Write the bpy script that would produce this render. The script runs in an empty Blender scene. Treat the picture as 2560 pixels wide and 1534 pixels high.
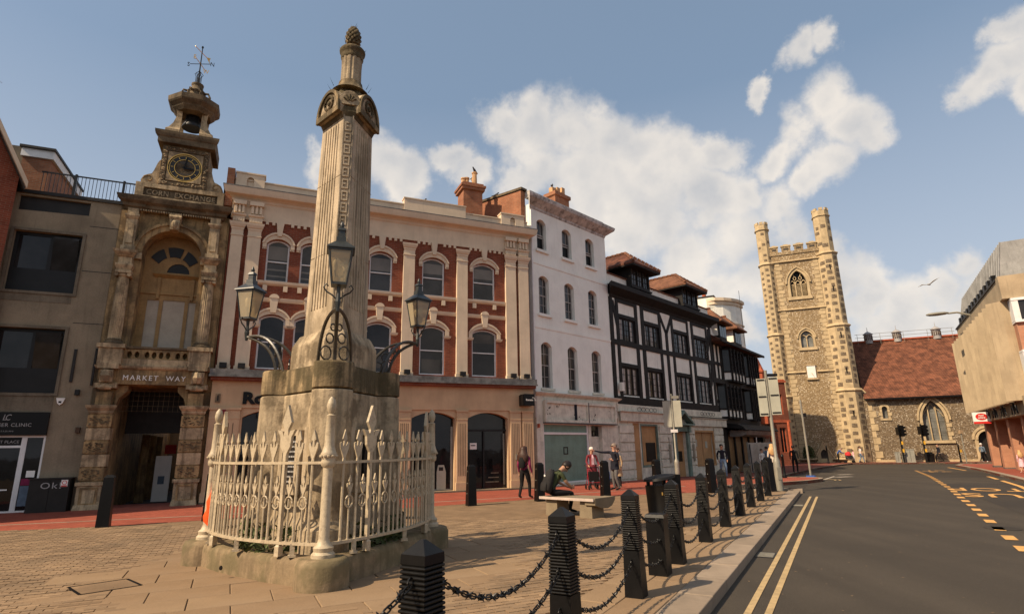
import bpy, bmesh, math, random
from mathutils import Vector, Matrix
from mathutils.geometry import tessellate_polygon
random.seed(7)
PI = math.pi
rad = math.radians
sc = bpy.context.scene
COL = sc.collection

# ------------------------------------------------------------------ camera
cam_d = bpy.data.cameras.new('camera')
cam = bpy.data.objects.new('camera', cam_d)
COL.objects.link(cam)
cam_d.sensor_width = 36.0
cam_d.lens = 36.0 * 1421.0 / 2560.0
cam_d.clip_start = 0.05
cam_d.clip_end = 4000
_p, _r = rad(14.0), rad(1.0)
_cp, _sp, _cr, _sr = math.cos(_p), math.sin(_p), math.cos(_r), math.sin(_r)
_Rp = Matrix(((1, 0, 0), (0, _sp, _cp), (0, -_cp, _sp)))
_Rr = Matrix(((_cr, -_sr, 0), (_sr, _cr, 0), (0, 0, 1)))
_M = _Rp @ _Rr
_x, _d, _f = _M.col[0], _M.col[1], _M.col[2]
cam.matrix_world = Matrix(((_x[0], -_d[0], -_f[0], 0), (_x[1], -_d[1], -_f[1], 0), (_x[2], -_d[2], -_f[2], 1.65), (0, 0, 0, 1)))
sc.camera = cam

# ------------------------------------------------------------------ sun, sky, exposure
SUN_AZ, SUN_EL = 238.0, 43.0            # azimuth from +Y towards +X, elevation
sd = bpy.data.lights.new('sun', 'SUN')
sd.energy = 5.0
sd.angle = rad(0.55)
sd.color = (1.0, 0.80, 0.56)
sun = bpy.data.objects.new('sun', sd)
COL.objects.link(sun)
_sv = Vector((math.sin(rad(SUN_AZ)) * math.cos(rad(SUN_EL)), math.cos(rad(SUN_AZ)) * math.cos(rad(SUN_EL)), math.sin(rad(SUN_EL))))
sun.rotation_euler = (-_sv).to_track_quat('-Z', 'Y').to_euler()
sun.location = _sv * 200

world = bpy.data.worlds.new('World')
sc.world = world
world.use_nodes = True
wn = world.node_tree
wn.nodes.clear()


class NT:
    """tiny node helper"""
    def __init__(s, tree): s.t = tree
    def n(s, typ, **kw):
        nd = s.t.nodes.new(typ)
        for k, v in kw.items(): setattr(nd, k, v)
        return nd
    def l(s, a, b): s.t.links.new(a, b)
    def math(s, op, a, b=None, c=None, clamp=False):
        nd = s.n('ShaderNodeMath', operation=op, use_clamp=clamp)
        for i, v in enumerate((a, b, c)):
            if v is None: continue
            if isinstance(v, (int, float)): nd.inputs[i].default_value = v
            else: s.l(v, nd.inputs[i])
        return nd.outputs[0]
    def vmath(s, op, a, b=None, out=0, scale=None):
        nd = s.n('ShaderNodeVectorMath', operation=op)
        for i, v in enumerate((a, b)):
            if v is None: continue
            if isinstance(v, (tuple, list, Vector)): nd.inputs[i].default_value = tuple(v)
            else: s.l(v, nd.inputs[i])
        if scale is not None: nd.inputs['Scale'].default_value = scale
        return nd.outputs[out]
    def mix(s, f, a, b, typ='MIX'):
        nd = s.n('ShaderNodeMix', data_type='RGBA', blend_type=typ)
        for sock, v in ((nd.inputs[0], f), (nd.inputs[6], a), (nd.inputs[7], b)):
            if isinstance(v, (int, float)): sock.default_value = v
            elif isinstance(v, (tuple, list)): sock.default_value = (*v[:3], 1)
            else: s.l(v, sock)
        return nd.outputs[2]
    def noise(s, vec, scale, detail=4, rough=.55, dist=0.0, out=0):
        nd = s.n('ShaderNodeTexNoise')
        if vec is not None: s.l(vec, nd.inputs['Vector'])
        nd.inputs['Scale'].default_value = scale
        nd.inputs['Detail'].default_value = detail
        nd.inputs['Roughness'].default_value = rough
        nd.inputs['Distortion'].default_value = dist
        return nd.outputs[out]
    def ramp(s, v, a, b, lo=0.0, hi=1.0, smooth=True):
        nd = s.n('ShaderNodeMapRange', interpolation_type='SMOOTHSTEP' if smooth else 'LINEAR')
        s.l(v, nd.inputs[0])
        for i, x in enumerate((a, b, lo, hi)): nd.inputs[i + 1].default_value = x
        return nd.outputs[0]


w = NT(wn)
CLOUD_SHADE, CLOUD_LIT, SKY_HAZE = (4.9, 4.95, 5.1), (8.5, 7.75, 6.85), (3.4, 4.55, 5.9)
sky = w.n('ShaderNodeTexSky', sky_type='NISHITA', sun_disc=False)
sky.sun_elevation = rad(SUN_EL)
sky.sun_rotation = rad(SUN_AZ)
sky.air_density = 1.1
sky.dust_density = 2.6
sky.ozone_density = 1.4
tc = w.n('ShaderNodeTexCoord')
dirv = w.vmath('NORMALIZE', tc.outputs['Generated'])
warp = w.noise(dirv, 6.5, 7, .62, 0.0, 1)
warp = w.vmath('SCALE', w.vmath('SUBTRACT', warp, (.5, .5, .5)), None, 0, .14)
wd = w.vmath('ADD', dirv, warp)


def adir(az, el):
    return (math.sin(rad(az)) * math.cos(rad(el)), math.cos(rad(az)) * math.cos(rad(el)), math.sin(rad(el)))


# azimuth, elevation, angular radius of each cloud lump
CLOUDS = [(-1.0, 32.2, 0.049), (2.6, 31.4, 0.069), (6.6, 30.3, 0.077), (10.5, 29.8, 0.072), (13.8, 28.0, 0.068), (7.7, 27.0, 0.091), (3.4, 28.4, 0.066), (1.1, 26.2, 0.051), (12.3, 25.1, 0.074), (-13.6, 27.3, 0.061), (-10.2, 26.7, 0.050), (-16.1, 26.7, 0.040), (-20.1, 26.4, 0.035), (-6.4, 28.8, 0.037), (-4.2, 27.0, 0.042), (-11.4, 25.2, 0.050), (18.3, 27.0, 0.059), (21.9, 27.5, 0.042), (16.1, 25.4, 0.064), (19.9, 24.1, 0.055), (24.0, 23.1, 0.045), (15.3, 21.3, 0.074), (20.0, 20.8, 0.048), (11.9, 20.1, 0.059), (9.6, 22.6, 0.059), (32.1, 29.3, 0.056), (34.1, 27.1, 0.052), (35.3, 25.3, 0.039), (29.3, 27.3, 0.049), (27.0, 25.8, 0.040), (32.6, 24.4, 0.047), (30.4, 23.2, 0.035), (30.1, 33.8, 0.037), (32.6, 33.7, 0.029), (25.8, 32.1, 0.025), (43.4, 26.7, 0.039), (45.3, 27.4, 0.046), (42.0, 26.3, 0.026), (46.8, 29.6, 0.046), (45.3, 29.7, 0.027), (46.2, 24.9, 0.032), (34.9, 9.9, 0.052), (37.7, 11.8, 0.044), (40.2, 12.9, 0.036), (31.9, 11.7, 0.042), (32.6, 8.1, 0.054), (41.2, 11.4, 0.029), (30.4, 14.0, 0.036), (21.9, 14.4, 0.047), (19.6, 17.0, 0.056), (23.3, 10.5, 0.046), (37.6, 8.5, 0.050), (17.1, 14.9, 0.049), (23.1, 18.8, 0.077), (27.0, 21.1, 0.059), (18.1, 17.9, 0.081), (24.5, 14.9, 0.069), (32.5, 13.7, 0.048), (30.1, 16.2, 0.043), (13.8, 23.0, 0.090), (21.7, 22.7, 0.062), (9.8, 25.3, 0.091), (34.5, 11.3, 0.059), (40.1, 9.7, 0.059), (27.8, 19.5, 0.044)]
mask = None
for ca, ce, rr in CLOUDS:
    d = w.vmath('DISTANCE', wd, adir(ca, ce), 1)
    m = w.math('MULTIPLY_ADD', d, -1.0 / rr, 1.0)
    mask = m if mask is None else w.math('SMOOTH_MAX', mask, m, .25)
rnd = random.Random(3)
for i in range(16):                                 # the same kind of clouds goes on round the rest of the sky
    a = rnd.uniform(50, 330); e = rnd.uniform(10, 50)
    v = (math.sin(rad(a)) * math.cos(rad(e)), math.cos(rad(a)) * math.cos(rad(e)), math.sin(rad(e)))
    d = w.vmath('DISTANCE', wd, v, 1)
    m = w.math('MULTIPLY_ADD', d, -1.0 / rnd.uniform(.10, .24), 1.0)
    mask = w.math('MAXIMUM', mask, m)
fb = w.noise(dirv, 9.0, 8, .52, .1)
dens = w.math('ADD', mask, w.math('MULTIPLY', w.math('SUBTRACT', fb, .5), 1.1))
alpha = w.ramp(dens, .0, .62)
rl1 = w.noise(dirv, 8.0, 5, .5)
rl2 = w.noise(w.vmath('ADD', dirv, tuple(_sv * .05)), 8.0, 5, .5)
low = w.noise(dirv, 4.5, 2, .5)
relief = w.math('MULTIPLY', w.math('SUBTRACT', rl1, rl2), 1.9)
thick = w.ramp(dens, .25, 1.1)                  # thick parts seen from below are greyer
lit = w.math('ADD', w.math('ADD', relief, .86), w.math('MULTIPLY', w.math('SUBTRACT', low, .5), .7))
lit = w.math('SUBTRACT', lit, w.math('MULTIPLY', thick, .42), None, True)
ccol = w.mix(lit, CLOUD_SHADE, CLOUD_LIT)
sep = w.n('ShaderNodeSeparateXYZ'); w.l(dirv, sep.inputs[0])
skyc = w.mix(.40, sky.outputs[0], SKY_HAZE)
skyc = w.mix(w.ramp(sep.outputs[2], .0, .55, .72, .0, False), skyc, (6.0, 6.2, 6.7))       # thicker haze low down
out = w.mix(w.math('MULTIPLY', alpha, .84), skyc, ccol)
bg = w.n('ShaderNodeBackground'); bg.inputs['Strength'].default_value = .088
wo = w.n('ShaderNodeOutputWorld')
w.l(out, bg.inputs[0]); w.l(bg.outputs[0], wo.inputs[0])

sc.view_settings.view_transform = 'Standard'
sc.view_settings.look = 'None'
sc.view_settings.exposure = 0.36
sc.view_settings.gamma = 1.0
sc.view_settings.use_curve_mapping = False
sc.render.engine = 'CYCLES'
sc.cycles.max_bounces = 5
sc.cycles.diffuse_bounces = 3
sc.cycles.glossy_bounces = 3
sc.cycles.transmission_bounces = 4
sc.cycles.transparent_max_bounces = 6
sc.cycles.caustics_reflective = False
sc.cycles.caustics_refractive = False
sc.cycles.use_denoising = True

# ------------------------------------------------------------------ materials
MATS = {}


def pmat(name, base, rough=.8, var=.25, scale=3.0, fine=30.0, bump=.0, bscale=40.0, streak=0.0, dirt=None, dirt_amt=0.0, dirt_scale=1.2,
         spec=.3, metal=0.0, coat=0.0, detail=5, dlo=.45, dhi=.68, slo=.5, shi=.75):
    m = bpy.data.materials.new(name); m.use_nodes = True
    t = NT(m.node_tree); bs = m.node_tree.nodes['Principled BSDF']
    tcn = t.n('ShaderNodeTexCoord'); vec = tcn.outputs['Object']
    b = Vector(base)
    n1 = t.noise(vec, scale, detail, .6)
    n2 = t.noise(vec, fine, 3, .6)
    f = t.math('ADD', t.math('MULTIPLY', n1, .7), t.math('MULTIPLY', n2, .3))
    f = t.ramp(f, .32, .68)
    col = t.mix(f, tuple(b * (1 - var)), tuple(b * (1 + var)))
    if streak:
        mp = t.n('ShaderNodeMapping'); mp.inputs['Scale'].default_value = (5, 5, .45); t.l(vec, mp.inputs[0])
        s = t.ramp(t.noise(mp.outputs[0], 1.6, 4, .6), slo, shi)
        col = t.mix(t.math('MULTIPLY', s, streak), col, tuple(b * .35))
    if dirt:
        d = t.ramp(t.noise(vec, dirt_scale, 6, .65), dlo, dhi)
        col = t.mix(t.math('MULTIPLY', d, dirt_amt), col, dirt)
    t.l(col, bs.inputs['Base Color'])
    bs.inputs['Roughness'].default_value = rough
    bs.inputs['Specular IOR Level'].default_value = spec
    bs.inputs['Metallic'].default_value = metal
    if coat: bs.inputs['Coat Weight'].default_value = coat
    if bump:
        bp = t.n('ShaderNodeBump'); bp.inputs['Strength'].default_value = bump; bp.inputs['Distance'].default_value = .02
        t.l(t.noise(vec, bscale, 4, .6), bp.inputs['Height']); t.l(bp.outputs[0], bs.inputs['Normal'])
    MATS[name] = m
    return m


def brickmat(name, c1, c2, mortar, bw=.225, bh=.075, ms=.012, horiz=False, rot=0.0, var=.3, bump=.35, rough=.85):
    m = bpy.data.materials.new(name); m.use_nodes = True
    t = NT(m.node_tree); bs = m.node_tree.nodes['Principled BSDF']
    tcn = t.n('ShaderNodeTexCoord'); vec = tcn.outputs['Object']
    if not horiz:
        sp = t.n('ShaderNodeSeparateXYZ'); t.l(vec, sp.inputs[0])
        cb = t.n('ShaderNodeCombineXYZ')
        t.l(t.math('ADD', sp.outputs[0], sp.outputs[1]), cb.inputs[0]); t.l(sp.outputs[2], cb.inputs[1])
        v2 = cb.outputs[0]
    else:
        mp = t.n('ShaderNodeMapping'); mp.inputs['Rotation'].default_value = (0, 0, rot); t.l(vec, mp.inputs[0]); v2 = mp.outputs[0]
    br = t.n('ShaderNodeTexBrick'); t.l(v2, br.inputs['Vector'])
    br.inputs['Scale'].default_value = 1.0
    br.inputs['Mortar Size'].default_value = ms
    br.inputs['Mortar Smooth'].default_value = .3
    br.inputs['Brick Width'].default_value = bw; br.inputs['Row Height'].default_value = bh
    br.inputs['Color1'].default_value = (*c1, 1); br.inputs['Color2'].default_value = (*c2, 1); br.inputs['Mortar'].default_value = (*mortar, 1)
    f = t.ramp(t.noise(vec, 1.7, 6, .65), .3, .7)
    col = t.mix(f, br.outputs[0], t.mix(1.0, br.outputs[0], (1 - var, 1 - var, 1 - var), 'MULTIPLY'))
    t.l(col, bs.inputs['Base Color']); bs.inputs['Roughness'].default_value = rough
    bs.inputs['Specular IOR Level'].default_value = .25
    if bump:
        bp = t.n('ShaderNodeBump'); bp.inputs['Strength'].default_value = bump; bp.inputs['Distance'].default_value = .01
        bp.invert = True
        t.l(br.outputs['Fac'], bp.inputs['Height']); t.l(bp.outputs[0], bs.inputs['Normal'])
    MATS[name] = m
    return m


def flintmat(name, a, b, c, scale=9.0):
    m = bpy.data.materials.new(name); m.use_nodes = True
    t = NT(m.node_tree); bs = m.node_tree.nodes['Principled BSDF']
    vec = t.n('ShaderNodeTexCoord').outputs['Object']
    vo = t.n('ShaderNodeTexVoronoi'); t.l(vec, vo.inputs['Vector']); vo.inputs['Scale'].default_value = scale
    sp = t.n('ShaderNodeSeparateColor'); t.l(vo.outputs['Color'], sp.inputs[0])
    col = t.mix(t.ramp(sp.outputs[0], .1, .9), a, b)
    col = t.mix(t.ramp(sp.outputs[1], .80, .90), col, c)
    big = t.ramp(t.noise(vec, .35, 5, .6), .35, .7)
    col = t.mix(t.math('MULTIPLY', big, .45), col, tuple(Vector(a) * .75))
    edge = t.ramp(vo.outputs['Distance'], .25, .75)
    col = t.mix(t.math('MULTIPLY', edge, .55), col, tuple((Vector(a) + Vector(b)) * .55))
    t.l(col, bs.inputs['Base Color']); bs.inputs['Roughness'].default_value = .75
    bp = t.n('ShaderNodeBump'); bp.inputs['Strength'].default_value = .6; bp.inputs['Distance'].default_value = .03; bp.invert = True
    t.l(vo.outputs['Distance'], bp.inputs['Height']); t.l(bp.outputs[0], bs.inputs['Normal'])
    MATS[name] = m
    return m


def glassmat(name, base, rough=.04, wave=.03, var=.5):
    m = bpy.data.materials.new(name); m.use_nodes = True
    t = NT(m.node_tree); bs = m.node_tree.nodes['Principled BSDF']
    vec = t.n('ShaderNodeTexCoord').outputs['Object']
    f = t.ramp(t.noise(vec, .9, 4, .6), .3, .7)
    b = Vector(base)
    t.l(t.mix(f, tuple(b * (1 - var)), tuple(b * (1 + var))), bs.inputs['Base Color'])
    bs.inputs['Roughness'].default_value = rough
    bs.inputs['Specular IOR Level'].default_value = .32
    bp = t.n('ShaderNodeBump'); bp.inputs['Strength'].default_value = wave; bp.inputs['Distance'].default_value = .05
    t.l(t.noise(vec, 2.2, 2, .5), bp.inputs['Height']); t.l(bp.outputs[0], bs.inputs['Normal'])
    MATS[name] = m
    return m


def clearglass(name, tint, alpha_mix=.7):
    m = bpy.data.materials.new(name); m.use_nodes = True
    nt = m.node_tree; nt.nodes.clear(); t = NT(nt)
    tr = t.n('ShaderNodeBsdfTransparent'); tr.inputs[0].default_value = (*tint, 1)
    df = t.n('ShaderNodeBsdfPrincipled'); df.inputs['Base Color'].default_value = (.50, .43, .30, 1); df.inputs['Roughness'].default_value = .25
    mx = t.n('ShaderNodeMixShader'); mx.inputs[0].default_value = 1 - alpha_mix
    o = t.n('ShaderNodeOutputMaterial')
    t.l(tr.outputs[0], mx.inputs[1]); t.l(df.outputs[0], mx.inputs[2]); t.l(mx.outputs[0], o.inputs[0])
    MATS[name] = m
    return m


pmat('concrete_panel', (.235, .185, .125), .85, .22, 1.1, 24, .15, 60, .35)
pmat('concrete_grey', (.155, .125, .088), .85, .3, 1.2, 24, .15, 60, .4)
pmat('dark_frame', (.008, .007, .007), .5, .3)
pmat('dark_panel', (.018, .015, .013), .55, .3)
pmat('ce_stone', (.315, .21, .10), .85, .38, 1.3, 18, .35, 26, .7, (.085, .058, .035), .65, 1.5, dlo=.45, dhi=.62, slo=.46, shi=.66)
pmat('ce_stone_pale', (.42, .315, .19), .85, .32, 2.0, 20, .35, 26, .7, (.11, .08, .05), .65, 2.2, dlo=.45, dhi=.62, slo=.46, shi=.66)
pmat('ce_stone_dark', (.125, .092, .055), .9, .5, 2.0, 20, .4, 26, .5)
pmat('ochre_paint', (.30, .18, .07), .6, .25, 2, 20, .1, 30, .25)
pmat('cream_board', (.40, .34, .27), .7, .12, 2, 20)
pmat('stucco_cream', (.65, .515, .37), .75, .08, 1.3, 30, .08, 60, .14, (.42, .32, .23), .25, 1.1)
pmat('stucco_grey_lead', (.13, .125, .12), .6, .45, 4, 30, .2, 40, .3)
pmat('shop_stone', (.52, .36, .215), .8, .12, 1.5, 40, .15, 80, .12)
pmat('white_paint', (.82, .81, .74), .7, .06, 1.2, 30, .08, 50, .12, (.5, .48, .42), .14, 1.3)
pmat('white_worn', (.62, .59, .49), .75, .15, 2.5, 30, .15, 40, .35, (.22, .20, .16), .35, 3.0)
pmat('white_cornice', (.50, .47, .44), .75, .3, 2.5, 30, .15, 40, .75, (.09, .08, .07), .7, 3.0)
pmat('sash_white', (.72, .70, .68), .5, .08)
pmat('sash_worn', (.40, .37, .34), .6, .25)
pmat('timber_black', (.010, .008, .007), .7, .5, 3, 40, .25, 30)
pmat('panel_white', (.80, .78, .70), .75, .10, 1.4, 30, .1, 30, .28)
pmat('plywood', (.38, .22, .10), .6, .22, 1.2, 40, .05, 20, .3)
pmat('teal_paint', (.13, .19, .16), .6, .35, 3, 30, .1, 30, .3)
pmat('whitewash_glass', (.15, .25, .205), .35, .18, 1.5, 30, 0, 0, .2)
pmat('bark_grey', (.25, .2, .15), .8)
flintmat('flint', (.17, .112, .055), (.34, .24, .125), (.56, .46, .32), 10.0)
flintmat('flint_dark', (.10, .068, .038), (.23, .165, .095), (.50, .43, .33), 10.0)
flintmat('flint_panel_mat', (.10, .068, .04), (.19, .135, .08), (.33, .27, .19), 16.0)
pmat('church_stone', (.48, .365, .215), .85, .2, 1.5, 20, .3, 20, .25, (.30, .22, .13), .35, .9)
pmat('lead_grey', (.33, .31, .30), .5, .2, 3, 30, 0, 0, .3, None, 0, 1, .5)
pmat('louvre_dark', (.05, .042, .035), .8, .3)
pmat('po_concrete', (.38, .295, .19), .85, .16, .8, 22, .2, 40, .3, (.25, .18, .11), .2, 1.0)
pmat('metal_roof', (.25, .245, .235), .65, .2, 1.2, 20, 0, 0, .5, None, 0, 1, .3, .0)
pmat('portland', (.40, .31, .20), .85, .30, 1.6, 22, .5, 24, .55, (.095, .068, .038), .75, 1.5, dlo=.46, dhi=.60, slo=.44, shi=.62)
pmat('portland_clean', (.46, .365, .25), .8, .20, 1.2, 22, .3, 30, .7, (.20, .15, .09), .6, 1.3, dlo=.46, dhi=.62, slo=.46, shi=.66)
pmat('portland_grimy', (.25, .18, .098), .88, .42, 2.2, 22, .6, 20, .9, (.07, .054, .026), .85, 2.0, dlo=.42, dhi=.58, slo=.42, shi=.6)
pmat('plinth_stone', (.25, .18, .105), .88, .25, 1.3, 25, .35, 22, .4, (.10, .085, .04), .65, 1.6, dlo=.44, dhi=.6, slo=.45, shi=.62)
pmat('rail_paint', (.48, .39, .265), .5, .10, 4, 40, .2, 50, .2, (.12, .085, .055), .38, 16.0, .4)
pmat('iron_black', (.006, .0055, .0055), .38, .4, 6, 40, .1, 60, 0, None, 0, 1, .35)
pmat('bollard_black', (.0035, .0033, .0033), .40, .3, 5, 40, .06, 50, 0, (.014, .012, .010), .2, 3.0, .22)
pmat('lamp_iron', (.025, .027, .024), .4, .4, 6, 40, 0, 0, 0, None, 0, 1, .5)
pmat('bracket_iron', (.045, .038, .028), .42, .4, 6, 40, 0, 0, 0, None, 0, 1, .5)
pmat('bulb_white', (.8, .74, .62), .3, .05)
pmat('bronze_dark', (.018, .016, .015), .35, .5, 14, 60, .4, 60)
def asphaltmat(name, base):
    m = bpy.data.materials.new(name); m.use_nodes = True
    t = NT(m.node_tree); bs = m.node_tree.nodes['Principled BSDF']
    vec = t.n('ShaderNodeTexCoord').outputs['Object']
    b = Vector(base)
    mp = t.n('ShaderNodeMapping'); mp.inputs['Rotation'].default_value = (0, 0, rad(29)); mp.inputs['Scale'].default_value = (1.1, .06, 1); t.l(vec, mp.inputs[0])
    track = t.ramp(t.noise(mp.outputs[0], 1.0, 3, .5), .35, .65)
    col = t.mix(track, tuple(b * .86), tuple(b * 1.14))
    blot = t.ramp(t.noise(vec, .45, 7, .7), .42, .66)
    col = t.mix(t.math('MULTIPLY', blot, .45), col, tuple(b * .70))
    grain = t.noise(vec, 95.0, 2, .7)
    col = t.mix(t.ramp(grain, .35, .65), t.mix(1.0, col, (.72, .72, .72), 'MULTIPLY'), t.mix(1.0, col, (1.28, 1.27, 1.25), 'MULTIPLY'))
    vo = t.n('ShaderNodeTexVoronoi'); vo.inputs['Scale'].default_value = 38.0; t.l(vec, vo.inputs['Vector'])
    chip = t.math('MULTIPLY', t.ramp(vo.outputs['Distance'], .16, .08), t.ramp(t.noise(vec, 3.0, 3, .6), .5, .62))
    col = t.mix(t.math('MULTIPLY', chip, .7), col, (.16, .13, .10))
    t.l(col, bs.inputs['Base Color']); bs.inputs['Roughness'].default_value = .82; bs.inputs['Specular IOR Level'].default_value = .3
    bp = t.n('ShaderNodeBump'); bp.inputs['Strength'].default_value = .5; bp.inputs['Distance'].default_value = .01
    t.l(grain, bp.inputs['Height']); t.l(bp.outputs[0], bs.inputs['Normal'])
    MATS[name] = m


asphaltmat('asphalt', (.052, .042, .031))
pmat('asphalt_dark', (.038, .031, .024), .85, .2, .5, 160, .35, 260, 0, (.032, .028, .025), .5, .4)
pmat('mortar_sand', (.20, .135, .08), .95, .35, 3, 60, .3, 80)
for _i, _c in enumerate(((.25, .165, .095), (.205, .134, .077), (.275, .184, .108), (.22, .148, .088))):
    pmat('paver_%s' % 'abcd'[_i], _c, .85, .22, 1.1, 50, .25, 60, 0, (.15, .105, .065), .45, .8)
pmat('flag_warm', (.24, .158, .09), .85, .16, 1.0, 40, .2, 50, 0, (.18, .13, .085), .4, .9)
pmat('flag_pale', (.26, .174, .10), .85, .16, 1.0, 40, .2, 50, 0, (.2, .145, .095), .4, .9)
pmat('granite', (.29, .225, .165), .8, .2, 2.0, 120, .25, 120, 0, (.16, .12, .09), .3, 1.2)
pmat('granite_b', (.245, .19, .138), .8, .2, 2.0, 120, .25, 120, 0, (.16, .12, .09), .35, 1.5)
pmat('kerb_dark', (.10, .075, .055), .85, .3, 2.0, 60, .2, 60)
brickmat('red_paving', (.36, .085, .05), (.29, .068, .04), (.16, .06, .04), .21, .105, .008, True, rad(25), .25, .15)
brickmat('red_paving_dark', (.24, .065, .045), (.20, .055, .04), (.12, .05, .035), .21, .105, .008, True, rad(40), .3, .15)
brickmat('brick_red', (.275, .068, .034), (.20, .046, .023), (.25, .12, .075), .225, .075, .010, False, 0, .3, .3)
brickmat('brick_orange', (.38, .15, .075), (.31, .11, .055), (.30, .19, .12), .225, .075, .010, False, 0, .35, .3)
brickmat('brick_po', (.48, .22, .13), (.43, .19, .11), (.42, .26, .17), .225, .075, .010, False, 0, .15, .2)
brickmat('brick_blue', (.10, .09, .085), (.13, .115, .105), (.2, .17, .14), .225, .075, .010, False, 0, .2, .2)
brickmat('roof_tile', (.225, .078, .042), (.150, .056, .034), (.06, .03, .02), .18, .12, .014, False, 0, .65, .5)
brickmat('roof_tile_bright', (.27, .115, .06), (.20, .082, .046), (.09, .05, .03), .18, .12, .014, False, 0, .4, .5)
brickmat('church_tiles', (.29, .105, .055), (.19, .07, .04), (.07, .035, .022), .22, .16, .016, False, 0, .6, .5)
brickmat('grey_brick_band', (.36, .27, .2), (.31, .22, .165), (.25, .18, .13), .225, .075, .010, False, 0, .25, .3)
pmat('terracotta', (.42, .10, .045), .8, .25, 3, 30, .1, 40)
pmat('chimney_pot', (.50, .30, .15), .8, .25, 3, 30, .1, 40)
glassmat('glass', (.020, .019, .019))
glassmat('glass_blind', (.15, .135, .115), .12, .02, .25)
glassmat('glass_room', (.055, .045, .035), .08, .03, .6)
glassmat('glass_grey', (.042, .040, .038), .06)
glassmat('glass_pale', (.22, .21, .20), .15, .02, .3)
glassmat('glass_church', (.16, .16, .145), .25, .15, .35)
glassmat('glass_dim', (.012, .010, .009), .5)
glassmat('shop_glass', (.012, .012, .012), .03)
clearglass('lantern_glass', (.95, .85, .65), .45)
pmat('yellow_line', (.42, .30, .15), .8, .15, 6, 60, .1, 80, 0, (.12, .10, .08), .35, 9.0)
pmat('orange_line', (.62, .33, .10), .75, .14, 6, 60, .1, 80, 0, (.14, .11, .08), .3, 9.0)
pmat('white_line', (.5, .44, .37), .8, .2, 6, 60, .1, 80, 0, (.12, .10, .08), .45, 9.0)
pmat('steel_grey', (.27, .25, .20), .45, .15, 4, 30, 0, 0, .15, None, 0, 1, .5, .2)
pmat('sign_back', (.36, .35, .28), .5, .1, 2, 30, 0, 0, .15)
pmat('sign_black', (.005, .0045, .0045), .4, .2, 3, 30, 0, 40, 0, None, 0, 1, .2)
pmat('sign_white', (.78, .75, .70), .5, .05)
pmat('sign_red', (.55, .025, .02), .45, .08)
pmat('gold', (.72, .45, .12), .35, .15, 4, 30, 0, 0, 0, None, 0, 1, .5, .6)
pmat('clock_face', (.13, .125, .115), .4, .2)
pmat('clock_ring', (.025, .023, .022), .4, .2)
pmat('bench_stone', (.20, .155, .10), .8, .2, 2, 60, .15, 60)
pmat('bench_sunlit_paint', (.52, .42, .36), .5, .15, 4, 40, .1, 30)
pmat('bin_black', (.008, .007, .006), .5, .3, 4, 40)
pmat('cabinet_grey', (.28, .27, .23), .6, .15, 3, 30)
pmat('cabinet_dark', (.014, .012, .010), .55, .3, 3, 30)
pmat('chalk', (.34, .33, .32), .8, .1)
pmat('orange_cloth', (.90, .115, .02), .6, .2, 4, 30)
pmat('hoarding', (.30, .265, .235), .3, .35, 1.2, 10, 0, 0, .3)
pmat('verdigris', (.16, .22, .18), .7, .4, 4, 30)
pmat('weed_green', (.07, .09, .03), .7, .3)
pmat('traffic_yellow', (.70, .38, .04), .5, .2)
pmat('skin', (.52, .29, .19), .55, .1, 6, 40)
pmat('skin_tan', (.40, .22, .14), .55, .1, 6, 40)
pmat('hair_black', (.016, .011, .009), .5, .4, 20, 90)
pmat('hair_brown', (.05, .022, .014), .5, .4, 20, 90)
pmat('hair_white', (.62, .56, .50), .6, .15, 20, 90)
pmat('hair_grey', (.20, .15, .12), .6, .2, 20, 90)
pmat('hair_blonde', (.50, .30, .13), .5, .2, 20, 90)
for _n, _c in dict(burgundy=(.20, .018, .062), maroon=(.17, .022, .03), navy=(.009, .010, .018), black=(.006, .0055, .0055), jeans=(.13, .19, .27), grey=(.11, .105, .10),
                   olive=(.045, .055, .022), pale=(.52, .44, .36), blue=(.03, .09, .30), pink=(.68, .42, .46), steelblue=(.12, .16, .21), white=(.66, .6, .55), mint=(.40, .55, .48),
                   brown=(.09, .055, .035), darkgrey=(.018, .016, .016), red=(.5, .03, .03), tan=(.35, .24, .14)).items():
    pmat('cloth_' + _n, _c, .85, .2, 7, 60, .15, 50)
pmat('rollator_red', (.28, .02, .03), .4, .1)
pmat('pigeon_grey', (.06, .06, .065), .7, .3)
pmat('gull_white', (.5, .47, .42), .7, .3)

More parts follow.
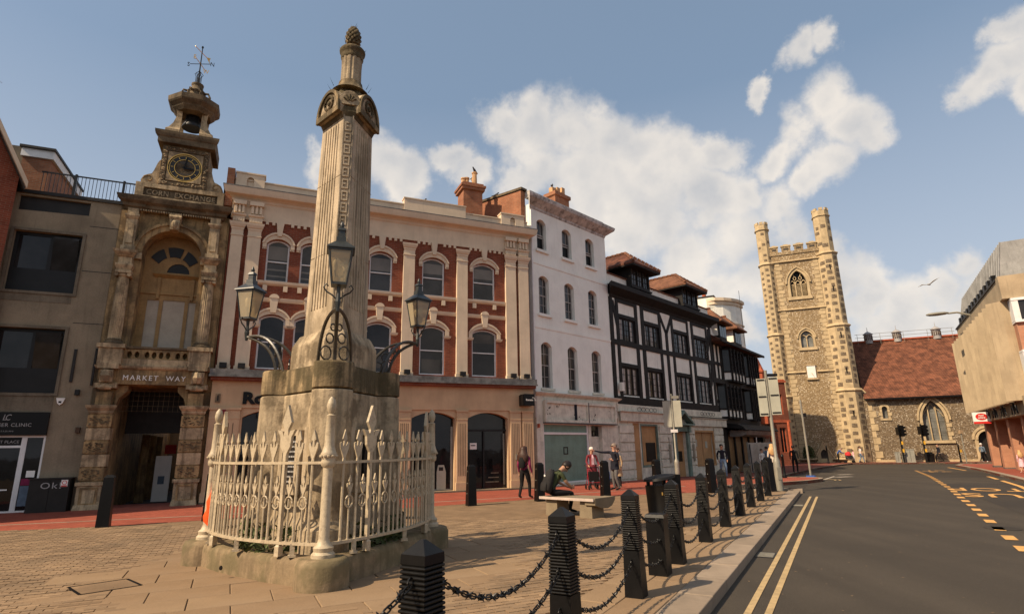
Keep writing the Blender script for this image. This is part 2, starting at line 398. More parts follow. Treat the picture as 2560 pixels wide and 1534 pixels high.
# ------------------------------------------------------------------ mesh helpers
class MB:
    def __init__(s, T=None):
        s.v = []; s.f = []; s.mi = []; s.cur = 0; s.T = T

    def add(s, vs, fs):
        o = len(s.v)
        s.v.extend(tuple(p) for p in vs)
        s.f.extend(tuple(i + o for i in f) for f in fs)
        s.mi.extend([s.cur] * len(fs))
        return s

    def box(s, x0, x1, y0, y1, z0, z1):
        return s.add([(x0, y0, z0), (x1, y0, z0), (x1, y1, z0), (x0, y1, z0), (x0, y0, z1), (x1, y0, z1), (x1, y1, z1), (x0, y1, z1)],
                     [(0, 3, 2, 1), (4, 5, 6, 7), (0, 1, 5, 4), (1, 2, 6, 5), (2, 3, 7, 6), (3, 0, 4, 7)])

    def taper(s, cx, cy, z0, z1, a0, b0, a1, b1):
        """frustum with half sizes a,b at the bottom and top"""
        return s.add([(cx - a0, cy - b0, z0), (cx + a0, cy - b0, z0), (cx + a0, cy + b0, z0), (cx - a0, cy + b0, z0),
                      (cx - a1, cy - b1, z1), (cx + a1, cy - b1, z1), (cx + a1, cy + b1, z1), (cx - a1, cy + b1, z1)],
                     [(0, 3, 2, 1), (4, 5, 6, 7), (0, 1, 5, 4), (1, 2, 6, 5), (2, 3, 7, 6), (3, 0, 4, 7)])

    def prism(s, pts, y0, y1):
        """polygon in x,z pushed from y0 to y1"""
        n = len(pts)
        tri = tessellate_polygon([[Vector((p[0], p[1], 0)) for p in pts]])
        vs = [(p[0], y0, p[1]) for p in pts] + [(p[0], y1, p[1]) for p in pts]
        fs = [tuple(t) for t in tri] + [tuple(i + n for i in t) for t in tri]
        fs += [(i, (i + 1) % n, (i + 1) % n + n, i + n) for i in range(n)]
        return s.add(vs, fs)

    def slab(s, pts, z0, z1, zf=None):
        """polygon in plan x,y between two heights; zf(x,y) adds a ground height"""
        n = len(pts)
        tri = tessellate_polygon([[Vector((p[0], p[1], 0)) for p in pts]])
        g = zf if zf else (lambda x, y: 0.0)
        vs = [(p[0], p[1], z0 + g(p[0], p[1])) for p in pts] + [(p[0], p[1], z1 + g(p[0], p[1])) for p in pts]
        fs = [tuple(i + n for i in t) for t in tri] + [tuple(t) for t in tri]
        fs += [(i, (i + 1) % n, (i + 1) % n + n, i + n) for i in range(n)]
        return s.add(vs, fs)

    def plate(s, outer, holes, y0, y1, back=True):
        """wall front with openings, with reveals and edges"""
        loops = [outer] + list(holes)
        tri = tessellate_polygon([[Vector((p[0], p[1], 0)) for p in lp] for lp in loops])
        flat = [p for lp in loops for p in lp]
        n = len(flat)
        vs = [(p[0], y0, p[1]) for p in flat] + [(p[0], y1, p[1]) for p in flat]
        fs = [tuple(t) for t in tri]
        if back: fs += [tuple(i + n for i in t) for t in tri]
        o = 0
        for lp in loops:
            k = len(lp)
            fs += [(o + i, o + (i + 1) % k, o + (i + 1) % k + n, o + i + n) for i in range(k)]
            o += k
        return s.add(vs, fs)

    def band(s, inner, outer_, y0, y1, closed=False):
        """strip between two polylines in x,z with depth"""
        n = len(inner)
        vs = [(p[0], y0, p[1]) for p in inner] + [(p[0], y0, p[1]) for p in outer_] + [(p[0], y1, p[1]) for p in inner] + [(p[0], y1, p[1]) for p in outer_]
        fs = []
        for i in range(n if closed else n - 1):
            j = (i + 1) % n
            fs += [(i, j, n + j, n + i), (2 * n + i, 2 * n + j, 3 * n + j, 3 * n + i), (i, j, 2 * n + j, 2 * n + i), (n + i, n + j, 3 * n + j, 3 * n + i)]
        if not closed:
            fs += [(0, n, 3 * n, 2 * n), (n - 1, 2 * n - 1, 4 * n - 1, 3 * n - 1)]
        return s.add(vs, fs)

    def lathe(s, prof, cx=0, cy=0, n=16, a0=0.0, sx=1.0, sy=1.0, flute=None):
        vs = []
        for (r, z) in prof:
            for k in range(n):
                a = a0 + 2 * PI * k / n
                rr = r * (flute(k) if flute else 1)
                vs.append((cx + rr * math.cos(a) * sx, cy + rr * math.sin(a) * sy, z))
        fs = []
        for i in range(len(prof) - 1):
            for k in range(n):
                j = (k + 1) % n
                fs.append((i * n + k, i * n + j, (i + 1) * n + j, (i + 1) * n + k))
        fs.append(tuple(range(n - 1, -1, -1)))
        o = (len(prof) - 1) * n
        fs.append(tuple(range(o, o + n)))
        return s.add(vs, fs)

    def loft(s, rings, cap=True):
        n = len(rings[0])
        vs = [p for r in rings for p in r]
        fs = []
        for i in range(len(rings) - 1):
            for k in range(n):
                j = (k + 1) % n
                fs.append((i * n + k, i * n + j, (i + 1) * n + j, (i + 1) * n + k))
        if cap:
            fs.append(tuple(range(n - 1, -1, -1))); o = (len(rings) - 1) * n
            fs.append(tuple(range(o, o + n)))
        return s.add(vs, fs)

    def tube(s, path, r, n=6, closed=False, flat=None):
        """round bar along a path; r a number or one per point; flat squashes it sideways"""
        pts = [Vector(p) for p in path]
        m = len(pts)
        rs = r if isinstance(r, (list, tuple)) else [r] * m
        rings = []
        up0 = Vector((0, 0, 1))
        for i, p in enumerate(pts):
            if closed: d = pts[(i + 1) % m] - pts[i - 1]
            else: d = pts[min(i + 1, m - 1)] - pts[max(i - 1, 0)]
            d = d.normalized() if d.length > 1e-9 else Vector((0, 0, 1))
            u = up0 if abs(d.dot(up0)) < .95 else Vector((0, 1, 0))
            a = d.cross(u).normalized(); b = a.cross(d).normalized()
            rings.append([p + (a * math.cos(2 * PI * k / n) * rs[i] * (flat or 1) + b * math.sin(2 * PI * k / n) * rs[i]) for k in range(n)])
        if closed:
            o = len(s.v); vs = [q for rg in rings for q in rg]
            fs = [(i * n + k, i * n + (k + 1) % n, ((i + 1) % m) * n + (k + 1) % n, ((i + 1) % m) * n + k) for i in range(m) for k in range(n)]
            return s.add(vs, fs)
        return s.loft(rings)

    def ball(s, c, rx, ry=None, rz=None, n=10, m=7):
        ry = ry or rx; rz = rz or rx
        prof = []
        rings = []
        for i in range(1, m):
            t = PI * i / m
            rings.append([(c[0] + rx * math.sin(t) * math.cos(2 * PI * k / n), c[1] + ry * math.sin(t) * math.sin(2 * PI * k / n), c[2] - rz * math.cos(t)) for k in range(n)])
        return s.loft(rings)

    def build(s, name, mat, parent=None, smooth=None, loc=None, rot=None):
        me = bpy.data.meshes.new(name)
        vs = [s.T(*p) for p in s.v] if s.T else s.v
        me.from_pydata([tuple(p) for p in vs], [], s.f)
        mats = mat if isinstance(mat, (list, tuple)) else [mat]
        for x in mats: me.materials.append(MATS[x])
        if len(mats) > 1: me.polygons.foreach_set('material_index', s.mi)
        bm = bmesh.new(); bm.from_mesh(me)
        bmesh.ops.recalc_face_normals(bm, faces=bm.faces)
        bm.to_mesh(me); bm.free()
        if smooth:
            me.polygons.foreach_set('use_smooth', [True] * len(me.polygons))
            me.set_sharp_from_angle(angle=rad(smooth))
        me.update()
        return put(name, me, parent, loc, rot)


def put(name, me, parent=None, loc=None, rot=None):
    o = bpy.data.objects.new(name, me)
    COL.objects.link(o)
    if parent is not None: o.parent = parent
    if loc is not None: o.location = loc
    if rot is not None: o.rotation_euler = rot
    return o


def thing(name, label, cat, loc=(0, 0, 0), rz=0.0, group=None):
    o = bpy.data.objects.new(name, None)
    o.empty_display_size = .2
    COL.objects.link(o)
    o.location = loc; o.rotation_euler = (0, 0, rz)
    return tag(o, label, cat, group)


def tag(o, label, cat, group=None):
    o['label'] = label; o['category'] = cat
    if group: o['group'] = group
    return o


def structure(o):
    o['kind'] = 'structure'
    return o


def stuff(o):
    o['kind'] = 'stuff'
    return o


def copy_tree(o, parent=None):
    c = o.copy(); COL.objects.link(c)
    if parent is not None: c.parent = parent
    for ch in list(o.children): copy_tree(ch, c)
    return c


def text_mesh(txt, size, depth, mat, name, parent=None, loc=(0, 0, 0), rot=(PI / 2, 0, 0), xscale=1.0, spacing=1.0, align='LEFT', bold=0.0, shear=0.0, flip=False):
    cu = bpy.data.curves.new(name, 'FONT')
    cu.body = txt; cu.size = size; cu.extrude = depth / 2; cu.space_character = spacing
    cu.align_x = align; cu.resolution_u = 3; cu.offset = bold; cu.shear = shear
    t = bpy.data.objects.new('tmp_text', cu); COL.objects.link(t)
    dg = bpy.context.evaluated_depsgraph_get()
    me = bpy.data.meshes.new_from_object(t.evaluated_get(dg))
    bpy.data.objects.remove(t); bpy.data.curves.remove(cu)
    me.transform(Matrix.Diagonal((xscale, 1, 1, 1)))
    me.materials.clear(); me.materials.append(MATS[mat]); me.name = name
    o = put(name, me, parent, loc, rot)
    return o


def seg_arch(x0, x1, z0, zs, zt, n=8):
    """opening: jambs to zs, circular segment up to zt"""
    c = (x1 - x0) / 2; h = zt - zs
    pts = [(x0, z0), (x1, z0)]
    return pts + arc_pts(x0, x1, zs, zt, n)


def arc_pts(x0, x1, zs, zt, n=8):
    """from right spring to left spring"""
    c = (x1 - x0) / 2; h = max(zt - zs, 1e-3); R = (c * c + h * h) / (2 * h); xc = (x0 + x1) / 2; zc = zt - R
    a = math.asin(min(1.0, c / R))
    if h > c: a = PI - a
    return [(xc + R * math.sin(a - 2 * a * i / n), zc + R * math.cos(a - 2 * a * i / n)) for i in range(n + 1)]


def pointed_pts(x0, x1, zs, zt, n=6):
    """pointed arch, right spring to apex to left spring"""
    c = (x1 - x0) / 2; h = zt - zs; xc = (x0 + x1) / 2
    R = (c * c + h * h) / (2 * c)
    out = []
    a1 = math.acos(max(-1, min(1, (R - c) / R)))
    for i in range(n + 1):
        a = a1 * i / n
        out.append((x1 - R + R * math.cos(a), zs + R * math.sin(a)))
    left = [(2 * xc - p[0], p[1]) for p in out[::-1][1:]]
    return out + left


def inset(poly, d):
    """move each point of a closed convex-ish x,z polygon inwards"""
    n = len(poly); cx = sum(p[0] for p in poly) / n; cz = sum(p[1] for p in poly) / n
    xs = [p[0] for p in poly]; zs_ = [p[1] for p in poly]
    w_ = (max(xs) - min(xs)) / 2; h_ = (max(zs_) - min(zs_)) / 2; mx = (max(xs) + min(xs)) / 2; mz = (max(zs_) + min(zs_)) / 2
    return [(mx + (p[0] - mx) * (w_ - d) / w_, mz + (p[1] - mz) * (h_ - d) / h_) for p in poly]


def frame_rot(az):
    return rad(90 - az)


def zs(Y):
    t = min(1.0, max(0.0, (Y - 26) / 24.0))
    return -0.35 * t * t * (3 - 2 * t)


def gz(x, y): return zs(y)


# ------------------------------------------------------------------ ground, road, plaza, pavements
ROADZ = -0.12
KAZ = rad(29.0)
KD = Vector((math.sin(KAZ), math.cos(KAZ)))           # along the kerb
KN = Vector((math.cos(KAZ), -math.sin(KAZ)))          # from the kerb into the road
K0 = Vector((1.83, 6.33))


def kp(s_, off=0.0):
    p = K0 + KD * s_ + KN * off
    return (p.x, p.y)


mb = MB()
xs_ = [-1500, -300, -80] + [i * 5.0 for i in range(-10, 25)] + [200, 500, 1500]
ys_ = [-1500, -300, -60] + [i * 4.0 for i in range(-8, 24)] + [160, 400, 1500]
vs = [(x, y, zs(y) + ROADZ - .02) for y in ys_ for x in xs_]
nx = len(xs_)
mb.add(vs, [(j * nx + i, j * nx + i + 1, (j + 1) * nx + i + 1, (j + 1) * nx + i) for j in range(len(ys_) - 1) for i in range(nx - 1)])
structure(mb.build('ground', 'asphalt_dark'))


def strip_mesh(left, right, z, mat, name, sub=1):
    m = MB(); n = len(left)
    vs = [(p[0], p[1], zs(p[1]) + z) for p in left] + [(p[0], p[1], zs(p[1]) + z) for p in right]
    m.add(vs, [(i, i + 1, n + i + 1, n + i) for i in range(n - 1)])
    return m.build(name, mat)


RK = [(6.0, 2.0), (12.2, 11.0), (17.2, 18.6), (21.64, 25.32), (25.09, 30.73), (29.2, 36.8), (33.1, 42.5), (36.2, 47.6), (38.4, 51.6)]    # right-hand kerb
LKs = [(-12, -18.0), (-6, -8.0), (0, 3.0)]
lft = [kp(-30), kp(-20), kp(-10), kp(0), kp(6), kp(12), kp(17), kp(22), kp(30), kp(40), kp(52), kp(64)]
rgt = [kp(-30, 8.3), kp(-20, 8.3), kp(-10, 8.3), kp(0, 8.3), kp(6, 8.3), kp(12, 8.3), kp(17, 8.4), kp(22, 8.6), kp(30, 9), kp(40, 9.3), kp(52, 12), kp(64, 26)]
structure(strip_mesh(lft, rgt, ROADZ - .004, 'asphalt', 'road'))
structure(strip_mesh([kp(10, 5.2), kp(16, 5.15), kp(24, 5.1), kp(33, 5.5), kp(42, 6.1)], [kp(10, 8.0), kp(16, 8.1), kp(24, 8.4), kp(33, 8.7), kp(42, 9.0)], ROADZ, 'asphalt_dark', 'bus_bay'))

# plaza bed
plaza_pts = [kp(-30, -.4), kp(17.2, -.4), (9.6, 22.9), (8.4, 22.6), (7.6, 22.3), (6.12, 21.67), (3.75, 21.09), (.86, 20.3), (-2.33, 18.4), (-8.01, 15.66), (-9.9, 14.64), (-12.03, 14.07), (-34, 4.0), (-40, -25)]
plaza = structure(MB().slab(plaza_pts, -.3, -.014).build('plaza', 'mortar_sand'))

MC = Vector((-2.93, 9.48))                            # monument centre
PAZ = rad(64)
PU = Vector((math.sin(PAZ), math.cos(PAZ))); PV = Vector((-math.cos(PAZ), math.sin(PAZ)))


def inside(pt, poly):
    c = False; n = len(poly); x, y = pt
    for i in range(n):
        x0, y0 = poly[i]; x1, y1 = poly[(i + 1) % n]
        if (y0 > y) != (y1 > y) and x < (x1 - x0) * (y - y0) / (y1 - y0) + x0: c = not c
    return c


FLAG_R = 2.9


def in_flags(p):
    d = p - MC
    if d.length < FLAG_R: return True
    q = p - K0
    return q.dot(KN) > -1.35


def seen(p):
    """in the camera's wedge, with a margin"""
    return p.y > 2.6 and abs(p.x) < (p.y + 1.2) * 1.05 + .8


MANHOLE = ((-5.85, 8.05), (-5.38, 8.50), (-4.92, 8.09), (-5.38, 7.62))
# brick pavers
def paver_mesh(name, L, W, mat, top=0.0):
    m = MB(); a, b = L / 2, W / 2; c = .006
    m.add([(-a, -b, -.05), (a, -b, -.05), (a, b, -.05), (-a, b, -.05), (-a, -b, top - c), (a, -b, top - c), (a, b, top - c), (-a, b, top - c),
           (-a + c, -b + c, top), (a - c, -b + c, top), (a - c, b - c, top), (-a + c, b - c, top)],
          [(0, 1, 5, 4), (1, 2, 6, 5), (2, 3, 7, 6), (3, 0, 4, 7), (4, 5, 9, 8), (5, 6, 10, 9), (6, 7, 11, 10), (7, 4, 8, 11), (8, 9, 10, 11)])
    o = m.build(name, mat); me = o.data
    bpy.data.objects.remove(o)
    return me


PL, PW_ = .208, .1045
pav_me = [paver_mesh('paving_brick', PL - .012, PW_ - .011, 'paver_' + c) for c in 'abcd']
rp = random.Random(11)
cells = []
for j in range(-60, 220):
    for i in range(-70, 90):
        p = PU * ((i + (.5 if j % 2 else 0)) * PL) + PV * (j * PW_) + Vector((-1.0, 6.0))
        if p.y > 14.5 or not seen(p): continue
        if in_flags(p) or not inside((p.x, p.y), plaza_pts): continue
        if inside((p.x, p.y), MANHOLE): continue
        cells.append((p.y - .10 * abs(p.x), p))
cells.sort(key=lambda c: c[0])
rz_p = math.atan2(PU.y, PU.x)
mbs = [MB() for _ in range(4)]
for k, (_, p) in enumerate(cells):
    t = rp.choice((0, 0, 1, 2, 3, 3)); dz = rp.uniform(-.004, .0035); dr = rp.uniform(-.012, .012)
    if k < 300:
        o = put('paving_brick', pav_me[t], plaza, (p.x, p.y, dz), (rp.uniform(-.01, .01), rp.uniform(-.01, .01), rz_p + dr))
    else:
        a, b = PL / 2 - .006, PW_ / 2 - .0055
        ca, sa = math.cos(rz_p + dr), math.sin(rz_p + dr)
        def q(x, y, z): return (p.x + x * ca - y * sa, p.y + x * sa + y * ca, z)
        mbs[t].add([q(-a, -b, -.02), q(a, -b, -.02), q(a, b, -.02), q(-a, b, -.02), q(-a, -b, dz), q(a, -b, dz), q(a, b, dz), q(-a, b, dz)],
                   [(0, 1, 5, 4), (1, 2, 6, 5), (2, 3, 7, 6), (3, 0, 4, 7), (4, 5, 6, 7)])
big = MB()
for t in range(4):
    big.cur = t; big.add(mbs[t].v, mbs[t].f)
stuff(big.build('paving_bricks', ['paver_a', 'paver_b', 'paver_c', 'paver_d'], plaza))
# beyond, the same bricks as one sheet
brickmat('paver_sheet', (.252, .165, .094), (.21, .136, .077), (.18, .12, .072), PL, PW_, .008, True, -rz_p, .28, .15)
far_pts = [p for p in plaza_pts if p[1] > 14.6 or p[0] < -11]
fp = [(-34, 4.0), (-20, 5.5), (-16.5, 14.6 - 1.6), (-11.6, 14.2), (-9.9, 14.6), (-8.01, 15.6), (-2.33, 18.36), (.86, 20.26), (3.75, 21.05), (6.12, 21.63), (7.6, 22.26), kp(17.0, -1.38), kp(9.0, -1.38), (3.2, 14.45), (-9.8, 14.45), (-16, 14.3), (-16, 11)]
fp = [kp(17.0, -1.38), kp(8.6, -1.38), (-10.2, 14.46), (-9.9, 14.60), (-8.01, 15.6), (-2.33, 18.36), (.86, 20.26), (3.75, 21.05), (6.12, 21.63), (7.6, 22.26)]
sheet = MB().slab(fp, -.06, -.003).build('brick_paving', 'paver_sheet', plaza)

# stone flags round the monument and along the kerb
rf = random.Random(5)
FLAGS = []
flag_me = {}


def flag(cx, cy, L, W, rz, mat, name='flagstone'):
    key = (round(L, 2), round(W, 2), mat)
    if key not in flag_me: flag_me[key] = paver_mesh('flagstone', L - .012, W - .012, mat)
    put(name, flag_me[key], plaza, (cx, cy, rf.uniform(-.003, .003)), (0, 0, rz))


for j in range(-7, 7):
    for i in range(-5, 6):
        FL, FW = .9, .6
        p = MC + PU * ((i + (.5 if j % 2 else 0)) * FL) + PV * (j * FW)
        r = (p - MC).length
        q_ = (p - K0).dot(KN)
        if r < FLAG_R + .33 and q_ < -1.75: flag(p.x, p.y, FL, FW, rz_p, rf.choice(('flag_warm', 'flag_pale', 'flag_warm')))
for k in range(-6, 20):
    for r_ in range(2):
        s_ = (k + (.5 if r_ else 0)) * .9
        if s_ > 16.9 or s_ < -5: continue
        p = kp(s_, -.40 - .2375 - r_ * .475)
        flag(p[0], p[1], .9, .475, math.atan2(KD.y, KD.x), rf.choice(('flag_warm', 'flag_pale')))
# kerb stones
kme = [paver_mesh('kerb_stone', .93, .395, m_, .006) for m_ in ('granite', 'granite_b')]
for m_ in kme:
    for v_ in m_.vertices:
        if v_.co.z < -.02: v_.co.z = -.30
for k in range(-6, 19):
    p = kp(k * .94 + .3, -.1975)
    if k * .94 > 17.0: continue
    put('kerb_stone', kme[rf.choice((0, 0, 1))], plaza, (p[0], p[1], rf.uniform(-.003, .003)), (0, 0, math.atan2(KD.y, KD.x)))
# rounded end of the plaza kerb
ke = kp(17.35, -.02)
for i, (a, b) in enumerate((((10.66, 22.16), (10.95, 22.75)), ((10.95, 22.75), (10.7, 23.12)), ((10.7, 23.12), (9.8, 23.0)), ((9.8, 23.0), (8.9, 22.75)))):
    va, vb = Vector(a), Vector(b); d_ = (vb - va).normalized(); n_ = Vector((-d_.y, d_.x)) * .4
    MB().slab([tuple(va), tuple(vb), tuple(vb + n_), tuple(va + n_)], -.3, .004).build('kerb_stone', 'granite', plaza)
# manhole cover lying in the bricks
mo = tag(MB().slab(MANHOLE, -.02, .002).build('manhole_cover', 'paver_b'), 'rectangular inspection cover with a dark rim set in the brick paving', 'manhole cover')
m = MB()
for i in range(4):
    a, b = Vector(MANHOLE[i]), Vector(MANHOLE[(i + 1) % 4]); d_ = (b - a).normalized(); n_ = Vector((-d_.y, d_.x)) * .018
    m.slab([tuple(a - n_), tuple(b - n_), tuple(b + n_), tuple(a + n_)], -.02, .004)
m.build('rim', 'iron_black', mo)
# broken slot drain by the bollards
# red footway on the left
rd_out = [(-40, 1.0), (-34, 4.0), (-12.03, 14.07), (-9.9, 14.64), (-8.01, 15.66), (-2.33, 18.4), (.86, 20.3), (3.75, 21.09), (6.12, 21.67), (7.6, 22.3), (8.3, 23.4), (8.6, 25.0), (10.74, 25.95), (12.07, 26.75), (13.64, 27.7), (15.0, 29.0), (15.55, 30.0), (15.5, 30.9), (14.6, 31.8), (14.2, 32.6), (15.8, 34.9), (20.1, 41.9), (25.5, 50.1), (28.5, 53.6), (31.5, 57.2), (34.5, 60.3)]
left_in = [(-44, 8.0), (-17.5, 19.0), (-9.0, 23.0), (2.0, 28.0), (7.0, 33.5), (16.0, 43.0), (22.0, 50.0), (26.0, 58.0), (30.0, 64.0)]
poly = rd_out[:19] + [(12.5, 33.0), (7.0, 33.5), (2.0, 28.0), (-9.0, 23.0), (-17.5, 19.0), (-44, 8.0)]
structure(MB().slab(poly, -.3, -.002, gz).build('red_footway', 'red_paving'))
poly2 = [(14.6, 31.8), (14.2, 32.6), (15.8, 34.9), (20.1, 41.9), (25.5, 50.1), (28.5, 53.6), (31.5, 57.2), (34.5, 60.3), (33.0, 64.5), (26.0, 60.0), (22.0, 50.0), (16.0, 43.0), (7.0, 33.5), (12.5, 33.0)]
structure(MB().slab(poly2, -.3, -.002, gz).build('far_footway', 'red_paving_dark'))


def kerbline(pts, width, z1, mat, name, parent=None, step=1.0, side=1):
    """row of kerb stones along a line"""
    out = []
    for i in range(len(pts) - 1):
        a, b = Vector(pts[i]), Vector(pts[i + 1]); L = (b - a).length; n = max(1, int(L / step)); d = (b - a).normalized(); nr = Vector((-d.y, d.x)) * width * side
        for k in range(n):
            p0 = a + d * (L * k / n + .006); p1 = a + d * (L * (k + 1) / n - .006)
            out.append([tuple(p0), tuple(p1), tuple(p1 + nr), tuple(p0 + nr)])
    for q_ in out:
        MB().slab(q_, -.3, z1, gz).build(name, mat, parent)


rf_par = bpy.data.objects['red_footway']
kerbline(rd_out[11:19], .18, .006, 'granite', 'kerb_stone', rf_par, 1.0)
kerbline(rd_out[19:26], .18, .006, 'granite_b', 'kerb_stone', bpy.data.objects['far_footway'], 2.0)
# pale channel running along the red footway
m = MB()
ch = [(-30, 7.6), (-13.11, 15.2), (-8.47, 16.75), (-2.53, 19.75), (.68, 21.2), (4.0, 23.3), (7.2, 25.2)]
for i in range(len(ch) - 1):
    a, b = Vector(ch[i]), Vector(ch[i + 1]); d_ = (b - a).normalized(); n_ = Vector((-d_.y, d_.x)) * .06
    m.slab([tuple(a - n_), tuple(b - n_), tuple(b + n_), tuple(a + n_)], -.05, .003)
structure(m.build('drain_channel', 'granite'))
# right footway and pavement before the church
poly3 = RK + [(40.5, 53.6), (46, 52.5), (70, 44), (70, 0), (20, 0)]
structure(MB().slab(poly3, -.3, -.002, gz).build('right_footway', 'red_paving'))
kerbline(RK[2:] + [(40.5, 53.6), (46, 52.5)], .28, .006, 'granite', 'kerb_stone', bpy.data.objects['right_footway'], 2.0, -1)
cf = [(34.5, 60.3), (36.0, 60.1), (42, 57.7), (60, 50.4), (60, 60), (34, 70), (30, 66)]
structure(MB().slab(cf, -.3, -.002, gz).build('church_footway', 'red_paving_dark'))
kerbline(cf[0:4], .2, .006, 'granite_b', 'kerb_stone', bpy.data.objects['church_footway'], 2.0)


# road markings
def stripe(pts, width, mat, name, z=.004):
    m = MB()
    n = len(pts); L, Rr_ = [], []
    for i in range(n):
        a = Vector(pts[max(i - 1, 0)]); b = Vector(pts[min(i + 1, n - 1)]); d = (b - a).normalized(); nr = Vector((-d.y, d.x)) * width / 2
        p = Vector(pts[i]); L.append(p + nr); Rr_.append(p - nr)
    vs = [(p.x, p.y, zs(p.y) + ROADZ + z) for p in L + Rr_]
    m.add(vs, [(i, i + 1, n + i + 1, n + i) for i in range(n - 1)])
    return m.build(name, mat)


for off in (.36, .56):
    structure(stripe([kp(-12, off), kp(0, off), kp(8, off), kp(16.6, off)], .075, 'yellow_line', 'yellow_line'))
dash = [(8.2, 9.8), (8.96, 10.98), (9.84, 12.34), (11.28, 14.54), (12.81, 16.87), (14.51, 19.55), (16.43, 22.48), (18.91, 26.51), (23.23, 33.41), (29.59, 43.73), (33.2, 50.0)]


def along(poly, s_):
    for i in range(len(poly) - 1):
        a, b = Vector(poly[i]), Vector(poly[i + 1]); L = (b - a).length
        if s_ <= L: return a + (b - a) * (s_ / L)
        s_ -= L
    return Vector(poly[-1])


s_ = .25
while s_ < 46:
    a, b = along(dash, s_), along(dash, s_ + .62)
    structure(stripe([tuple(a), tuple(b)], .19, 'orange_line', 'bay_dash'))
    s_ += 1.36
yr = [(8.0, 6.6), (13.0, 13.6), (19.95, 23.6), (24.0, 30.0), (31.76, 41.7), (36.2, 49.5)]
structure(stripe(yr, .17, 'orange_line', 'yellow_line'))
# BUS STOP lettering reads for traffic coming towards the camera
def road_text(txt, p, az, size, wscale, mat='orange_line'):
    o = text_mesh(txt, size, .001, mat, 'road_lettering', None, (p[0], p[1], zs(p[1]) + ROADZ + .0055), (0, 0, 0), wscale, 1.05, 'CENTER', .012)
    o.rotation_euler = (0, 0, rad(-az) + PI)
    structure(o)
    return o


road_text('STOP', (18.25, 22.75), 33, 2.3, .52)
road_text('BUS', (16.6, 20.35), 33, 2.3, .60)
road_text('STOP', (31.0, 42.6), 33, 2.3, .52)
road_text('BUS', (29.4, 40.1), 33, 2.3, .60)
# white marks by the lay-by
for a, b, w_ in (((15.9, 30.6), (18.6, 34.6), .12), ((18.0, 33.4), (19.2, 33.9), .5), ((20.4, 37.6), (21.6, 38.1), .5)):
    structure(stripe([a, b], w_, 'white_line', 'white_mark'))
structure(stripe([(15.95, 29.6), (16.25, 30.2), (16.15, 30.9), (15.7, 31.3)], .1, 'yellow_line', 'yellow_line'))
structure(stripe([(16.15, 29.5), (16.45, 30.2), (16.35, 31.0), (15.8, 31.5)], .1, 'yellow_line', 'yellow_line'))

# repairs and ironwork in the road
pmat('asphalt_patch', (.036, .030, .024), .9, .3, 1.5, 120, .35, 240)
for s0, o0 in ((4.2, .02), (13.0, .02)):
    gr = MB(); q_ = [kp(s0, o0), kp(s0 + .5, o0), kp(s0 + .5, o0 + .3), kp(s0, o0 + .3)]
    gr.slab(q_, ROADZ - .05, ROADZ + .002); gt = tag(gr.build('drain_grating', 'iron_black'), 'iron drain grating in the %s gutter beside the kerb' % ('near' if s0 < 9 else 'far'), 'drain')
    for k in range(5):
        MB().slab([kp(s0 + .06 + k * .085, o0 + .03), kp(s0 + .10 + k * .085, o0 + .03), kp(s0 + .10 + k * .085, o0 + .27), kp(s0 + .06 + k * .085, o0 + .27)], ROADZ, ROADZ + .006).build('bar', 'steel_grey', gt)
p = kp(9.5, 4.2)
mc = tag(MB().lathe([(.32, ROADZ - .05), (.32, ROADZ + .004)], p[0], p[1], 24).build('road_manhole', 'asphalt_patch'), 'round iron manhole cover in the carriageway', 'manhole cover')

# ------------------------------------------------------------------ window builders
def sash_window(parent, x0, x1, z0, zs_, zt, y, fmat='sash_white', gmat='glass', fw=.055, nbars=0, hbars=0, mid=.5, raise_=0.0, arch=True, n=8, name='window', T=None):
    """sliding sash in an opening: frame with meeting rail, two panes as sub-parts"""
    outer = seg_arch(x0, x1, z0, zs_, zt, n) if arch else [(x0, z0), (x1, z0), (x1, zt), (x0, zt)]
    inner = inset(outer, fw)
    m = MB(T); m.plate(outer, [inner], y, y + .07)
    zm = z0 + (zt - z0) * mid
    m.box(x0 + fw * .9, x1 - fw * .9, y + .012, y + .085, zm - .022, zm + .022)
    for k in range(nbars):
        xb = x0 + (x1 - x0) * (k + 1) / (nbars + 1)
        m.box(xb - .011, xb + .011, y + .02, y + .05, z0 + fw * .9 + raise_, zs_ + (zt - zs_) * .85)
    for k in range(hbars):
        for a, b in ((z0, zm), (zm, zt)):
            zb = a + (b - a) * (k + 1) / (hbars + 1)
            m.box(x0 + fw * .9, x1 - fw * .9, y + .022, y + .048, zb - .010, zb + .010)
    if raise_: m.box(x0 + fw * .9, x1 - fw * .9, y + .03, y + .08, z0 + raise_ - .03, z0 + raise_ + .03)
    w_ = m.build(name, fmat, parent)
    up = [p for p in inner if p[1] > zm]
    xi0, xi1 = x0 + fw, x1 - fw
    p1 = [(xi0, zm), (xi1, zm)] + [p for p in inner[2:]]
    MB(T).prism(p1, y + .035, y + .043).build('pane', gmat, w_)
    lo = z0 + fw + raise_
    MB(T).box(xi0, xi1, y + .06, y + .068, lo, zm).build('pane', gmat, w_)
    if raise_:
        MB(T).box(xi0, xi1, y + .075, y + .08, z0 + fw, lo).build('opening', 'sign_black', w_)
    return w_


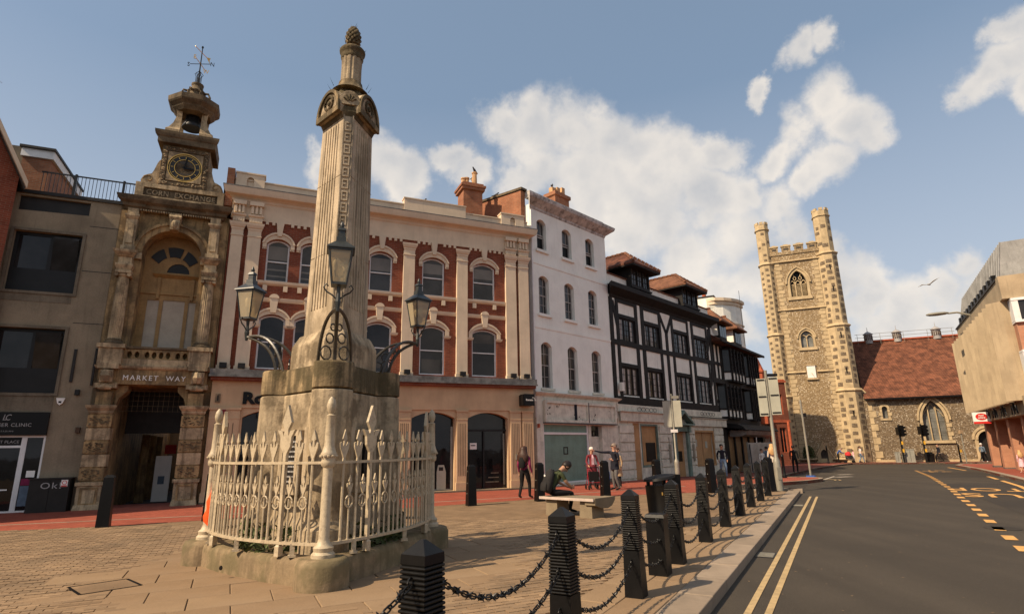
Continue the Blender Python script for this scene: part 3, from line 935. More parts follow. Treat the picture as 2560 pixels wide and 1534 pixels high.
def moulding(m, x0, x1, y, z, prof):
    """horizontal moulding: prof is list of (projection, z offset) forming the section, run from x0 to x1 (returns included)"""
    pts = prof
    n = len(pts)
    vs = []
    for x, s in ((x0, -1), (x1, 1)):
        for (p, dz) in pts: vs.append((x + s * p, y - p, z + dz))
    b0 = len(vs)
    vs += [(x0, y + .05, z + pts[0][1]), (x0, y + .05, z + pts[-1][1]), (x1, y + .05, z + pts[0][1]), (x1, y + .05, z + pts[-1][1])]
    fs = [(i, i + 1, n + i + 1, n + i) for i in range(n - 1)]
    fs += [tuple(list(range(n)) + [b0 + 1, b0]), tuple(list(range(n, 2 * n)) + [b0 + 3, b0 + 2]), (0, n, b0 + 2, b0), (n - 1, 2 * n - 1, b0 + 3, b0 + 1)]
    m.add(vs, fs)


P0 = (.85, 25.66); AZL = 66.5
ROTL = frame_rot(AZL)


def onL(u, v=0.0, z=0.0):
    c, s = math.cos(ROTL), math.sin(ROTL)
    return (P0[0] + u * c - v * s, P0[1] + u * s + v * c, z)


# ------------------------------------------------------------------ office building on the left
B = thing('office_building', 'concrete office building with dark strip windows and a black clinic shop sign', 'building', onL(0), ROTL)
W1 = [(-19.25, 7.05), (-17.33, 7.05), (-17.33, 9.15), (-19.25, 9.15)]
W2 = [(-19.25, 3.67), (-17.36, 3.67), (-17.36, 5.80), (-19.25, 5.80)]
W3 = [(-23.0, 7.05), (-20.6, 7.05), (-20.6, 9.15), (-23.0, 9.15)]
W4 = [(-23.0, 3.67), (-20.6, 3.67), (-20.6, 5.8), (-23.0, 5.8)]
SH = [(-23.5, -.3), (-17.38, -.3), (-17.38, 3.06), (-23.5, 3.06)]
TP = [(-19.3, 9.88), (-17.27, 9.93), (-17.27, 10.42), (-19.3, 10.42)]
m = MB(); m.plate([(-25, -.4), (-16.15, -.4), (-16.15, 10.5), (-25, 10.5)], [W1, W2, W3, W4, SH, TP], 0, .35)
m.build('wall', 'concrete_panel', B)
MB().box(-25, -16.15, .3501, 4, -.4, 10.46).build('structure_block', 'concrete_grey', B)
MB().box(-25.05, -16.15, -.06, .4, 10.5, 10.62).build('coping', 'dark_panel', B)
MB().prism(TP, .12, .16).build('spandrel_panel', 'dark_panel', B)
for (a, b, c) in ((-19.3, 6.7, 7.0), (-19.3, 3.06, 3.6)):
    MB().box(-25, -17.36, -.012, .05, b, c).build('spandrel_panel', 'concrete_grey', B)
for zj in (6.05, 7.9, 9.55):
    MB().box(-17.2, -16.3, -.004, .01, zj - .012, zj + .012).build('panel_joint', 'dark_panel', B)
for (wx0, wz0, wx1, wz1) in ((-19.25, 7.05, -17.33, 9.15), (-19.25, 3.67, -17.36, 5.8), (-23.0, 7.05, -20.6, 9.15), (-23.0, 3.67, -20.6, 5.8)):
    zb = wz0 + .82
    o = MB(); o.plate([(wx0, wz0), (wx1, wz0), (wx1, wz1), (wx0, wz1)], [[(wx0 + .1, zb), (wx0 + .98, zb), (wx0 + .98, wz1 - .1), (wx0 + .1, wz1 - .1)], [(wx0 + 1.1, zb), (wx1 - .1, zb), (wx1 - .1, wz1 - .1), (wx0 + 1.1, wz1 - .1)]], .16, .26)
    wo_ = o.build('window', 'dark_frame', B)
    MB().box(wx0 + .1, wx0 + .98, .2, .21, zb, wz1 - .1).build('pane', 'glass', wo_)
    pn = MB().box(wx0 + 1.1, wx1 - .1, -.006, .006, 0, wz1 - .1 - zb).build('pane', 'glass', wo_, None, (0, .2, zb), (rad(9), 0, 0))
    fr = MB(); fr.plate([(wx0 - .09, wz0 - .09), (wx1 + .09, wz0 - .09), (wx1 + .09, wz1 + .09), (wx0 - .09, wz1 + .09)], [[(wx0, wz0), (wx1, wz0), (wx1, wz1), (wx0, wz1)]], -.05, .02)
    fr.build('surround', 'concrete_grey', wo_)
# shop front
sf = MB()
sf.plate([(-23.5, -.3), (-17.38, -.3), (-17.38, 2.33), (-23.5, 2.33)], [[(-19.6, .05), (-18.0, .05), (-18.0, 1.95), (-19.6, 1.95)], [(-17.86, .05), (-17.44, .05), (-17.44, 2.26), (-17.86, 2.26)], [(-19.6, 2.02), (-18.0, 2.02), (-18.0, 2.27), (-19.6, 2.27)]], .02, .1)
shop = sf.build('shop_front', 'sash_white', B)
MB().box(-19.6, -18.0, .05, .06, .05, 1.95).build('pane', 'shop_glass', shop)
MB().box(-17.86, -17.44, .05, .06, .05, 2.26).build('pane', 'shop_glass', shop)
MB().box(-19.6, -18.0, .04, .06, 2.02, 2.27).build('name_panel', 'sign_black', shop)
MB().box(-17.84, -17.46, .036, .042, .18, .78).build('poster', 'cloth_steelblue', shop)
MB().box(-17.84, -17.46, .036, .042, .80, 1.0).build('poster', 'cloth_burgundy', shop)
MB().box(-17.74, -17.52, .036, .042, 1.04, 1.24).build('poster', 'sign_white', shop)
MB().box(-19.5, -18.3, .04, .046, .25, .62).build('poster', 'cloth_brown', shop)
MB().box(-19.5, -18.15, .04, .046, .66, .70).build('poster', 'sign_white', shop)
MB().box(-23.5, -17.37, -.10, .06, 2.33, 3.05).build('fascia_sign', 'sign_black', B)
text_mesh('LASER CLINIC', .155, .01, 'chalk', 'sign_lettering', B, (-17.78, -.108, 2.60), (PI / 2, 0, 0), 1.0, 1.1, 'RIGHT')
text_mesh('LC', .26, .01, 'chalk', 'sign_lettering', B, (-18.45, -.108, 2.80), (PI / 2, 0, 0), .8, .6, 'CENTER', 0, .2)
text_mesh('READING', .06, .01, 'chalk', 'sign_lettering', B, (-18.4, -.108, 2.44), (PI / 2, 0, 0), 1.0, 1.6, 'CENTER')
text_mesh('MARKET PLACE', .13, .006, 'chalk', 'sign_lettering', B, (-18.06, .034, 2.09), (PI / 2, 0, 0), 1.0, 1.0, 'RIGHT')
text_mesh('LC', .2, .004, 'chalk', 'sign_lettering', B, (-18.9, .044, 1.62), (PI / 2, 0, 0), .8, .6, 'CENTER', 0, .2)
# roof rail
rp_ = MB()
rp_.box(-19.0, -16.02, .5, .53, 11.56, 11.61); rp_.box(-19.0, -16.02, .5, .53, 10.66, 10.70)
rl = rp_.build('roof_railing', 'iron_black', B)
for k in range(26):
    x = -18.95 + k * .115
    MB().box(x - .008, x + .008, .507, .523, 10.7, 11.56).build('baluster', 'iron_black', rl)
for x in (-17.98, -16.5): MB().box(x - .035, x + .035, .48, .55, 10.5, 11.65).build('post', 'iron_black', rl)
# things on the wall
al = MB(); al.prism([(-17.28, 3.52), (-17.04, 3.52), (-17.09, 3.35), (-17.16, 3.29), (-17.23, 3.35)], -.07, 0); al.build('alarm_box', 'sign_white', B)
MB().box(-17.20, -17.12, -.075, -.07, 3.36, 3.42).build('alarm_sounder', 'sign_black', B)
MB().box(-16.80, -16.68, -.12, 0, 3.62, 3.80).build('floodlight', 'dark_frame', B)
MB().box(-16.62, -16.50, -.10, 0, 2.40, 2.58).build('alarm_box', 'cloth_brown', B)
MB().box(-17.02, -16.94, -.05, 0, 4.05, 5.15).build('wall_fin', 'dark_panel', B)
MB().box(-16.42, -16.36, -.09, -.03, 3.95, 5.2).build('downpipe', 'dark_panel', B)
# cabinet with the chalked word
cb = tag(MB().box(-17.45, -16.42, -.55, -.06, -.02, .98).build('utility_cabinet', 'cabinet_dark', None, None, onL(0), (0, 0, ROTL)), 'dark utility cabinet chalked OK! against the office wall', 'cabinet')
MB().box(-17.48, -16.39, -.58, -.03, .98, 1.01).build('lid', 'cabinet_dark', cb)
for xx in (-16.93,): MB().box(xx - .006, xx + .006, -.556, -.55, .02, .96).build('door_gap', 'sign_black', cb)
text_mesh('Ok!', .26, .004, 'chalk', 'chalk_writing', cb, (-17.17, -.556, .70), (PI / 2, 0, 0), 1.25, 1.15)
MB().box(-16.64, -16.47, -.562, -.55, .74, .95).build('notice', 'sign_white', cb)
ci = MB(); pts_o = [(-16.555 + .065 * math.cos(2 * PI * k / 16), .865 + .065 * math.sin(2 * PI * k / 16)) for k in range(16)]
pts_i = [(-16.555 + .048 * math.cos(2 * PI * k / 16), .865 + .048 * math.sin(2 * PI * k / 16)) for k in range(16)]
ci.band(pts_i, pts_o, -.566, -.562, True); ci.box(-16.63, -16.48, -.566, -.562, .745, .785)
ci.build('prohibition_mark', 'sign_red', cb)

# rooftop boxes behind, left
B2 = thing('rear_roof_block', 'dark slate roof and rendered block rising behind the office parapet', 'building', onL(0), ROTL)
MB().prism([(-26, 10.5), (-20.2, 10.5), (-20.2, 12.5), (-21.05, 14.3), (-26, 14.3)], 4.6, 9).build('slate_roof', 'concrete_grey', B2)
MB().box(-20.9, -19.95, 4.0, 8, 10.4, 13.6).build('stair_block', 'brick_orange', B2)
MB().box(-20.95, -19.85, 3.9, 8, 13.6, 13.95).build('fascia_board', 'sash_white', B2)
MB().box(-21.0, -19.8, 3.8, 8, 13.95, 14.05).build('coping', 'dark_panel', B2)

# red brick building that comes in at the frame's edge and shades the row
BR = thing('brick_house', 'red brick gabled house at the left edge with a pale verge board', 'building', (-16.5, 17.45, 0), frame_rot(42))
m = MB(); D = 7.0
m.prism([(0, -.3), (-34, -.3), (-34, 10.9), (0, 10.9)], .2, D)
m.build('wall', 'brick_red', BR)
m = MB(); m.prism([(-.02, 10.88), (-2.72, 10.88), (-1.37, 13.45)], .2, D); m.build('gable_wall', 'brick_red', BR)
def roof_slab(p, q, y0, y1, th, name, mat):
    mm = MB(); mm.prism([p, q, (q[0], q[1] + th), (p[0], p[1] + th)], y0, y1); return mm.build(name, mat, BR)
roof_slab((.2, 10.5), (-1.37, 13.5), -.05, D + .2, .16, 'roof', 'stucco_grey_lead'); roof_slab((-1.37, 13.5), (-2.94, 10.5), -.05, D + .2, .16, 'roof', 'stucco_grey_lead')
roof_slab((.22, 10.42), (-1.37, 13.46), -.16, -.05, .24, 'verge_board', 'stucco_cream'); roof_slab((-1.37, 13.46), (-2.96, 10.42), -.16, -.05, .24, 'verge_board', 'stucco_cream')
m = MB(); m.add([(-2.9, -.2, 10.8), (-2.9, D / 2, 12.0), (-2.9, D, 10.8), (-34.3, -.2, 10.8), (-34.3, D / 2, 12.0), (-34.3, D, 10.8)], [(0, 1, 4, 3), (1, 2, 5, 4), (0, 1, 2), (3, 4, 5), (0, 2, 5, 3)]); m.build('main_roof', 'stucco_grey_lead', BR)
for i in range(9):
    for z0 in (1.0, 4.2, 7.4):
        wv = MB().box(-2.2 - i * 3.4, -1.0 - i * 3.4, .14, .26, z0, z0 + 1.9).build('window', 'sash_white', BR)
        MB().box(-2.13 - i * 3.4, -1.07 - i * 3.4, .12, .15, z0 + .07, z0 + 1.83).build('pane', 'glass', wv)
an = thing('tv_aerial', 'metal television aerial on a chimney at the left frame edge', 'aerial', (-17.2, 16.2, 6.6), 0)
MB().tube([(0, 0, 0), (0, 0, 7.2)], .02).build('mast', 'steel_grey', an)
bm_ = MB().tube([(-.5, 0, 6.9), (.5, 0, 7.1)], .012)
bm_.build('boom', 'steel_grey', an)
for k in range(9):
    x = -.45 + k * .11
    MB().tube([(x, -.22, 6.91 + k * .022), (x, .22, 6.91 + k * .022)], .006, 4).build('element', 'steel_grey', an)

# ------------------------------------------------------------------ corn exchange arch
CE = thing('corn_exchange', 'ornate stone Corn Exchange entrance with clock gable, bell turret and Market Way arch', 'building', onL(0), ROTL)
UC = -14.58
# back mass with the passage through it
m = MB()
m.plate([(-16.35, -.4), (-12.8, -.4), (-12.8, 10.5), (-16.35, 10.5)],
        [[(-15.62, -.39), (-13.56, -.39), (-13.56, 3.98), (-15.62, 3.98)],
         [(-15.5, 5.35), (-13.62, 5.35)] + arc_pts(-15.5, -13.62, 8.75, 9.69, 14)], 0, .9)
m.build('wall', 'ce_stone', CE)
MB().box(-16.35, -12.8, .9, 3.0, 4.3, 10.4).build('rear_wall', 'ce_stone', CE)
# passage
m = MB()
m.box(-16.3, -15.66, .9, 14, -.3, 4.3); m.box(-13.52, -12.9, .9, 14, -.3, 4.3); m.box(-16.3, -12.9, .9, 3.0, 3.98, 4.3)
m.build('passage_wall', 'ce_stone', CE)
MB().box(-15.66, -13.52, 2.2, 2.5, 2.45, 3.98).build('passage_lintel', 'dark_panel', CE)
MB().box(-15.66, -13.52, 13.9, 14, -.3, 3.0).build('passage_end', 'concrete_panel', CE)
for k, yy in enumerate((4.2, 5.8, 7.4)):
    MB().lathe([(.17, -.3), (.15, 2.45)], -15.25, yy, 14).build('passage_column', 'ce_stone', CE)
MB().box(-14.75, -14.2, 3.6, 3.72, -.1, 1.62).build('passage_notice', 'sign_white', CE)
MB().box(-14.6, -14.38, 3.585, 3.6, .55, .85).build('notice_print', 'cloth_steelblue', CE)
MB().box(-15.05, -14.6, 8.0, 8.1, 1.7, 2.1).build('passage_sign', 'sign_red', CE)
# wire mesh blind over the opening
m = MB()
for k in range(13): m.box(-15.55 + k * .155, -15.542 + k * .155, .5, .51, 3.12, 3.9)
for k in range(5): m.box(-15.6, -13.58, .5, .51, 3.14 + k * .18, 3.148 + k * .18)
m.build('wire_screen', 'ce_stone_dark', CE)
# lower piers
for s, x0, x1 in ((-1, -16.24, -15.64), (1, -13.56, -12.92)):
    m = MB(); m.box(x0, x1, -.30, .1, .84, 3.0); pier = m.build('pier', 'ce_stone', CE)
    m = MB(); m.box(x0 - .07, x1 + .07, -.40, .1, -.3, .05); m.box(x0 - .03, x1 + .03, -.36, .1, .05, .74); m.box(x0 - .08, x1 + .08, -.42, .1, .74, .85)
    m.taper((x0 + x1) / 2, -.13, -.3, .16, (x1 - x0) / 2 + .12, .36, (x1 - x0) / 2 + .04, .26)
    m.build('pedestal', 'ce_stone_pale', pier)
    m = MB(); m.plate([(x0 + .06, .14), (x1 - .06, .14), (x1 - .06, .68), (x0 + .06, .68)], [[(x0 + .13, .2), (x1 - .13, .2), (x1 - .13, .62), (x0 + .13, .62)]], -.385, -.36); m.build('pedestal_panel', 'ce_stone', pier)
    zc = [.88, 1.3, 1.72, 2.14, 2.56, 2.98]
    for i in range(5):
        mt = 'ce_stone_pale' if i % 2 else 'ce_stone'
        MB().box(x0 - .035, x1 + .035, -.345 if i % 2 == 0 else -.325, .08, zc[i] + .02, zc[i + 1] - .02).build('rusticated_block', mt, pier)
        if i % 2 == 0:
            c = MB(); rr = random.Random(i + s)
            for q in range(46):
                xx = rr.uniform(x0 + .03, x1 - .03); zz_ = rr.uniform(zc[i] + .07, zc[i + 1] - .07); r_ = rr.uniform(.015, .035)
                c.box(xx - r_, xx + r_, -.362, -.34, zz_ - .012, zz_ + .012)
            stuff(c.build('vermiculated_carving', 'ce_stone_dark', pier))
    m = MB(); moulding(m, x0, x1, -.3, 3.0, [(.02, 0), (.05, .05), (.05, .1), (.12, .2), (.14, .28), (.03, .30)]); m.build('capital', 'ce_stone_pale', pier)
    m = MB(); m.box(x0 + .08, x1 - .08, -.3, .1, 3.3, 3.72); m.build('neck_block', 'ce_stone', pier)
    m = MB(); m.tube([(x0 + .12, -.34, 3.86), ((x0 + x1) / 2, -.40, 3.90), (x1 - .12, -.34, 3.86)], [.06, .12, .06], 8); m.box(x0 - .02, x1 + .02, -.34, .05, 3.86, 4.02); m.build('carved_bracket', 'ce_stone_pale', pier)
    m = MB(); m.box(x0 + .12, x1 - .12, -.42, 0, 4.04, 4.46); m.tube([((x0 + x1) / 2, -.44, 4.10), ((x0 + x1) / 2, -.50, 4.25), ((x0 + x1) / 2, -.46, 4.42)], [.14, .16, .12], 8); m.build('console', 'ce_stone_pale', pier)
# corbel curves at the opening's head
for s, xe in ((1, -15.62), (-1, -13.56)):
    m = MB(); m.prism([(xe - s * .05, 3.3), (xe, 3.3), (xe + s * .06, 3.55), (xe + s * .28, 3.78), (xe + s * .30, 3.98), (xe - s * .05, 3.98)], -.05, .5); m.build('corbel', 'ce_stone', CE)
# name band, balcony
m = MB(); m.box(-16.2, -12.95, -.26, .05, 4.0, 4.5); m.build('name_band', 'ce_stone', CE)
text_mesh('MARKET  WAY', .245, .02, 'sign_white', 'name_lettering', CE, (UC + .02, -.275, 4.14), (PI / 2, 0, 0), .95, 1.28, 'CENTER')
m = MB(); moulding(m, -16.25, -12.9, -.28, 4.5, [(0, 0), (.06, .05), (.08, .12), (.0, .14)]); m.box(-16.2, -12.95, -.3, .05, 4.6, 4.86); m.build('balcony_base', 'ce_stone_pale', CE)
hol = []
for cx in (-15.4, -15.18, -14.88, -14.67, -14.46, -14.25, -13.95, -13.73):
    hol.append([(cx + .075 * math.cos(2 * PI * k / 12), 5.02 + .115 * math.sin(2 * PI * k / 12)) for k in range(12)])
m = MB(); m.plate([(-15.6, 4.86), (-13.55, 4.86), (-13.55, 5.2), (-15.6, 5.2)], hol, -.26, -.14); m.build('pierced_balustrade', 'ce_stone', CE)
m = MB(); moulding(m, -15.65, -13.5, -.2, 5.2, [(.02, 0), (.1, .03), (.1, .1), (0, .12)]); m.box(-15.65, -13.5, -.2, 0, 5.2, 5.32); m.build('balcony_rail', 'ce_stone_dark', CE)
for cx in (-15.92, -13.26):
    m = MB(); m.box(cx - .34, cx + .34, -.44, .05, 4.64, 5.2); m.box(cx - .4, cx + .4, -.5, .05, 5.2, 5.34); m.box(cx - .3, cx + .3, -.46, .05, 4.5, 4.68); m.build('column_pedestal', 'ce_stone_pale', CE)
    m = MB(); m.lathe([(.30, 5.34), (.30, 5.40), (.25, 5.45), (.26, 5.5), (.20, 5.54)], cx, -.18, 20); m.build('column_base', 'ce_stone_dark', CE, 40)
    m = MB(); m.lathe([(.195, 5.52), (.20, 6.2), (.192, 7.0), (.165, 7.76)], cx, -.18, 40, 0, 1, 1, lambda k: 1.0 if k % 2 else .90); m.build('fluted_column', 'ce_stone_pale', CE)
    m = MB(); m.lathe([(.17, 7.74), (.20, 7.78), (.21, 7.84)], cx, -.18, 16)
    for s in (-1, 1): m.tube([(cx + s * .19, -.40, 7.80), (cx + s * .19, .02, 7.80)], .065, 8)
    m.box(cx - .24, cx + .24, -.42, .05, 7.86, 7.96); m.taper(cx, -.18, 7.96, 8.14, .20, .20, .27, .27)
    m.build('capital', 'ce_stone_pale', CE)
    m = MB(); m.box(cx - .26, cx + .26, -.44, .05, 8.14, 8.2); m.box(cx - .20, cx + .20, -.38, .05, 8.2, 8.46); moulding(m, cx - .24, cx + .24, -.42, 8.46, [(0, 0), (.05, .06), (.12, .14), (.14, .22), (.0, .24)]); m.build('entablature_block', 'ce_stone_pale', CE)
    m = MB(); m.box(cx - .22, cx + .22, -.30, .05, 8.70, 8.9); m.box(cx - .17, cx + .17, -.26, .05, 8.9, 9.95); m.box(cx - .10, cx + .10, -.30, .05, 9.0, 9.72); moulding(m, cx - .16, cx + .16, -.26, 9.92, [(0, 0), (.03, .04), (.07, .12), (.07, .18), (0, .2)]); m.box(cx - .17, cx + .17, -.27, .05, 10.1, 10.34)
    m.build('attic_pilaster', 'ce_stone_pale', CE)
    sx = -1 if cx < UC else 1
    m = MB(); m.box(cx + sx * .26 - .14, cx + sx * .26 + .14, -.06, .05, 5.3, 10.3); m.build('backing_pilaster', 'ce_stone', CE)
# impost and arch
for s, xe in ((1, -15.5), (-1, -13.62)):
    m = MB(); m.box(min(xe, xe - s * .35), max(xe, xe - s * .35), -.12, .3, 8.5, 8.74); m.build('impost', 'ce_stone_pale', CE)
m = MB(); m.band(arc_pts(-15.5, -13.62, 8.75, 9.69, 18), arc_pts(-15.82, -13.30, 8.75, 10.01, 18), -.13, .02)
m.band(arc_pts(-15.70, -13.42, 8.75, 9.89, 18), arc_pts(-15.80, -13.32, 8.75, 9.99, 18), -.19, -.12); m.build('archivolt', 'ce_stone', CE)
m = MB(); m.prism([(UC - .13, 9.68), (UC + .13, 9.68), (UC + .2, 10.3), (UC - .2, 10.3)], -.34, .05); m.tube([(UC - .2, -.30, 10.16), (UC + .2, -.30, 10.16)], .09, 8); m.ball((UC, -.36, 9.86), .11, .1, .17); m.build('keystone', 'ce_stone_pale', CE)
# timber screen in the arch
m = MB(); m.plate([(-15.55, 5.3), (-13.57, 5.3)] + arc_pts(-15.55, -13.57, 8.7, 9.75, 14),
                  [[(-15.26, 5.4), (-14.88, 5.4), (-14.88, 7.2), (-15.26, 7.2)], [(-14.76, 5.4), (-14.05, 5.4), (-14.05, 7.22), (-14.76, 7.22)], [(-13.93, 5.4), (-13.66, 5.4), (-13.66, 7.2), (-13.93, 7.2)],
                   [(-14.76, 8.28), (-14.02, 8.28)] + arc_pts(-14.76, -14.02, 8.32, 8.66, 8)], .62, .72)
scr = m.build('timber_screen', 'ochre_paint', CE)
for a, b in ((-15.26, -14.88), (-14.76, -14.05), (-13.93, -13.66)): MB().box(a, b, .66, .68, 5.4, 7.22).build('board', 'cream_board', scr)
MB().prism([(-14.76, 8.28), (-14.02, 8.28)] + arc_pts(-14.76, -14.02, 8.32, 8.66, 8), .66, .68).build('pane', 'glass_dim', scr)
m = MB(); moulding(m, -15.08, -13.7, .62, 8.06, [(0, 0), (.06, .05), (.14, .12), (.0, .16)]); m.box(-15.0, -14.9, .55, .65, 7.25, 8.06); m.box(-13.9, -13.8, .55, .65, 7.25, 8.06); m.box(-15.5, -13.6, .57, .65, 7.42, 7.5); m.build('screen_head', 'ochre_paint', scr)
for k in range(3):
    a0, a1 = rad(25 + k * 46), rad(25 + k * 46 + 36)
    ri, ro = .56, .86
    fan = [(UC + .19 + ri * math.cos(a0 + (a1 - a0) * i / 5) - .17, 8.34 + ri * math.sin(a0 + (a1 - a0) * i / 5)) for i in range(6)] + [(UC + .02 + ro * math.cos(a1 - (a1 - a0) * i / 5), 8.42 + ro * math.sin(a1 - (a1 - a0) * i / 5)) for i in range(6)]
    MB().prism(fan, .585, .618).build('pane', 'glass_dim', scr)
# main cornice
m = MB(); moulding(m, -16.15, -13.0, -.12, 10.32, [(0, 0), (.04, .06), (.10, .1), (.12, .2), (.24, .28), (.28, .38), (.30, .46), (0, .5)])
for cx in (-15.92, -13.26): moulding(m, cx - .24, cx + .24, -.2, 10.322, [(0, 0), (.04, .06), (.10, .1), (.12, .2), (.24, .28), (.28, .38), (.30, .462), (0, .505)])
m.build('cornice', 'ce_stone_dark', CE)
for k in range(30):
    x = -15.7 + k * .08
    if abs(x - UC) < 1.15: MB().box(x - .022, x + .022, -.24, -.1, 10.30, 10.36).build('dentil', 'ce_stone_pale', CE)
# sign block with raised words
m = MB(); m.plate([(-16.0, 10.8), (-13.08, 10.8), (-13.08, 11.45), (-16.0, 11.45)], [[(-15.74, 10.95), (-13.3, 10.95), (-13.3, 11.28), (-15.74, 11.28)]], -.16, -.08); m.box(-16.0, -13.08, -.08, .8, 10.8, 11.45); m.build('name_block', 'ce_stone_pale', CE)
MB().box(-15.74, -13.3, -.085, -.078, 10.95, 11.28).build('name_panel', 'ce_stone_dark', CE)  # darker stone carries both the recess shade and the dirt behind the letters
text_mesh('CORN  EXCHANGE', .275, .05, 'ce_stone_pale', 'name_lettering', CE, (UC + .06, -.09, 11.02), (PI / 2, 0, 0), .86, 1.12, 'CENTER', .006)
# clock stage
m = MB(); m.box(-15.32, -13.74, -.10, 1.2, 11.45, 13.1); cs = m.build('clock_stage', 'ce_stone', CE)
cc = (-14.52, 12.26)
def circ(r, n=28): return [(cc[0] + r * math.cos(2 * PI * k / n), cc[1] + r * math.sin(2 * PI * k / n)) for k in range(n)]
m = MB(); m.plate([(-15.1, 11.68), (-13.94, 11.68), (-13.94, 12.86), (-15.1, 12.86)], [circ(.585)], -.15, -.1); m.build('clock_surround', 'ce_stone_pale', cs)
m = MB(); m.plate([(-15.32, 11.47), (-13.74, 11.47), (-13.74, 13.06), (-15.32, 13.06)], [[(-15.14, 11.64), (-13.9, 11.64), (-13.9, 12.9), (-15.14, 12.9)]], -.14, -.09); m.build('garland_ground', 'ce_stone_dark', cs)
rr = random.Random(2); m = MB()
for k in range(150):
    side = k % 4; t_ = rr.random()
    if side == 0: x, z = -15.3 + 1.54 * t_, 12.98
    elif side == 1: x, z = -15.3 + 1.54 * t_, 11.56
    elif side == 2: x, z = -15.23, 11.5 + 1.5 * t_
    else: x, z = -13.82, 11.5 + 1.5 * t_
    x += rr.uniform(-.05, .05); z += rr.uniform(-.05, .05); r_ = rr.uniform(.02, .045)
    m.ball((x, -.145, z), r_, .035, r_ * .8, 6, 4)
stuff(m.build('carved_garland', 'ce_stone_pale', cs))
m = MB(); m.prism(circ(.56), -.10, -.085); ck = m.build('clock_dial', 'clock_face', cs)
m = MB(); m.band(circ(.36), circ(.54), -.112, -.1, True); m.build('chapter_ring', 'clock_ring', ck)
m = MB(); m.band(circ(.560), circ(.585), -.15, -.1, True); m.band(circ(.505), circ(.520), -.125, -.11, True); m.band(circ(.340), circ(.356), -.125, -.11, True); m.build('gilt_ring', 'gold', ck)
for k in range(12):
    a = 2 * PI * k / 12
    c_, s__ = math.cos(a), math.sin(a)
    q = [(cc[0] + r_ * s__ + w_ * c_, cc[1] + r_ * c_ - w_ * s__) for r_, w_ in ((.39, -.008), (.47, -.008), (.47, .008), (.39, .008))]
    MB().prism(q, -.122, -.11).build('hour_mark', 'gold', ck)
for a, L, w_ in ((rad(6), .47, .022), (rad(94), .34, .03)):
    c_, s__ = math.cos(a), math.sin(a)
    q = [(cc[0] + r_ * s__ + ww * c_, cc[1] + r_ * c_ - ww * s__) for r_, ww in ((-.08, -w_), (L * .7, -w_ * 1.3), (L, 0), (L * .7, w_ * 1.3), (-.08, w_))]
    MB().prism(q, -.150, -.135).build('clock_hand', 'sign_black', ck)
# side scrolls
for s in (-1, 1):
    x0 = -15.32 if s < 0 else -13.74
    pts = [(x0, 11.45), (x0 + s * .56, 11.45), (x0 + s * .58, 11.6), (x0 + s * .50, 11.78), (x0 + s * .36, 11.86), (x0 + s * .26, 11.9), (x0 + s * .2, 12.05), (x0 + s * .12, 12.35), (x0 + s * .05, 12.5), (x0, 12.5)]
    m = MB(); m.prism(pts if s > 0 else pts, -.02, .35); sc_ = m.build('side_scroll', 'ce_stone_pale', CE)
    m = MB()
    sp_ = [(x0 + s * (.33 + (.19 - .016 * k) * math.cos(k * .55)), -.03, 11.66 + (.19 - .016 * k) * math.sin(k * .55)) for k in range(11)]
    m.tube(sp_, .022, 6); m.build('volute', 'ce_stone', sc_)
# top cornice of the clock stage
m = MB(); moulding(m, -15.34, -13.72, -.10, 13.1, [(0, 0), (.05, .05), (.08, .14), (.16, .2), (.24, .3), (.27, .4), (.28, .5), (0, .56)])
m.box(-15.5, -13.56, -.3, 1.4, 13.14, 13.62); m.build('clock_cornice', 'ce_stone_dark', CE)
m = MB(); m.box(-15.45, -13.7, .0, 1.3, 13.6, 13.78); m.build('turret_base', 'ce_stone_pale', CE)
# bell turret: four piers with swept feet
TC = (-14.57, .62)
for sx in (-1, 1):
    for sy in (-1, 1):
        m = MB()
        prof = [(.82, 13.78), (.82, 13.95), (.72, 14.05), (.60, 14.3), (.53, 14.6), (.55, 14.85), (.62, 15.02)]
        rings = [[(TC[0] + sx * .34, TC[1] + sy * .30, z), (TC[0] + sx * r_, TC[1] + sy * .30, z), (TC[0] + sx * r_, TC[1] + sy * (r_ * .62), z), (TC[0] + sx * .34, TC[1] + sy * (r_ * .62), z)] for r_, z in prof]
        m.loft(rings); m.build('turret_pier', 'ce_stone_pale', CE)
m = MB(); m.lathe([(.66, 14.86), (.78, 15.0), (.80, 15.05), (.92, 15.16), (.96, 15.22), (.97, 15.42), (.80, 15.5), (.5, 15.62)], TC[0], TC[1], 8, PI / 8); m.build('turret_canopy', 'ce_stone_dark', CE)
m = MB(); m.lathe([(.36, 14.34), (.37, 14.37), (.31, 14.52), (.27, 14.75), (.24, 14.92), (.12, 15.0), (.05, 15.02)], TC[0], TC[1], 20); m.build('bell', 'iron_black', CE, 50)
m = MB(); m.lathe([(.36, 15.58), (.34, 15.75), (.30, 15.9), (.34, 15.95), (.34, 16.0), (.24, 16.1), (.20, 16.25), (.23, 16.3), (.23, 16.36), (.12, 16.42)], TC[0], TC[1], 12)
for k in range(8):
    a = PI / 8 + 2 * PI * k / 8
    c_, s__ = math.cos(a), math.sin(a)
    m.tube([(TC[0] + c_ * .30, TC[1] + s__ * .30, 15.95), (TC[0] + c_ * .48, TC[1] + s__ * .48, 15.92), (TC[0] + c_ * .56, TC[1] + s__ * .56, 15.75), (TC[0] + c_ * .54, TC[1] + s__ * .54, 15.58)], .045, 6)
m.build('turret_finial', 'ce_stone_dark', CE, 40)
m = MB()
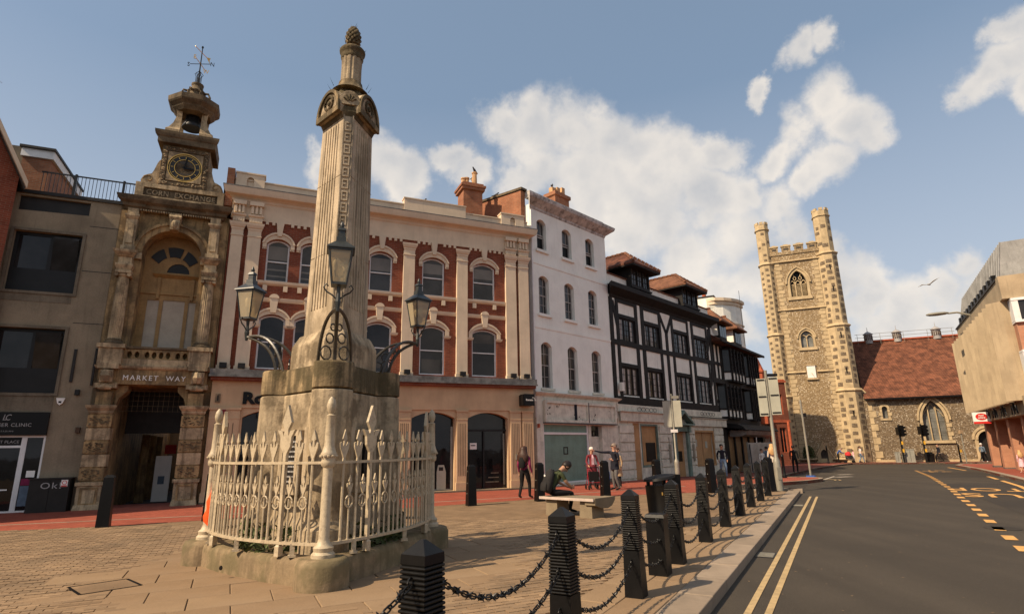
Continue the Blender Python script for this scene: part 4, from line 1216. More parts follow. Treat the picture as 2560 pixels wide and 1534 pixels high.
for k in range(6):
    a = 2 * PI * k / 6
    m.tube([(TC[0] + .1 * math.cos(a), TC[1] + .1 * math.sin(a), 16.4), (TC[0] + .1 * math.cos(a), TC[1] + .1 * math.sin(a), 16.75), (TC[0] + .15 * math.cos(a), TC[1] + .15 * math.sin(a), 16.85), (TC[0] + .03 * math.cos(a), TC[1] + .03 * math.sin(a), 17.0)], .013, 5)
m.tube([(TC[0], TC[1], 16.4), (TC[0], TC[1], 18.2)], [.03, .018], 6); m.ball((TC[0], TC[1], 18.16), .045, .045, .06, 6, 5)
vane = m.build('weather_vane', 'iron_black', CE)
va = rad(-20)
for a, mt, L in ((va, 'iron_black', .42), (va + PI / 2, 'gold', .42)):
    c_, s__ = math.cos(a), math.sin(a)
    MB().tube([(TC[0] - c_ * L, TC[1] - s__ * L, 17.36), (TC[0] + c_ * L, TC[1] + s__ * L, 17.36)], .014, 5).build('compass_arm', mt, vane)
for ch, a, mt in (('S', va + PI, 'iron_black'), ('N', va, 'iron_black'), ('E', va - PI / 2, 'gold'), ('W', va + PI / 2, 'gold')):
    text_mesh(ch, .26, .02, mt, 'compass_letter', vane, (TC[0] + math.cos(a) * .48, TC[1] + math.sin(a) * .48, 17.26), (PI / 2, 0, 0), .8, 1, 'CENTER')
aa = rad(60)
m = MB(); m.tube([(TC[0] - .42 * math.cos(aa), TC[1] - .42 * math.sin(aa), 17.9), (TC[0] + .45 * math.cos(aa), TC[1] + .45 * math.sin(aa), 17.9)], .014, 5)
m.add([(TC[0] + .28 * math.cos(aa), TC[1] + .28 * math.sin(aa), 17.9), (TC[0] + .55 * math.cos(aa), TC[1] + .55 * math.sin(aa), 18.05), (TC[0] + .5 * math.cos(aa), TC[1] + .5 * math.sin(aa), 17.9), (TC[0] + .55 * math.cos(aa), TC[1] + .55 * math.sin(aa), 17.75)], [(0, 1, 2), (0, 2, 3)])
m.build('wind_arrow', 'gold', vane)

# ------------------------------------------------------------------ brick and stucco bank building
RB = thing('stucco_brick_building', 'red brick and cream stucco three storey building with arched sashes and stone shopfront', 'building', onL(0), ROTL)
UL, UR = -12.78, -.04
cols = [(-10.98, .42), (-9.72, .42), (-6.93, .48), (-4.65, .50), (-2.29, .53)]
holes = []
for cx, hw in cols:
    holes.append(seg_arch(cx - hw, cx + hw, 8.14, 9.68, 9.86)); holes.append(seg_arch(cx - hw - .05, cx + hw + .05, 4.72, 6.64, 6.80))
m = MB(); m.plate([(UL, 4.6), (UR, 4.6), (UR, 10.55), (UL, 10.55)], holes, 0, .22); m.build('wall', 'brick_red', RB)
MB().box(UL, UR, .6, 5, -.4, 12.2).build('rear_block', 'brick_orange', RB)
for cx, hw in cols:
    w2 = sash_window(RB, cx - hw, cx + hw, 8.14, 9.68, 9.86, .10, 'sash_white', 'glass_grey', .06, 0, 0, .48)
    bl_ = random.Random(int(cx * 37)); h_ = bl_.choice((0, .35, .6, .85))
    if h_: MB().box(cx - hw + .06, cx + hw - .06, .128, .134, 9.0 + .78 * (1 - h_) * .5, 9.0 + .62).build('blind', 'glass_blind', w2)
    for zb_ in ((8.36, 8.62) if cx < -9 else ()): MB().box(cx - hw + .06, cx + hw - .06, .152, .158, zb_, zb_ + .07).build('inner_rail', 'glass_blind', w2)
    # arch moulding with drops
    z0 = 9.62
    m = MB(); m.band(arc_pts(cx - hw - .02, cx + hw + .02, 9.66, 9.88, 10), arc_pts(cx - hw - .17, cx + hw + .17, 9.66, 10.12, 10), -.07, .02)
    m.band(arc_pts(cx - hw - .13, cx + hw + .13, 9.66, 10.07, 10), arc_pts(cx - hw - .19, cx + hw + .19, 9.66, 10.15, 10), -.11, -.05)
    for s in (-1, 1): m.box(min(cx + s * (hw + .02), cx + s * (hw + .17)), max(cx + s * (hw + .02), cx + s * (hw + .17)), -.07, .02, 9.50, 9.67)
    m.build('window_arch', 'stucco_cream', w2)
    m = MB()
    for s in (-1, 1):
        for k in range(3): m.box(cx + s * (hw + .035 + k * .055) - .018, cx + s * (hw + .035 + k * .055) + .018, -.06, .01, 9.42, 9.5)
    m.build('drop_ornament', 'stucco_cream', w2)
    MB().prism([(cx - .075, 9.98), (cx + .075, 9.98), (cx + .14, 10.52), (cx - .14, 10.52)], -.13, .02).build('keystone', 'stucco_cream', w2)
    w1 = sash_window(RB, cx - hw - .05, cx + hw + .05, 4.72, 6.64, 6.80, .10, 'sash_white', 'glass', .06, 0, 0, .5)
    if bl_.random() < .7: MB().box(cx - hw + bl_.uniform(.03, .2), cx + hw - bl_.uniform(.0, .3), .152, .158, 4.8 + bl_.uniform(.0, .3), 5.2 + bl_.uniform(0, .5)).build('room_glimpse', 'glass_room', w1)
    if bl_.random() < .5: MB().box(cx - hw, cx + hw, .128, .134, 6.2, 6.6).build('blind', 'glass_room', w1)
    m = MB(); a, b = cx - hw - .05, cx + hw + .05
    m.band(arc_pts(a - .02, b + .02, 6.62, 6.82, 10), arc_pts(a - .17, b + .17, 6.62, 7.05, 10), -.07, .02)
    m.band(arc_pts(a - .13, b + .13, 6.62, 7.0, 10), arc_pts(a - .19, b + .19, 6.62, 7.08, 10), -.11, -.05)
    for s, xe in ((-1, a), (1, b)): m.box(min(xe, xe + s * .17), max(xe, xe + s * .17), -.07, .02, 6.40, 6.63)
    m.build('window_arch', 'stucco_cream', w1)
    m = MB(); m.prism([(cx - .10, 6.88), (cx + .10, 6.88), (cx + .16, 7.46), (cx - .16, 7.46)], -.12, .02)
    m.prism([(cx + .16 * math.cos(PI * k / 8) * 1.15, 7.45 + .16 * math.sin(PI * k / 8)) for k in range(9)], -.14, .02)
    m.build('keystone', 'stucco_cream', w1)
spans = [(-11.62, -8.45), (-7.93, -6.02), (-5.5, -3.62), (-3.1, -1.28)]
for a, b in spans:
    m = MB(); moulding(m, a, b, 0, 7.96, [(0, 0), (.05, .03), (.09, .08), (.10, .17), (0, .18)]); m.build('sill_band', 'stucco_cream', RB)
    m = MB(); moulding(m, a, b, 0, 7.30, [(0, 0), (.03, .02), (.06, .10), (.07, .16), (0, .18)]); m.build('string_band', 'stucco_cream', RB)
    for cx, hw in cols:
        if a < cx < b:
            for s in (-1, 1): MB().box(cx + s * (hw - .05) - .08, cx + s * (hw - .05) + .08, -.08, .02, 7.74, 7.96).build('sill_bracket', 'stucco_cream', RB)
            for s in (-1, 1):
                xe = cx + s * (hw + .05)
                m = MB(); moulding(m, min(xe, xe + s * .2), max(xe, xe + s * .2), 0, 6.28, [(0, 0), (.05, .04), (.07, .12), (0, .13)]); m.build('impost', 'stucco_cream', RB)
    k = a + .1
    while k < b - .05:
        if min(abs(k - c[0]) for c in cols) > .2: MB().box(k, k + .11, -.07, .02, 10.43, 10.545).build('dentil', 'stucco_cream', RB)
        k += .235
# pilasters
for i, (a, b) in enumerate(((-12.70, -12.29), (-12.12, -11.65), (-8.43, -7.95), (-6.0, -5.52), (-3.61, -3.12), (-1.27, -.76), (-.62, -.13))):
    m = MB(); m.box(a, b, -.14, .03, 4.6, 10.06); m.box(a - .03, b + .03, -.18, .03, 4.6, 4.78)
    dbl = b < -11 or a > -1.4
    zc = 10.06
    moulding(m, a, b, -.14, zc, [(0, 0), (.02, .03), (.02, .09), (.05, .12), (.09, .22), (.10, .30), (.0, .31)])
    m.box(a - .02, b + .02, -.165, .03, 9.82, 9.86)
    o = m.build('pilaster', 'stucco_cream', RB)
    if dbl:
        c = (a + b) / 2; hw = (b - a) / 2
        m = MB(); m.box(a, b, -.18, .03, 10.37, 10.60); moulding(m, a, b, -.18, 10.6, [(0, 0), (.05, .04), (.06, .1), (0, .12)])
        m.box(a, b, -.12, .03, 10.72, 11.24)
        for q in range(3): m.box(c - hw * .8 + q * hw * .62, c - hw * .8 + q * hw * .62 + hw * .36, -.20, -.1, 10.76, 11.08)
        m.box(a - .02, b + .02, -.26, .03, 11.08, 11.24)
        for q in range(5): m.prism([(c - hw + q * hw * .4, 10.40), (c - hw + q * hw * .4 + hw * .38, 10.40), (c - hw + q * hw * .4 + hw * .38, 10.56)], -.21, -.17)
        m.build('bracket_capital', 'stucco_cream', o)
    MB().box((a + b) / 2 - .12, (a + b) / 2 + .12, -.34, -.2, 4.68, 4.86).build('flood_lamp', 'dark_frame', RB)
for a, b in ((UL, -12.7), (-12.29, -12.12), (-.76, -.62)): pass
# frieze, cornice, parapet
MB().box(UL, UR, -.05, .3, 10.55, 11.44).build('frieze', 'stucco_cream', RB)
m = MB(); moulding(m, UL + .02, UR - .02, -.05, 11.24, [(0, 0), (.04, .05), (.06, .12), (.14, .18), (.30, .24), (.33, .34), (.36, .48), (.36, .52), (0, .54)]); m.build('cornice', 'stucco_cream', RB)
m = MB(); m.add([(UL - .36, -.42, 11.78), (UR + .34, -.42, 11.78), (UR + .34, -.0, 11.86), (UL - .36, 0, 11.86), (UL - .36, -.42, 11.74), (UR + .34, -.42, 11.74), (UR + .34, 0, 11.74), (UL - .36, 0, 11.74)], [(0, 1, 2, 3), (4, 5, 6, 7), (0, 1, 5, 4), (1, 2, 6, 5), (2, 3, 7, 6), (3, 0, 4, 7)]); m.build('lead_flashing', 'stucco_grey_lead', RB)
m = MB(); m.box(UL + .0, UR, .04, .34, 11.8, 12.20); m.box(UL, UR, .0, .38, 12.20, 12.25); m.box(-6.03, -3.18, -.02, .35, 11.82, 12.50); m.box(-6.06, -3.15, -.05, .38, 12.50, 12.55)
m.build('parapet', 'stucco_cream', RB)
for a, b in ((-12.74, -11.70), (-1.42, -.24)):
    c = (a + b) / 2
    m = MB(); m.plate([(a, 11.8), (b, 11.8), (b, 12.46), (a, 12.46)], [seg_arch(c - .13, c + .13, 11.92, 12.22, 12.34, 6)], -.05, .06); m.box(a, b, .06, .36, 11.8, 12.46); m.box(a - .03, b + .03, -.08, .38, 12.46, 12.52); m.build('parapet_block', 'stucco_cream', RB)
MB().box(UL - .28, UL - .02, -.1, 8, 11.0, 12.6).build('party_wall', 'brick_orange', RB)
MB().box(UL - .35, UL - .29, -.02, 5, 10.5, 11.75).build('flue', 'dark_panel', RB)
# ledge over the shopfront and the shopfront
m = MB(); m.box(UL - .1, UR + .08, -.42, .1, 4.40, 4.62); m.box(UL - .12, UR + .1, -.46, .1, 4.34, 4.40); m.build('ledge', 'stucco_grey_lead', RB)
MB().box(UL - .06, UR + .05, -.36, .1, 4.22, 4.34).build('ledge_soffit', 'brick_red', RB)
ops = []
for a, b in ((-11.7, -10.0), (-9.4, -7.8), (-7.4, -6.1), (-5.49, -3.66), (-3.10, -1.27)):
    ops.append(seg_arch(a, b, .06, 2.92, 3.17, 10))
m = MB(); m.plate([(UL, -.3), (UR, -.3), (UR, 4.24), (UL, 4.24)], ops, -.12, .3); m.build('shop_wall', 'shop_stone', RB)
m = MB(); m.box(UL, UR, -.17, -.1, 3.26, 4.22); m.build('fascia', 'shop_stone', RB)
for a, b in ((-12.76, -11.78), (-6.04, -5.55), (-3.61, -3.14), (-1.19, -.70), (-.62, -.10)):
    m = MB(); m.box(a, b, -.22, -.1, .3, 3.18); m.box(a - .03, b + .03, -.27, -.1, -.3, .36); m.box(a - .01, b + .01, -.235, -.1, 2.86, 2.92); m.box(a - .03, b + .03, -.255, -.1, 3.18, 3.262)
    o = m.build('shop_pilaster', 'shop_stone', RB)
    for k in range(5):
        x = a + (b - a) * (.2 + .15 * k)
        MB().box(x - .012, x + .012, -.224, -.218, .62, 2.72).build('flute', 'ce_stone_dark', o)
for i, (a, b) in enumerate(((-11.7, -10.0), (-9.4, -7.8), (-7.4, -6.1), (-5.49, -3.66), (-3.10, -1.27))):
    g_ = MB().prism(seg_arch(a - .02, b + .02, .06, 2.92, 3.19, 10), .18, .2).build('shop_window', 'shop_glass', RB)
    if i == 3:
        m = MB(); m.box(a, b, .13, .18, .06, .12); m.box(b - .1, b - .02, .12, .18, .1, 2.6); m.build('window_frame', 'cabinet_grey', g_)
        m = MB(); m.prism([(-4.34, .1), (-3.96, .1), (-3.96, .78), (-4.04, 1.06), (-4.28, 1.06), (-4.34, .78)], .1, .16); m.build('kiosk_display', 'sign_back', g_)
        MB().box(-4.26, -4.08, .092, .1, .84, .98).build('kiosk_screen', 'cabinet_dark', g_)
    if i == 4:
        m = MB(); m.box(-2.34, -2.27, .10, .18, .06, 2.42); m.box(a, b, .10, .18, 2.40, 2.48); m.build('door_frame', 'dark_frame', g_)
        m = MB(); m.tube([(-1.42, .06, .2), (-1.42, .06, 2.3)], .018, 8); m.tube([(-1.36, .1, .2), (-1.36, .1, 2.3)], .012, 8); m.build('door_handle', 'steel_grey', g_)
        MB().box(-2.90, -2.60, .165, .178, 1.66, 1.92).build('notice', 'sign_white', g_)
        MB().box(-2.86, -2.66, .160, .165, 1.80, 1.84).build('notice_print', 'dark_panel', g_)
        for k in range(3): MB().box(-2.2 + k * .12, -1.6, .172, .178, .3 + k * .18, .34 + k * .18).build('stair_glimpse', 'concrete_grey', g_)
MB().box(-.98, -.88, -.28, -.22, 1.2, 1.42).build('entry_phone', 'steel_grey', RB)
MB().box(UL, UR + .02, -.34, -.1, -.3, .055).build('threshold_plinth', 'concrete_grey', RB)
text_mesh('Romans', .56, .05, 'sign_black', 'shop_lettering', RB, (-11.75, -.20, 3.42), (PI / 2, 0, 0), 1.15, 1.05, 'LEFT', .03)
m = MB(); m.box(-.74, -.70, -.62, -.17, 3.46, 3.92); m.box(-.70, -.22, -.66, -.19, 3.46, 3.95); hs = m.build('hanging_sign', 'sign_black', RB)
text_mesh('Romans', .115, .004, 'sign_white', 'sign_lettering', hs, (-.46, -.664, 3.66), (PI / 2, 0, 0), .95, .95, 'CENTER', .002)
m = MB(); m.band([( -.46 + .16 + .10 * math.cos(a_), 3.68 + .11 * math.sin(a_)) for a_ in [rad(-10 + 20 * k) for k in range(7)]], [(-.46 + .16 + .118 * math.cos(a_), 3.68 + .128 * math.sin(a_)) for a_ in [rad(-10 + 20 * k) for k in range(7)]], -.668, -.66); m.build('sign_arc', 'sign_white', hs)
m = MB(); m.box(-12.63, -12.47, -.21, -.16, 3.44, 3.74); m.build('plaque', 'ce_stone_pale', RB)
MB().box(-12.575, -12.525, -.215, -.209, 3.49, 3.69).build('plaque_print', 'dark_panel', RB)
MB().box(-12.36, -12.24, -.34, -.2, 3.02, 3.18).build('entrance_lamp', 'cloth_maroon', RB)
# chimneys and the neighbour's gable end behind
m = MB(); m.box(-2.75, -1.75, 1.6, 2.5, 12.0, 14.25); m.box(-2.85, -1.65, 1.5, 2.6, 14.25, 14.4); m.box(-2.9, -1.6, 1.45, 2.65, 14.4, 14.52); m.box(-2.8, -1.7, 1.55, 2.55, 14.52, 14.64); ch1 = m.build('chimney_stack', 'brick_orange', RB)
for k, (x, y, h) in enumerate(((-2.6, 2.05, .42), (-2.1, 1.8, .7), (-1.95, 2.3, .6), (-2.35, 2.3, .6))):
    MB().lathe([(.14, 14.62), (.12, 14.62 + h - .08), (.15, 14.62 + h - .06), (.15, 14.62 + h)], x, y, 8).build('chimney_pot', 'chimney_pot', ch1)
m = MB(); m.box(-4.8, -4.3, 2.2, 2.7, 12.0, 13.0); m.box(-4.85, -4.25, 2.15, 2.75, 13.0, 13.1); c2 = m.build('chimney_stack', 'stucco_cream', RB)
MB().lathe([(.15, 13.1), (.12, 13.4), (.16, 13.42), (.16, 13.48)], -4.55, 2.45, 8).build('chimney_pot', 'chimney_pot', c2)


def pigeon(loc, rz, label):
    p = thing('pigeon', label, 'bird', loc, rz, 'pigeons on the rooftops')
    MB().loft([[(.0 + rx * math.cos(2 * PI * k / 8), y, z + rz_ * math.sin(2 * PI * k / 8)) for k in range(8)] for y, z, rx, rz_ in ((-.10, .24, .025, .03), (-.07, .21, .05, .05), (0, .15, .075, .075), (.10, .11, .05, .045), (.22, .07, .03, .012), (.26, .065, .025, .006))]).build('body', 'pigeon_grey', p, 60)
    MB().ball((0, -.11, .27), .035, .045, .038, 8, 6).build('head', 'pigeon_grey', p, 60)
    MB().tube([(0, -.15, .265), (0, -.19, .255)], [.010, .003], 5).build('beak', 'chimney_pot', p)
    for s in (-1, 1): MB().tube([(s * .025, .0, .1), (s * .025, -.01, 0)], .008, 5).build('leg', 'cloth_maroon', p)
    return p


pigeon(onL(-4.55, 2.45, 13.48), ROTL + rad(70), 'pigeon perched on the small cream chimney')
pigeon(onL(-2.1, 1.8, 15.31), ROTL - rad(60), 'pigeon on the tallest pot of the red chimney stack')
pigeon(onL(-1.95, 2.3, 15.21), ROTL + rad(40), 'pigeon on the rear pot of the red chimney stack')

# ------------------------------------------------------------------ white townhouse
PWH = (.95, 25.9); ROTW = frame_rot(44.5)
WB = thing('white_townhouse', 'white painted four storey townhouse with a whitewashed empty shop below', 'building', (PWH[0], PWH[1], 0), ROTW)
xs3 = ((.47, 1.16), (2.40, 3.16), (4.37, 5.12))
xs2 = ((.50, 1.24), (2.43, 3.20), (4.39, 5.16))
xs1 = ((.54, 1.30), (2.50, 3.25), (4.44, 5.22))
hol = [seg_arch(a, b, 11.10, 12.50, 12.70) for a, b in xs3] + [seg_arch(a, b, 7.88, 9.58, 9.78) for a, b in xs2] + [seg_arch(a, b, 4.36, 6.32, 6.52) for a, b in xs1]
m = MB(); m.plate([(-.02, 3.95), (6.2, 3.95), (6.2, 13.3), (-.02, 13.3)], hol, 0, .28); m.build('wall', 'white_paint', WB)
m = MB(); m.box(-.02, 6.2, .2802, 8.5, -.3, 13.25); m.build('rear_block', 'white_paint', WB)
for k, (a, b) in enumerate(xs3): 
    w_ = sash_window(WB, a, b, 11.10, 12.50, 12.70, .16, 'sash_worn', 'glass_grey', .05, 2, 0, .52, .72); MB().box(a - .12, b + .12, -.10, .2, 10.96, 11.09).build('sill', 'white_paint', w_)
for a, b in xs2:
    w_ = sash_window(WB, a, b, 7.88, 9.58, 9.78, .16, 'sash_worn', 'glass_grey', .05, 2, 1, .5); MB().box(a - .12, b + .12, -.10, .2, 7.74, 7.87).build('sill', 'white_paint', w_)
for a, b in xs1:
    w_ = sash_window(WB, a, b, 4.36, 6.32, 6.52, .16, 'sash_worn', 'glass_grey', .05, 1, 1, .5); MB().box(a - .10, b + .10, -.06, .2, 4.24, 4.35).build('sill', 'white_worn', w_)
for z in (10.30, 7.14):
    m = MB(); moulding(m, 0, 6.18, 0, z, [(0, 0), (.025, .01), (.03, .12), (.0, .13)]); m.build('string_course', 'white_paint', WB)
m = MB(); moulding(m, 0.0, 6.18, 0, 13.1, [(0, 0), (.04, .05), (.06, .14), (.14, .2), (.26, .3), (.42, .42), (.46, .54), (.46, .6), (0, .66)]); m.build('cornice', 'white_cornice', WB)
m = MB(); m.box(.0, 6.15, -.02, .3, 13.7, 14.05); m.build('parapet', 'white_cornice', WB)
m = MB(); m.add([(-.3, .3, 12.2), (-.3, 8.0, 12.2), (-.3, 8.0, 13.2), (-.3, 4.2, 14.4), (-.3, .3, 14.05), (.0, .3, 12.2), (0, 8.0, 12.2), (0, 8.0, 13.2), (0, 4.2, 14.4), (0, .3, 14.05)], [(0, 1, 2, 3, 4), (5, 6, 7, 8, 9), (0, 1, 6, 5), (1, 2, 7, 6), (2, 3, 8, 7), (3, 4, 9, 8), (4, 0, 5, 9)]); m.build('gable_wall', 'brick_orange', WB)
m = MB(); m.add([(-.36, .2, 14.06), (-.36, 4.2, 14.42), (-.36, 8.0, 13.22), (.05, .2, 14.06), (.05, 4.2, 14.42), (.05, 8.0, 13.22), (-.36, .2, 14.18), (-.36, 4.2, 14.54), (-.36, 8.0, 13.34), (.05, .2, 14.18), (.05, 4.2, 14.54), (.05, 8.0, 13.34)],
                [(6, 7, 10, 9), (7, 8, 11, 10), (0, 1, 7, 6), (1, 2, 8, 7), (3, 4, 10, 9), (4, 5, 11, 10), (0, 3, 9, 6)]); m.build('gable_coping', 'ce_stone_dark', WB)
m = MB(); m.box(3.2, 4.4, 1.0, 1.7, 13.2, 15.2); m.box(3.12, 4.48, .92, 1.78, 15.2, 15.4); c3 = m.build('chimney_stack', 'brick_orange', WB)
for k in range(3): MB().box(3.25 + k * .42, 3.5 + k * .42, 1.22, 1.48, 15.4, 15.75 + .12 * k).build('chimney_pot', 'chimney_pot', c3)
MB().box(-.03, .04, -.10, -.02, 3.0, 13.0).build('downpipe', 'sash_white', WB)
# ground floor shop
m = MB(); m.plate([(-.02, -.3), (6.4, -.3), (6.4, 3.98), (-.02, 3.98)], [[(.42, .10), (3.75, .10), (3.75, 2.76), (.42, 2.76)], [(3.95, -.29), (4.85, -.29), (4.85, 2.7), (3.95, 2.7)]], -.10, .2); m.build('shop_wall', 'white_worn', WB)
m = MB(); moulding(m, .0, 6.38, -.1, 3.96, [(0, 0), (.06, .04), (.14, .10), (.18, .16), (0, .2)]); m.build('shop_cornice', 'white_worn', WB)
m = MB(); m.plate([(.42, 2.80), (6.0, 2.80), (6.0, 3.78), (.42, 3.78)], [[(.54, 2.92), (3.56, 2.92), (3.56, 3.66), (.54, 3.66)], [(3.68, 2.92), (5.88, 2.92), (5.88, 3.66), (3.68, 3.66)]], -.26, -.16); m.box(.44, 5.98, -.17, -.10, 2.82, 3.76); sgn = m.build('fascia_box', 'white_worn', WB)
m = MB(); m.box(.42, 6.0, -.28, -.1, 2.74, 2.80); m.box(3.6, 3.66, -.275, -.2, 2.82, 3.78); m.build('fascia_trim', 'cloth_grey', sgn)
rr = random.Random(4); m = MB()
for (xa, za, n_) in ((.72, 3.3, 9), (2.6, 3.3, 5), (3.05, 3.0, 6), (4.2, 3.02, 6), (5.4, 3.5, 4), (1.4, 3.62, 5)):
    for k in range(n_):
        x = xa + rr.uniform(-.12, .12); z = za + rr.uniform(-.2, .2); z = min(3.64, max(2.94, z))
        q = rr.uniform(.02, .06)
        m.prism([(x, z), (x + q, z + .01), (x + q * .8, z + q * 1.6), (x - q * .3, z + q)], -.176, -.17)
m.build('peeled_paint', 'dark_panel', sgn)
MB().box(2.62, 2.74, -.24, -.17, 2.86, 3.72).build('lamp_bracket', 'cloth_navy', sgn)
sw = MB(); sw.plate([(.42, .10), (3.75, .10), (3.75, 2.76), (.42, 2.76)], [[(.5, .16), (3.67, .16), (3.67, 2.26), (.5, 2.26)], [(.5, 2.36), (3.67, 2.36), (3.67, 2.70), (.5, 2.70)]], -.06, .05); sw = sw.build('shop_window', 'sash_white', WB)
MB().box(.5, 3.67, -.01, .0, .16, 2.26).build('whitewashed_pane', 'whitewash_glass', sw); MB().box(.5, 3.67, -.01, .0, 2.36, 2.7).build('whitewashed_pane', 'whitewash_glass', sw)
m = MB(); m.plate([(1.88, 1.36), (2.2, 1.36), (2.2, 1.70), (1.88, 1.70)], [[(1.93, 1.41), (2.15, 1.41), (2.15, 1.65), (1.93, 1.65)]], -.025, -.012); m.build('taped_notice', 'dark_panel', sw)
m = MB(); m.box(3.95, 4.85, .12, .18, -.29, 2.12); m.box(3.95, 4.85, .10, .18, 2.12, 2.18); dr = m.build('door', 'white_worn', WB)
MB().box(4.0, 4.8, .10, .12, 2.2, 2.66).build('fanlight', 'shop_glass', dr)
MB().box(4.0, 6.0, -.14, -.098, -.3, .14).build('step_plinth', 'concrete_grey', WB)
MB().box(6.06, 6.14, -.2, -.1, 2.85, 3.1).build('alarm_box', 'ce_stone', WB)
MB().box(.02, .10, -.2, -.1, 2.55, 2.72).build('alarm_box', 'terracotta', WB)
_c, _s = math.cos(ROTW), math.sin(ROTW)
pigeon((PWH[0] + -.15 * _c - 2.2 * _s, PWH[1] - .15 * _s + 2.2 * _c, 14.34), ROTW + 1.0, 'pigeon standing on the brick gable beside the white cornice')
pigeon((PWH[0] + 3.38 * _c - 1.35 * _s, PWH[1] + 3.38 * _s + 1.35 * _c, 15.75), ROTW + 2.0, 'pigeon on the lowest pot of the white house chimney')

# ------------------------------------------------------------------ black and white timber building
PTB = (5.4, 30.45); ROTT = frame_rot(43)
TB = thing('timber_building', 'black and white timber framed building with two tiled dormers and boarded shopfront', 'building', (PTB[0], PTB[1], 0), ROTT)
TW = 12.65
win = [(.74, 2.50), (3.52, 5.28), (7.10, 9.02), (9.88, 11.80)]
hol = []
for a, b in win: hol += [[(a, 7.38), (b, 7.38), (b, 8.72), (a, 8.72)], [(a, 4.38), (b, 4.38), (b, 5.96), (a, 5.96)]]
m = MB(); m.plate([(-.1, 3.85), (TW, 3.85), (TW, 9.9), (-.1, 9.9)], hol, 0, .25); m.build('wall', 'panel_white', TB)
MB().box(-.1, TW, .2502, 9, -.5, 11.2).build('rear_block', 'panel_white', TB)


def beam(x0, x1, z0, z1, y=-.05): return MB().box(x0, x1, y, .04, z0, z1).build('timber', 'timber_black', TB)


def brace(xa, za, xb, zb, wd=.26, bow=0.0):
    n = 6; pts = []
    for i in range(n + 1):
        t = i / n; x = xa + (xb - xa) * t + bow * math.sin(PI * t); z = za + (zb - za) * t
        pts.append((x, z))
    return MB().band([(p[0] - wd / 2, p[1]) for p in pts], [(p[0] + wd / 2, p[1]) for p in pts], -.045, .03).build('brace', 'timber_black', TB)


posts = [(-.1, .2), (.50, .76), (2.48, 2.78), (3.16, 3.50), (5.24, 5.50), (6.82, 7.08), (8.98, 9.20), (9.60, 9.90), (11.80, 12.02), (12.36, TW)]
for a, b in posts: beam(a, b, 3.86, 9.75)
beam(-.1, TW, 7.10, 7.38, -.06); beam(-.1, TW, 3.86, 4.30, -.10)
for a, b in win:
    beam(a, b, 8.70, 8.90); beam(a, b, 5.94, 6.14); beam(a, b, 9.55, 9.75, -.052)
brace(.22, 9.6, .60, 8.2, .24); brace(5.42, 9.6, 6.12, 8.5, .26); brace(6.92, 9.6, 6.2, 8.5, .26); brace(6.16, 8.7, 6.16, 3.9, .30)
brace(12.3, 9.6, 11.95, 8.0, .26, .1); brace(12.3, 7.1, 12.0, 5.6, .26, .1)
for a, b in win:
    for z0, z1 in ((7.38, 8.70), (4.36, 5.94)):
        m = MB(); n_ = 3
        lights = []
        for k in range(n_):
            xa = a + .06 + (b - a - .06) * k / n_; xb = a + (b - a - .06) * (k + 1) / n_
            lights.append([(xa, z0 + .07), (xb, z0 + .07), (xb, z1 - .07), (xa, z1 - .07)])
        m.plate([(a, z0), (b, z0), (b, z1), (a, z1)], lights, .02, .10)
        w_ = m.build('window', 'timber_black', TB)
        for L in lights:
            x0_, x1_ = L[0][0], L[1][0]; p_ = MB().box(x0_, x1_, .06, .068, z0 + .07, z1 - .07).build('pane', 'glass_grey', w_)
        m = MB()
        for L in lights:
            x0_, x1_ = L[0][0], L[1][0]
            for q in (1,): m.box((x0_ + x1_) / 2 - .012, (x0_ + x1_) / 2 + .012, .045, .06, z0 + .07, z1 - .07)
            for q in range(1, 4): zq = z0 + .07 + (z1 - z0 - .14) * q / 4; m.box(x0_, x1_, .045, .06, zq - .011, zq + .011)
        m.build('glazing_bars', 'timber_black', w_)
        rr = random.Random(int(a * 10 + z0))
        for L in lights:
            if rr.random() < .8:
                xa = L[0][0] + rr.uniform(.02, .2); MB().box(xa, xa + rr.uniform(.1, .25), .052, .057, z0 + .1, z1 - .1).build('curtain', 'sash_worn', w_)
# eave and parapet
m = MB(); moulding(m, 0, TW + .1, 0, 9.74, [(0, 0), (.06, .06), (.10, .16), (.34, .34), (.50, .46), (.52, .72), (0, .76)]); m.build('eave', 'timber_black', TB)
m = MB(); m.box(-.1, TW, .02, .3, 10.48, 11.16); m.build('parapet', 'panel_white', TB)
m = MB(); m.add([(-.15, -.06, 11.14), (TW + .05, -.06, 11.14), (TW + .05, .5, 11.38), (-.15, .5, 11.38), (-.15, -.06, 11.08), (TW + .05, -.06, 11.08), (TW + .05, .5, 11.2), (-.15, .5, 11.2)], [(0, 1, 2, 3), (4, 5, 6, 7), (0, 1, 5, 4), (2, 3, 7, 6), (0, 3, 7, 4), (1, 2, 6, 5)]); m.build('parapet_coping', 'roof_tile', TB)
m = MB(); m.add([(-.1, .3, 11.2), (TW, .3, 11.2), (TW, 5.0, 13.3), (-.1, 5.0, 13.3), (-.1, .3, 11.0), (TW, .3, 11.0), (TW, 5, 11.0), (-.1, 5.0, 11.0)], [(0, 1, 2, 3), (0, 1, 5, 4), (1, 2, 6, 5), (3, 0, 4, 7), (2, 3, 7, 6)]); m.build('roof', 'roof_tile', TB)


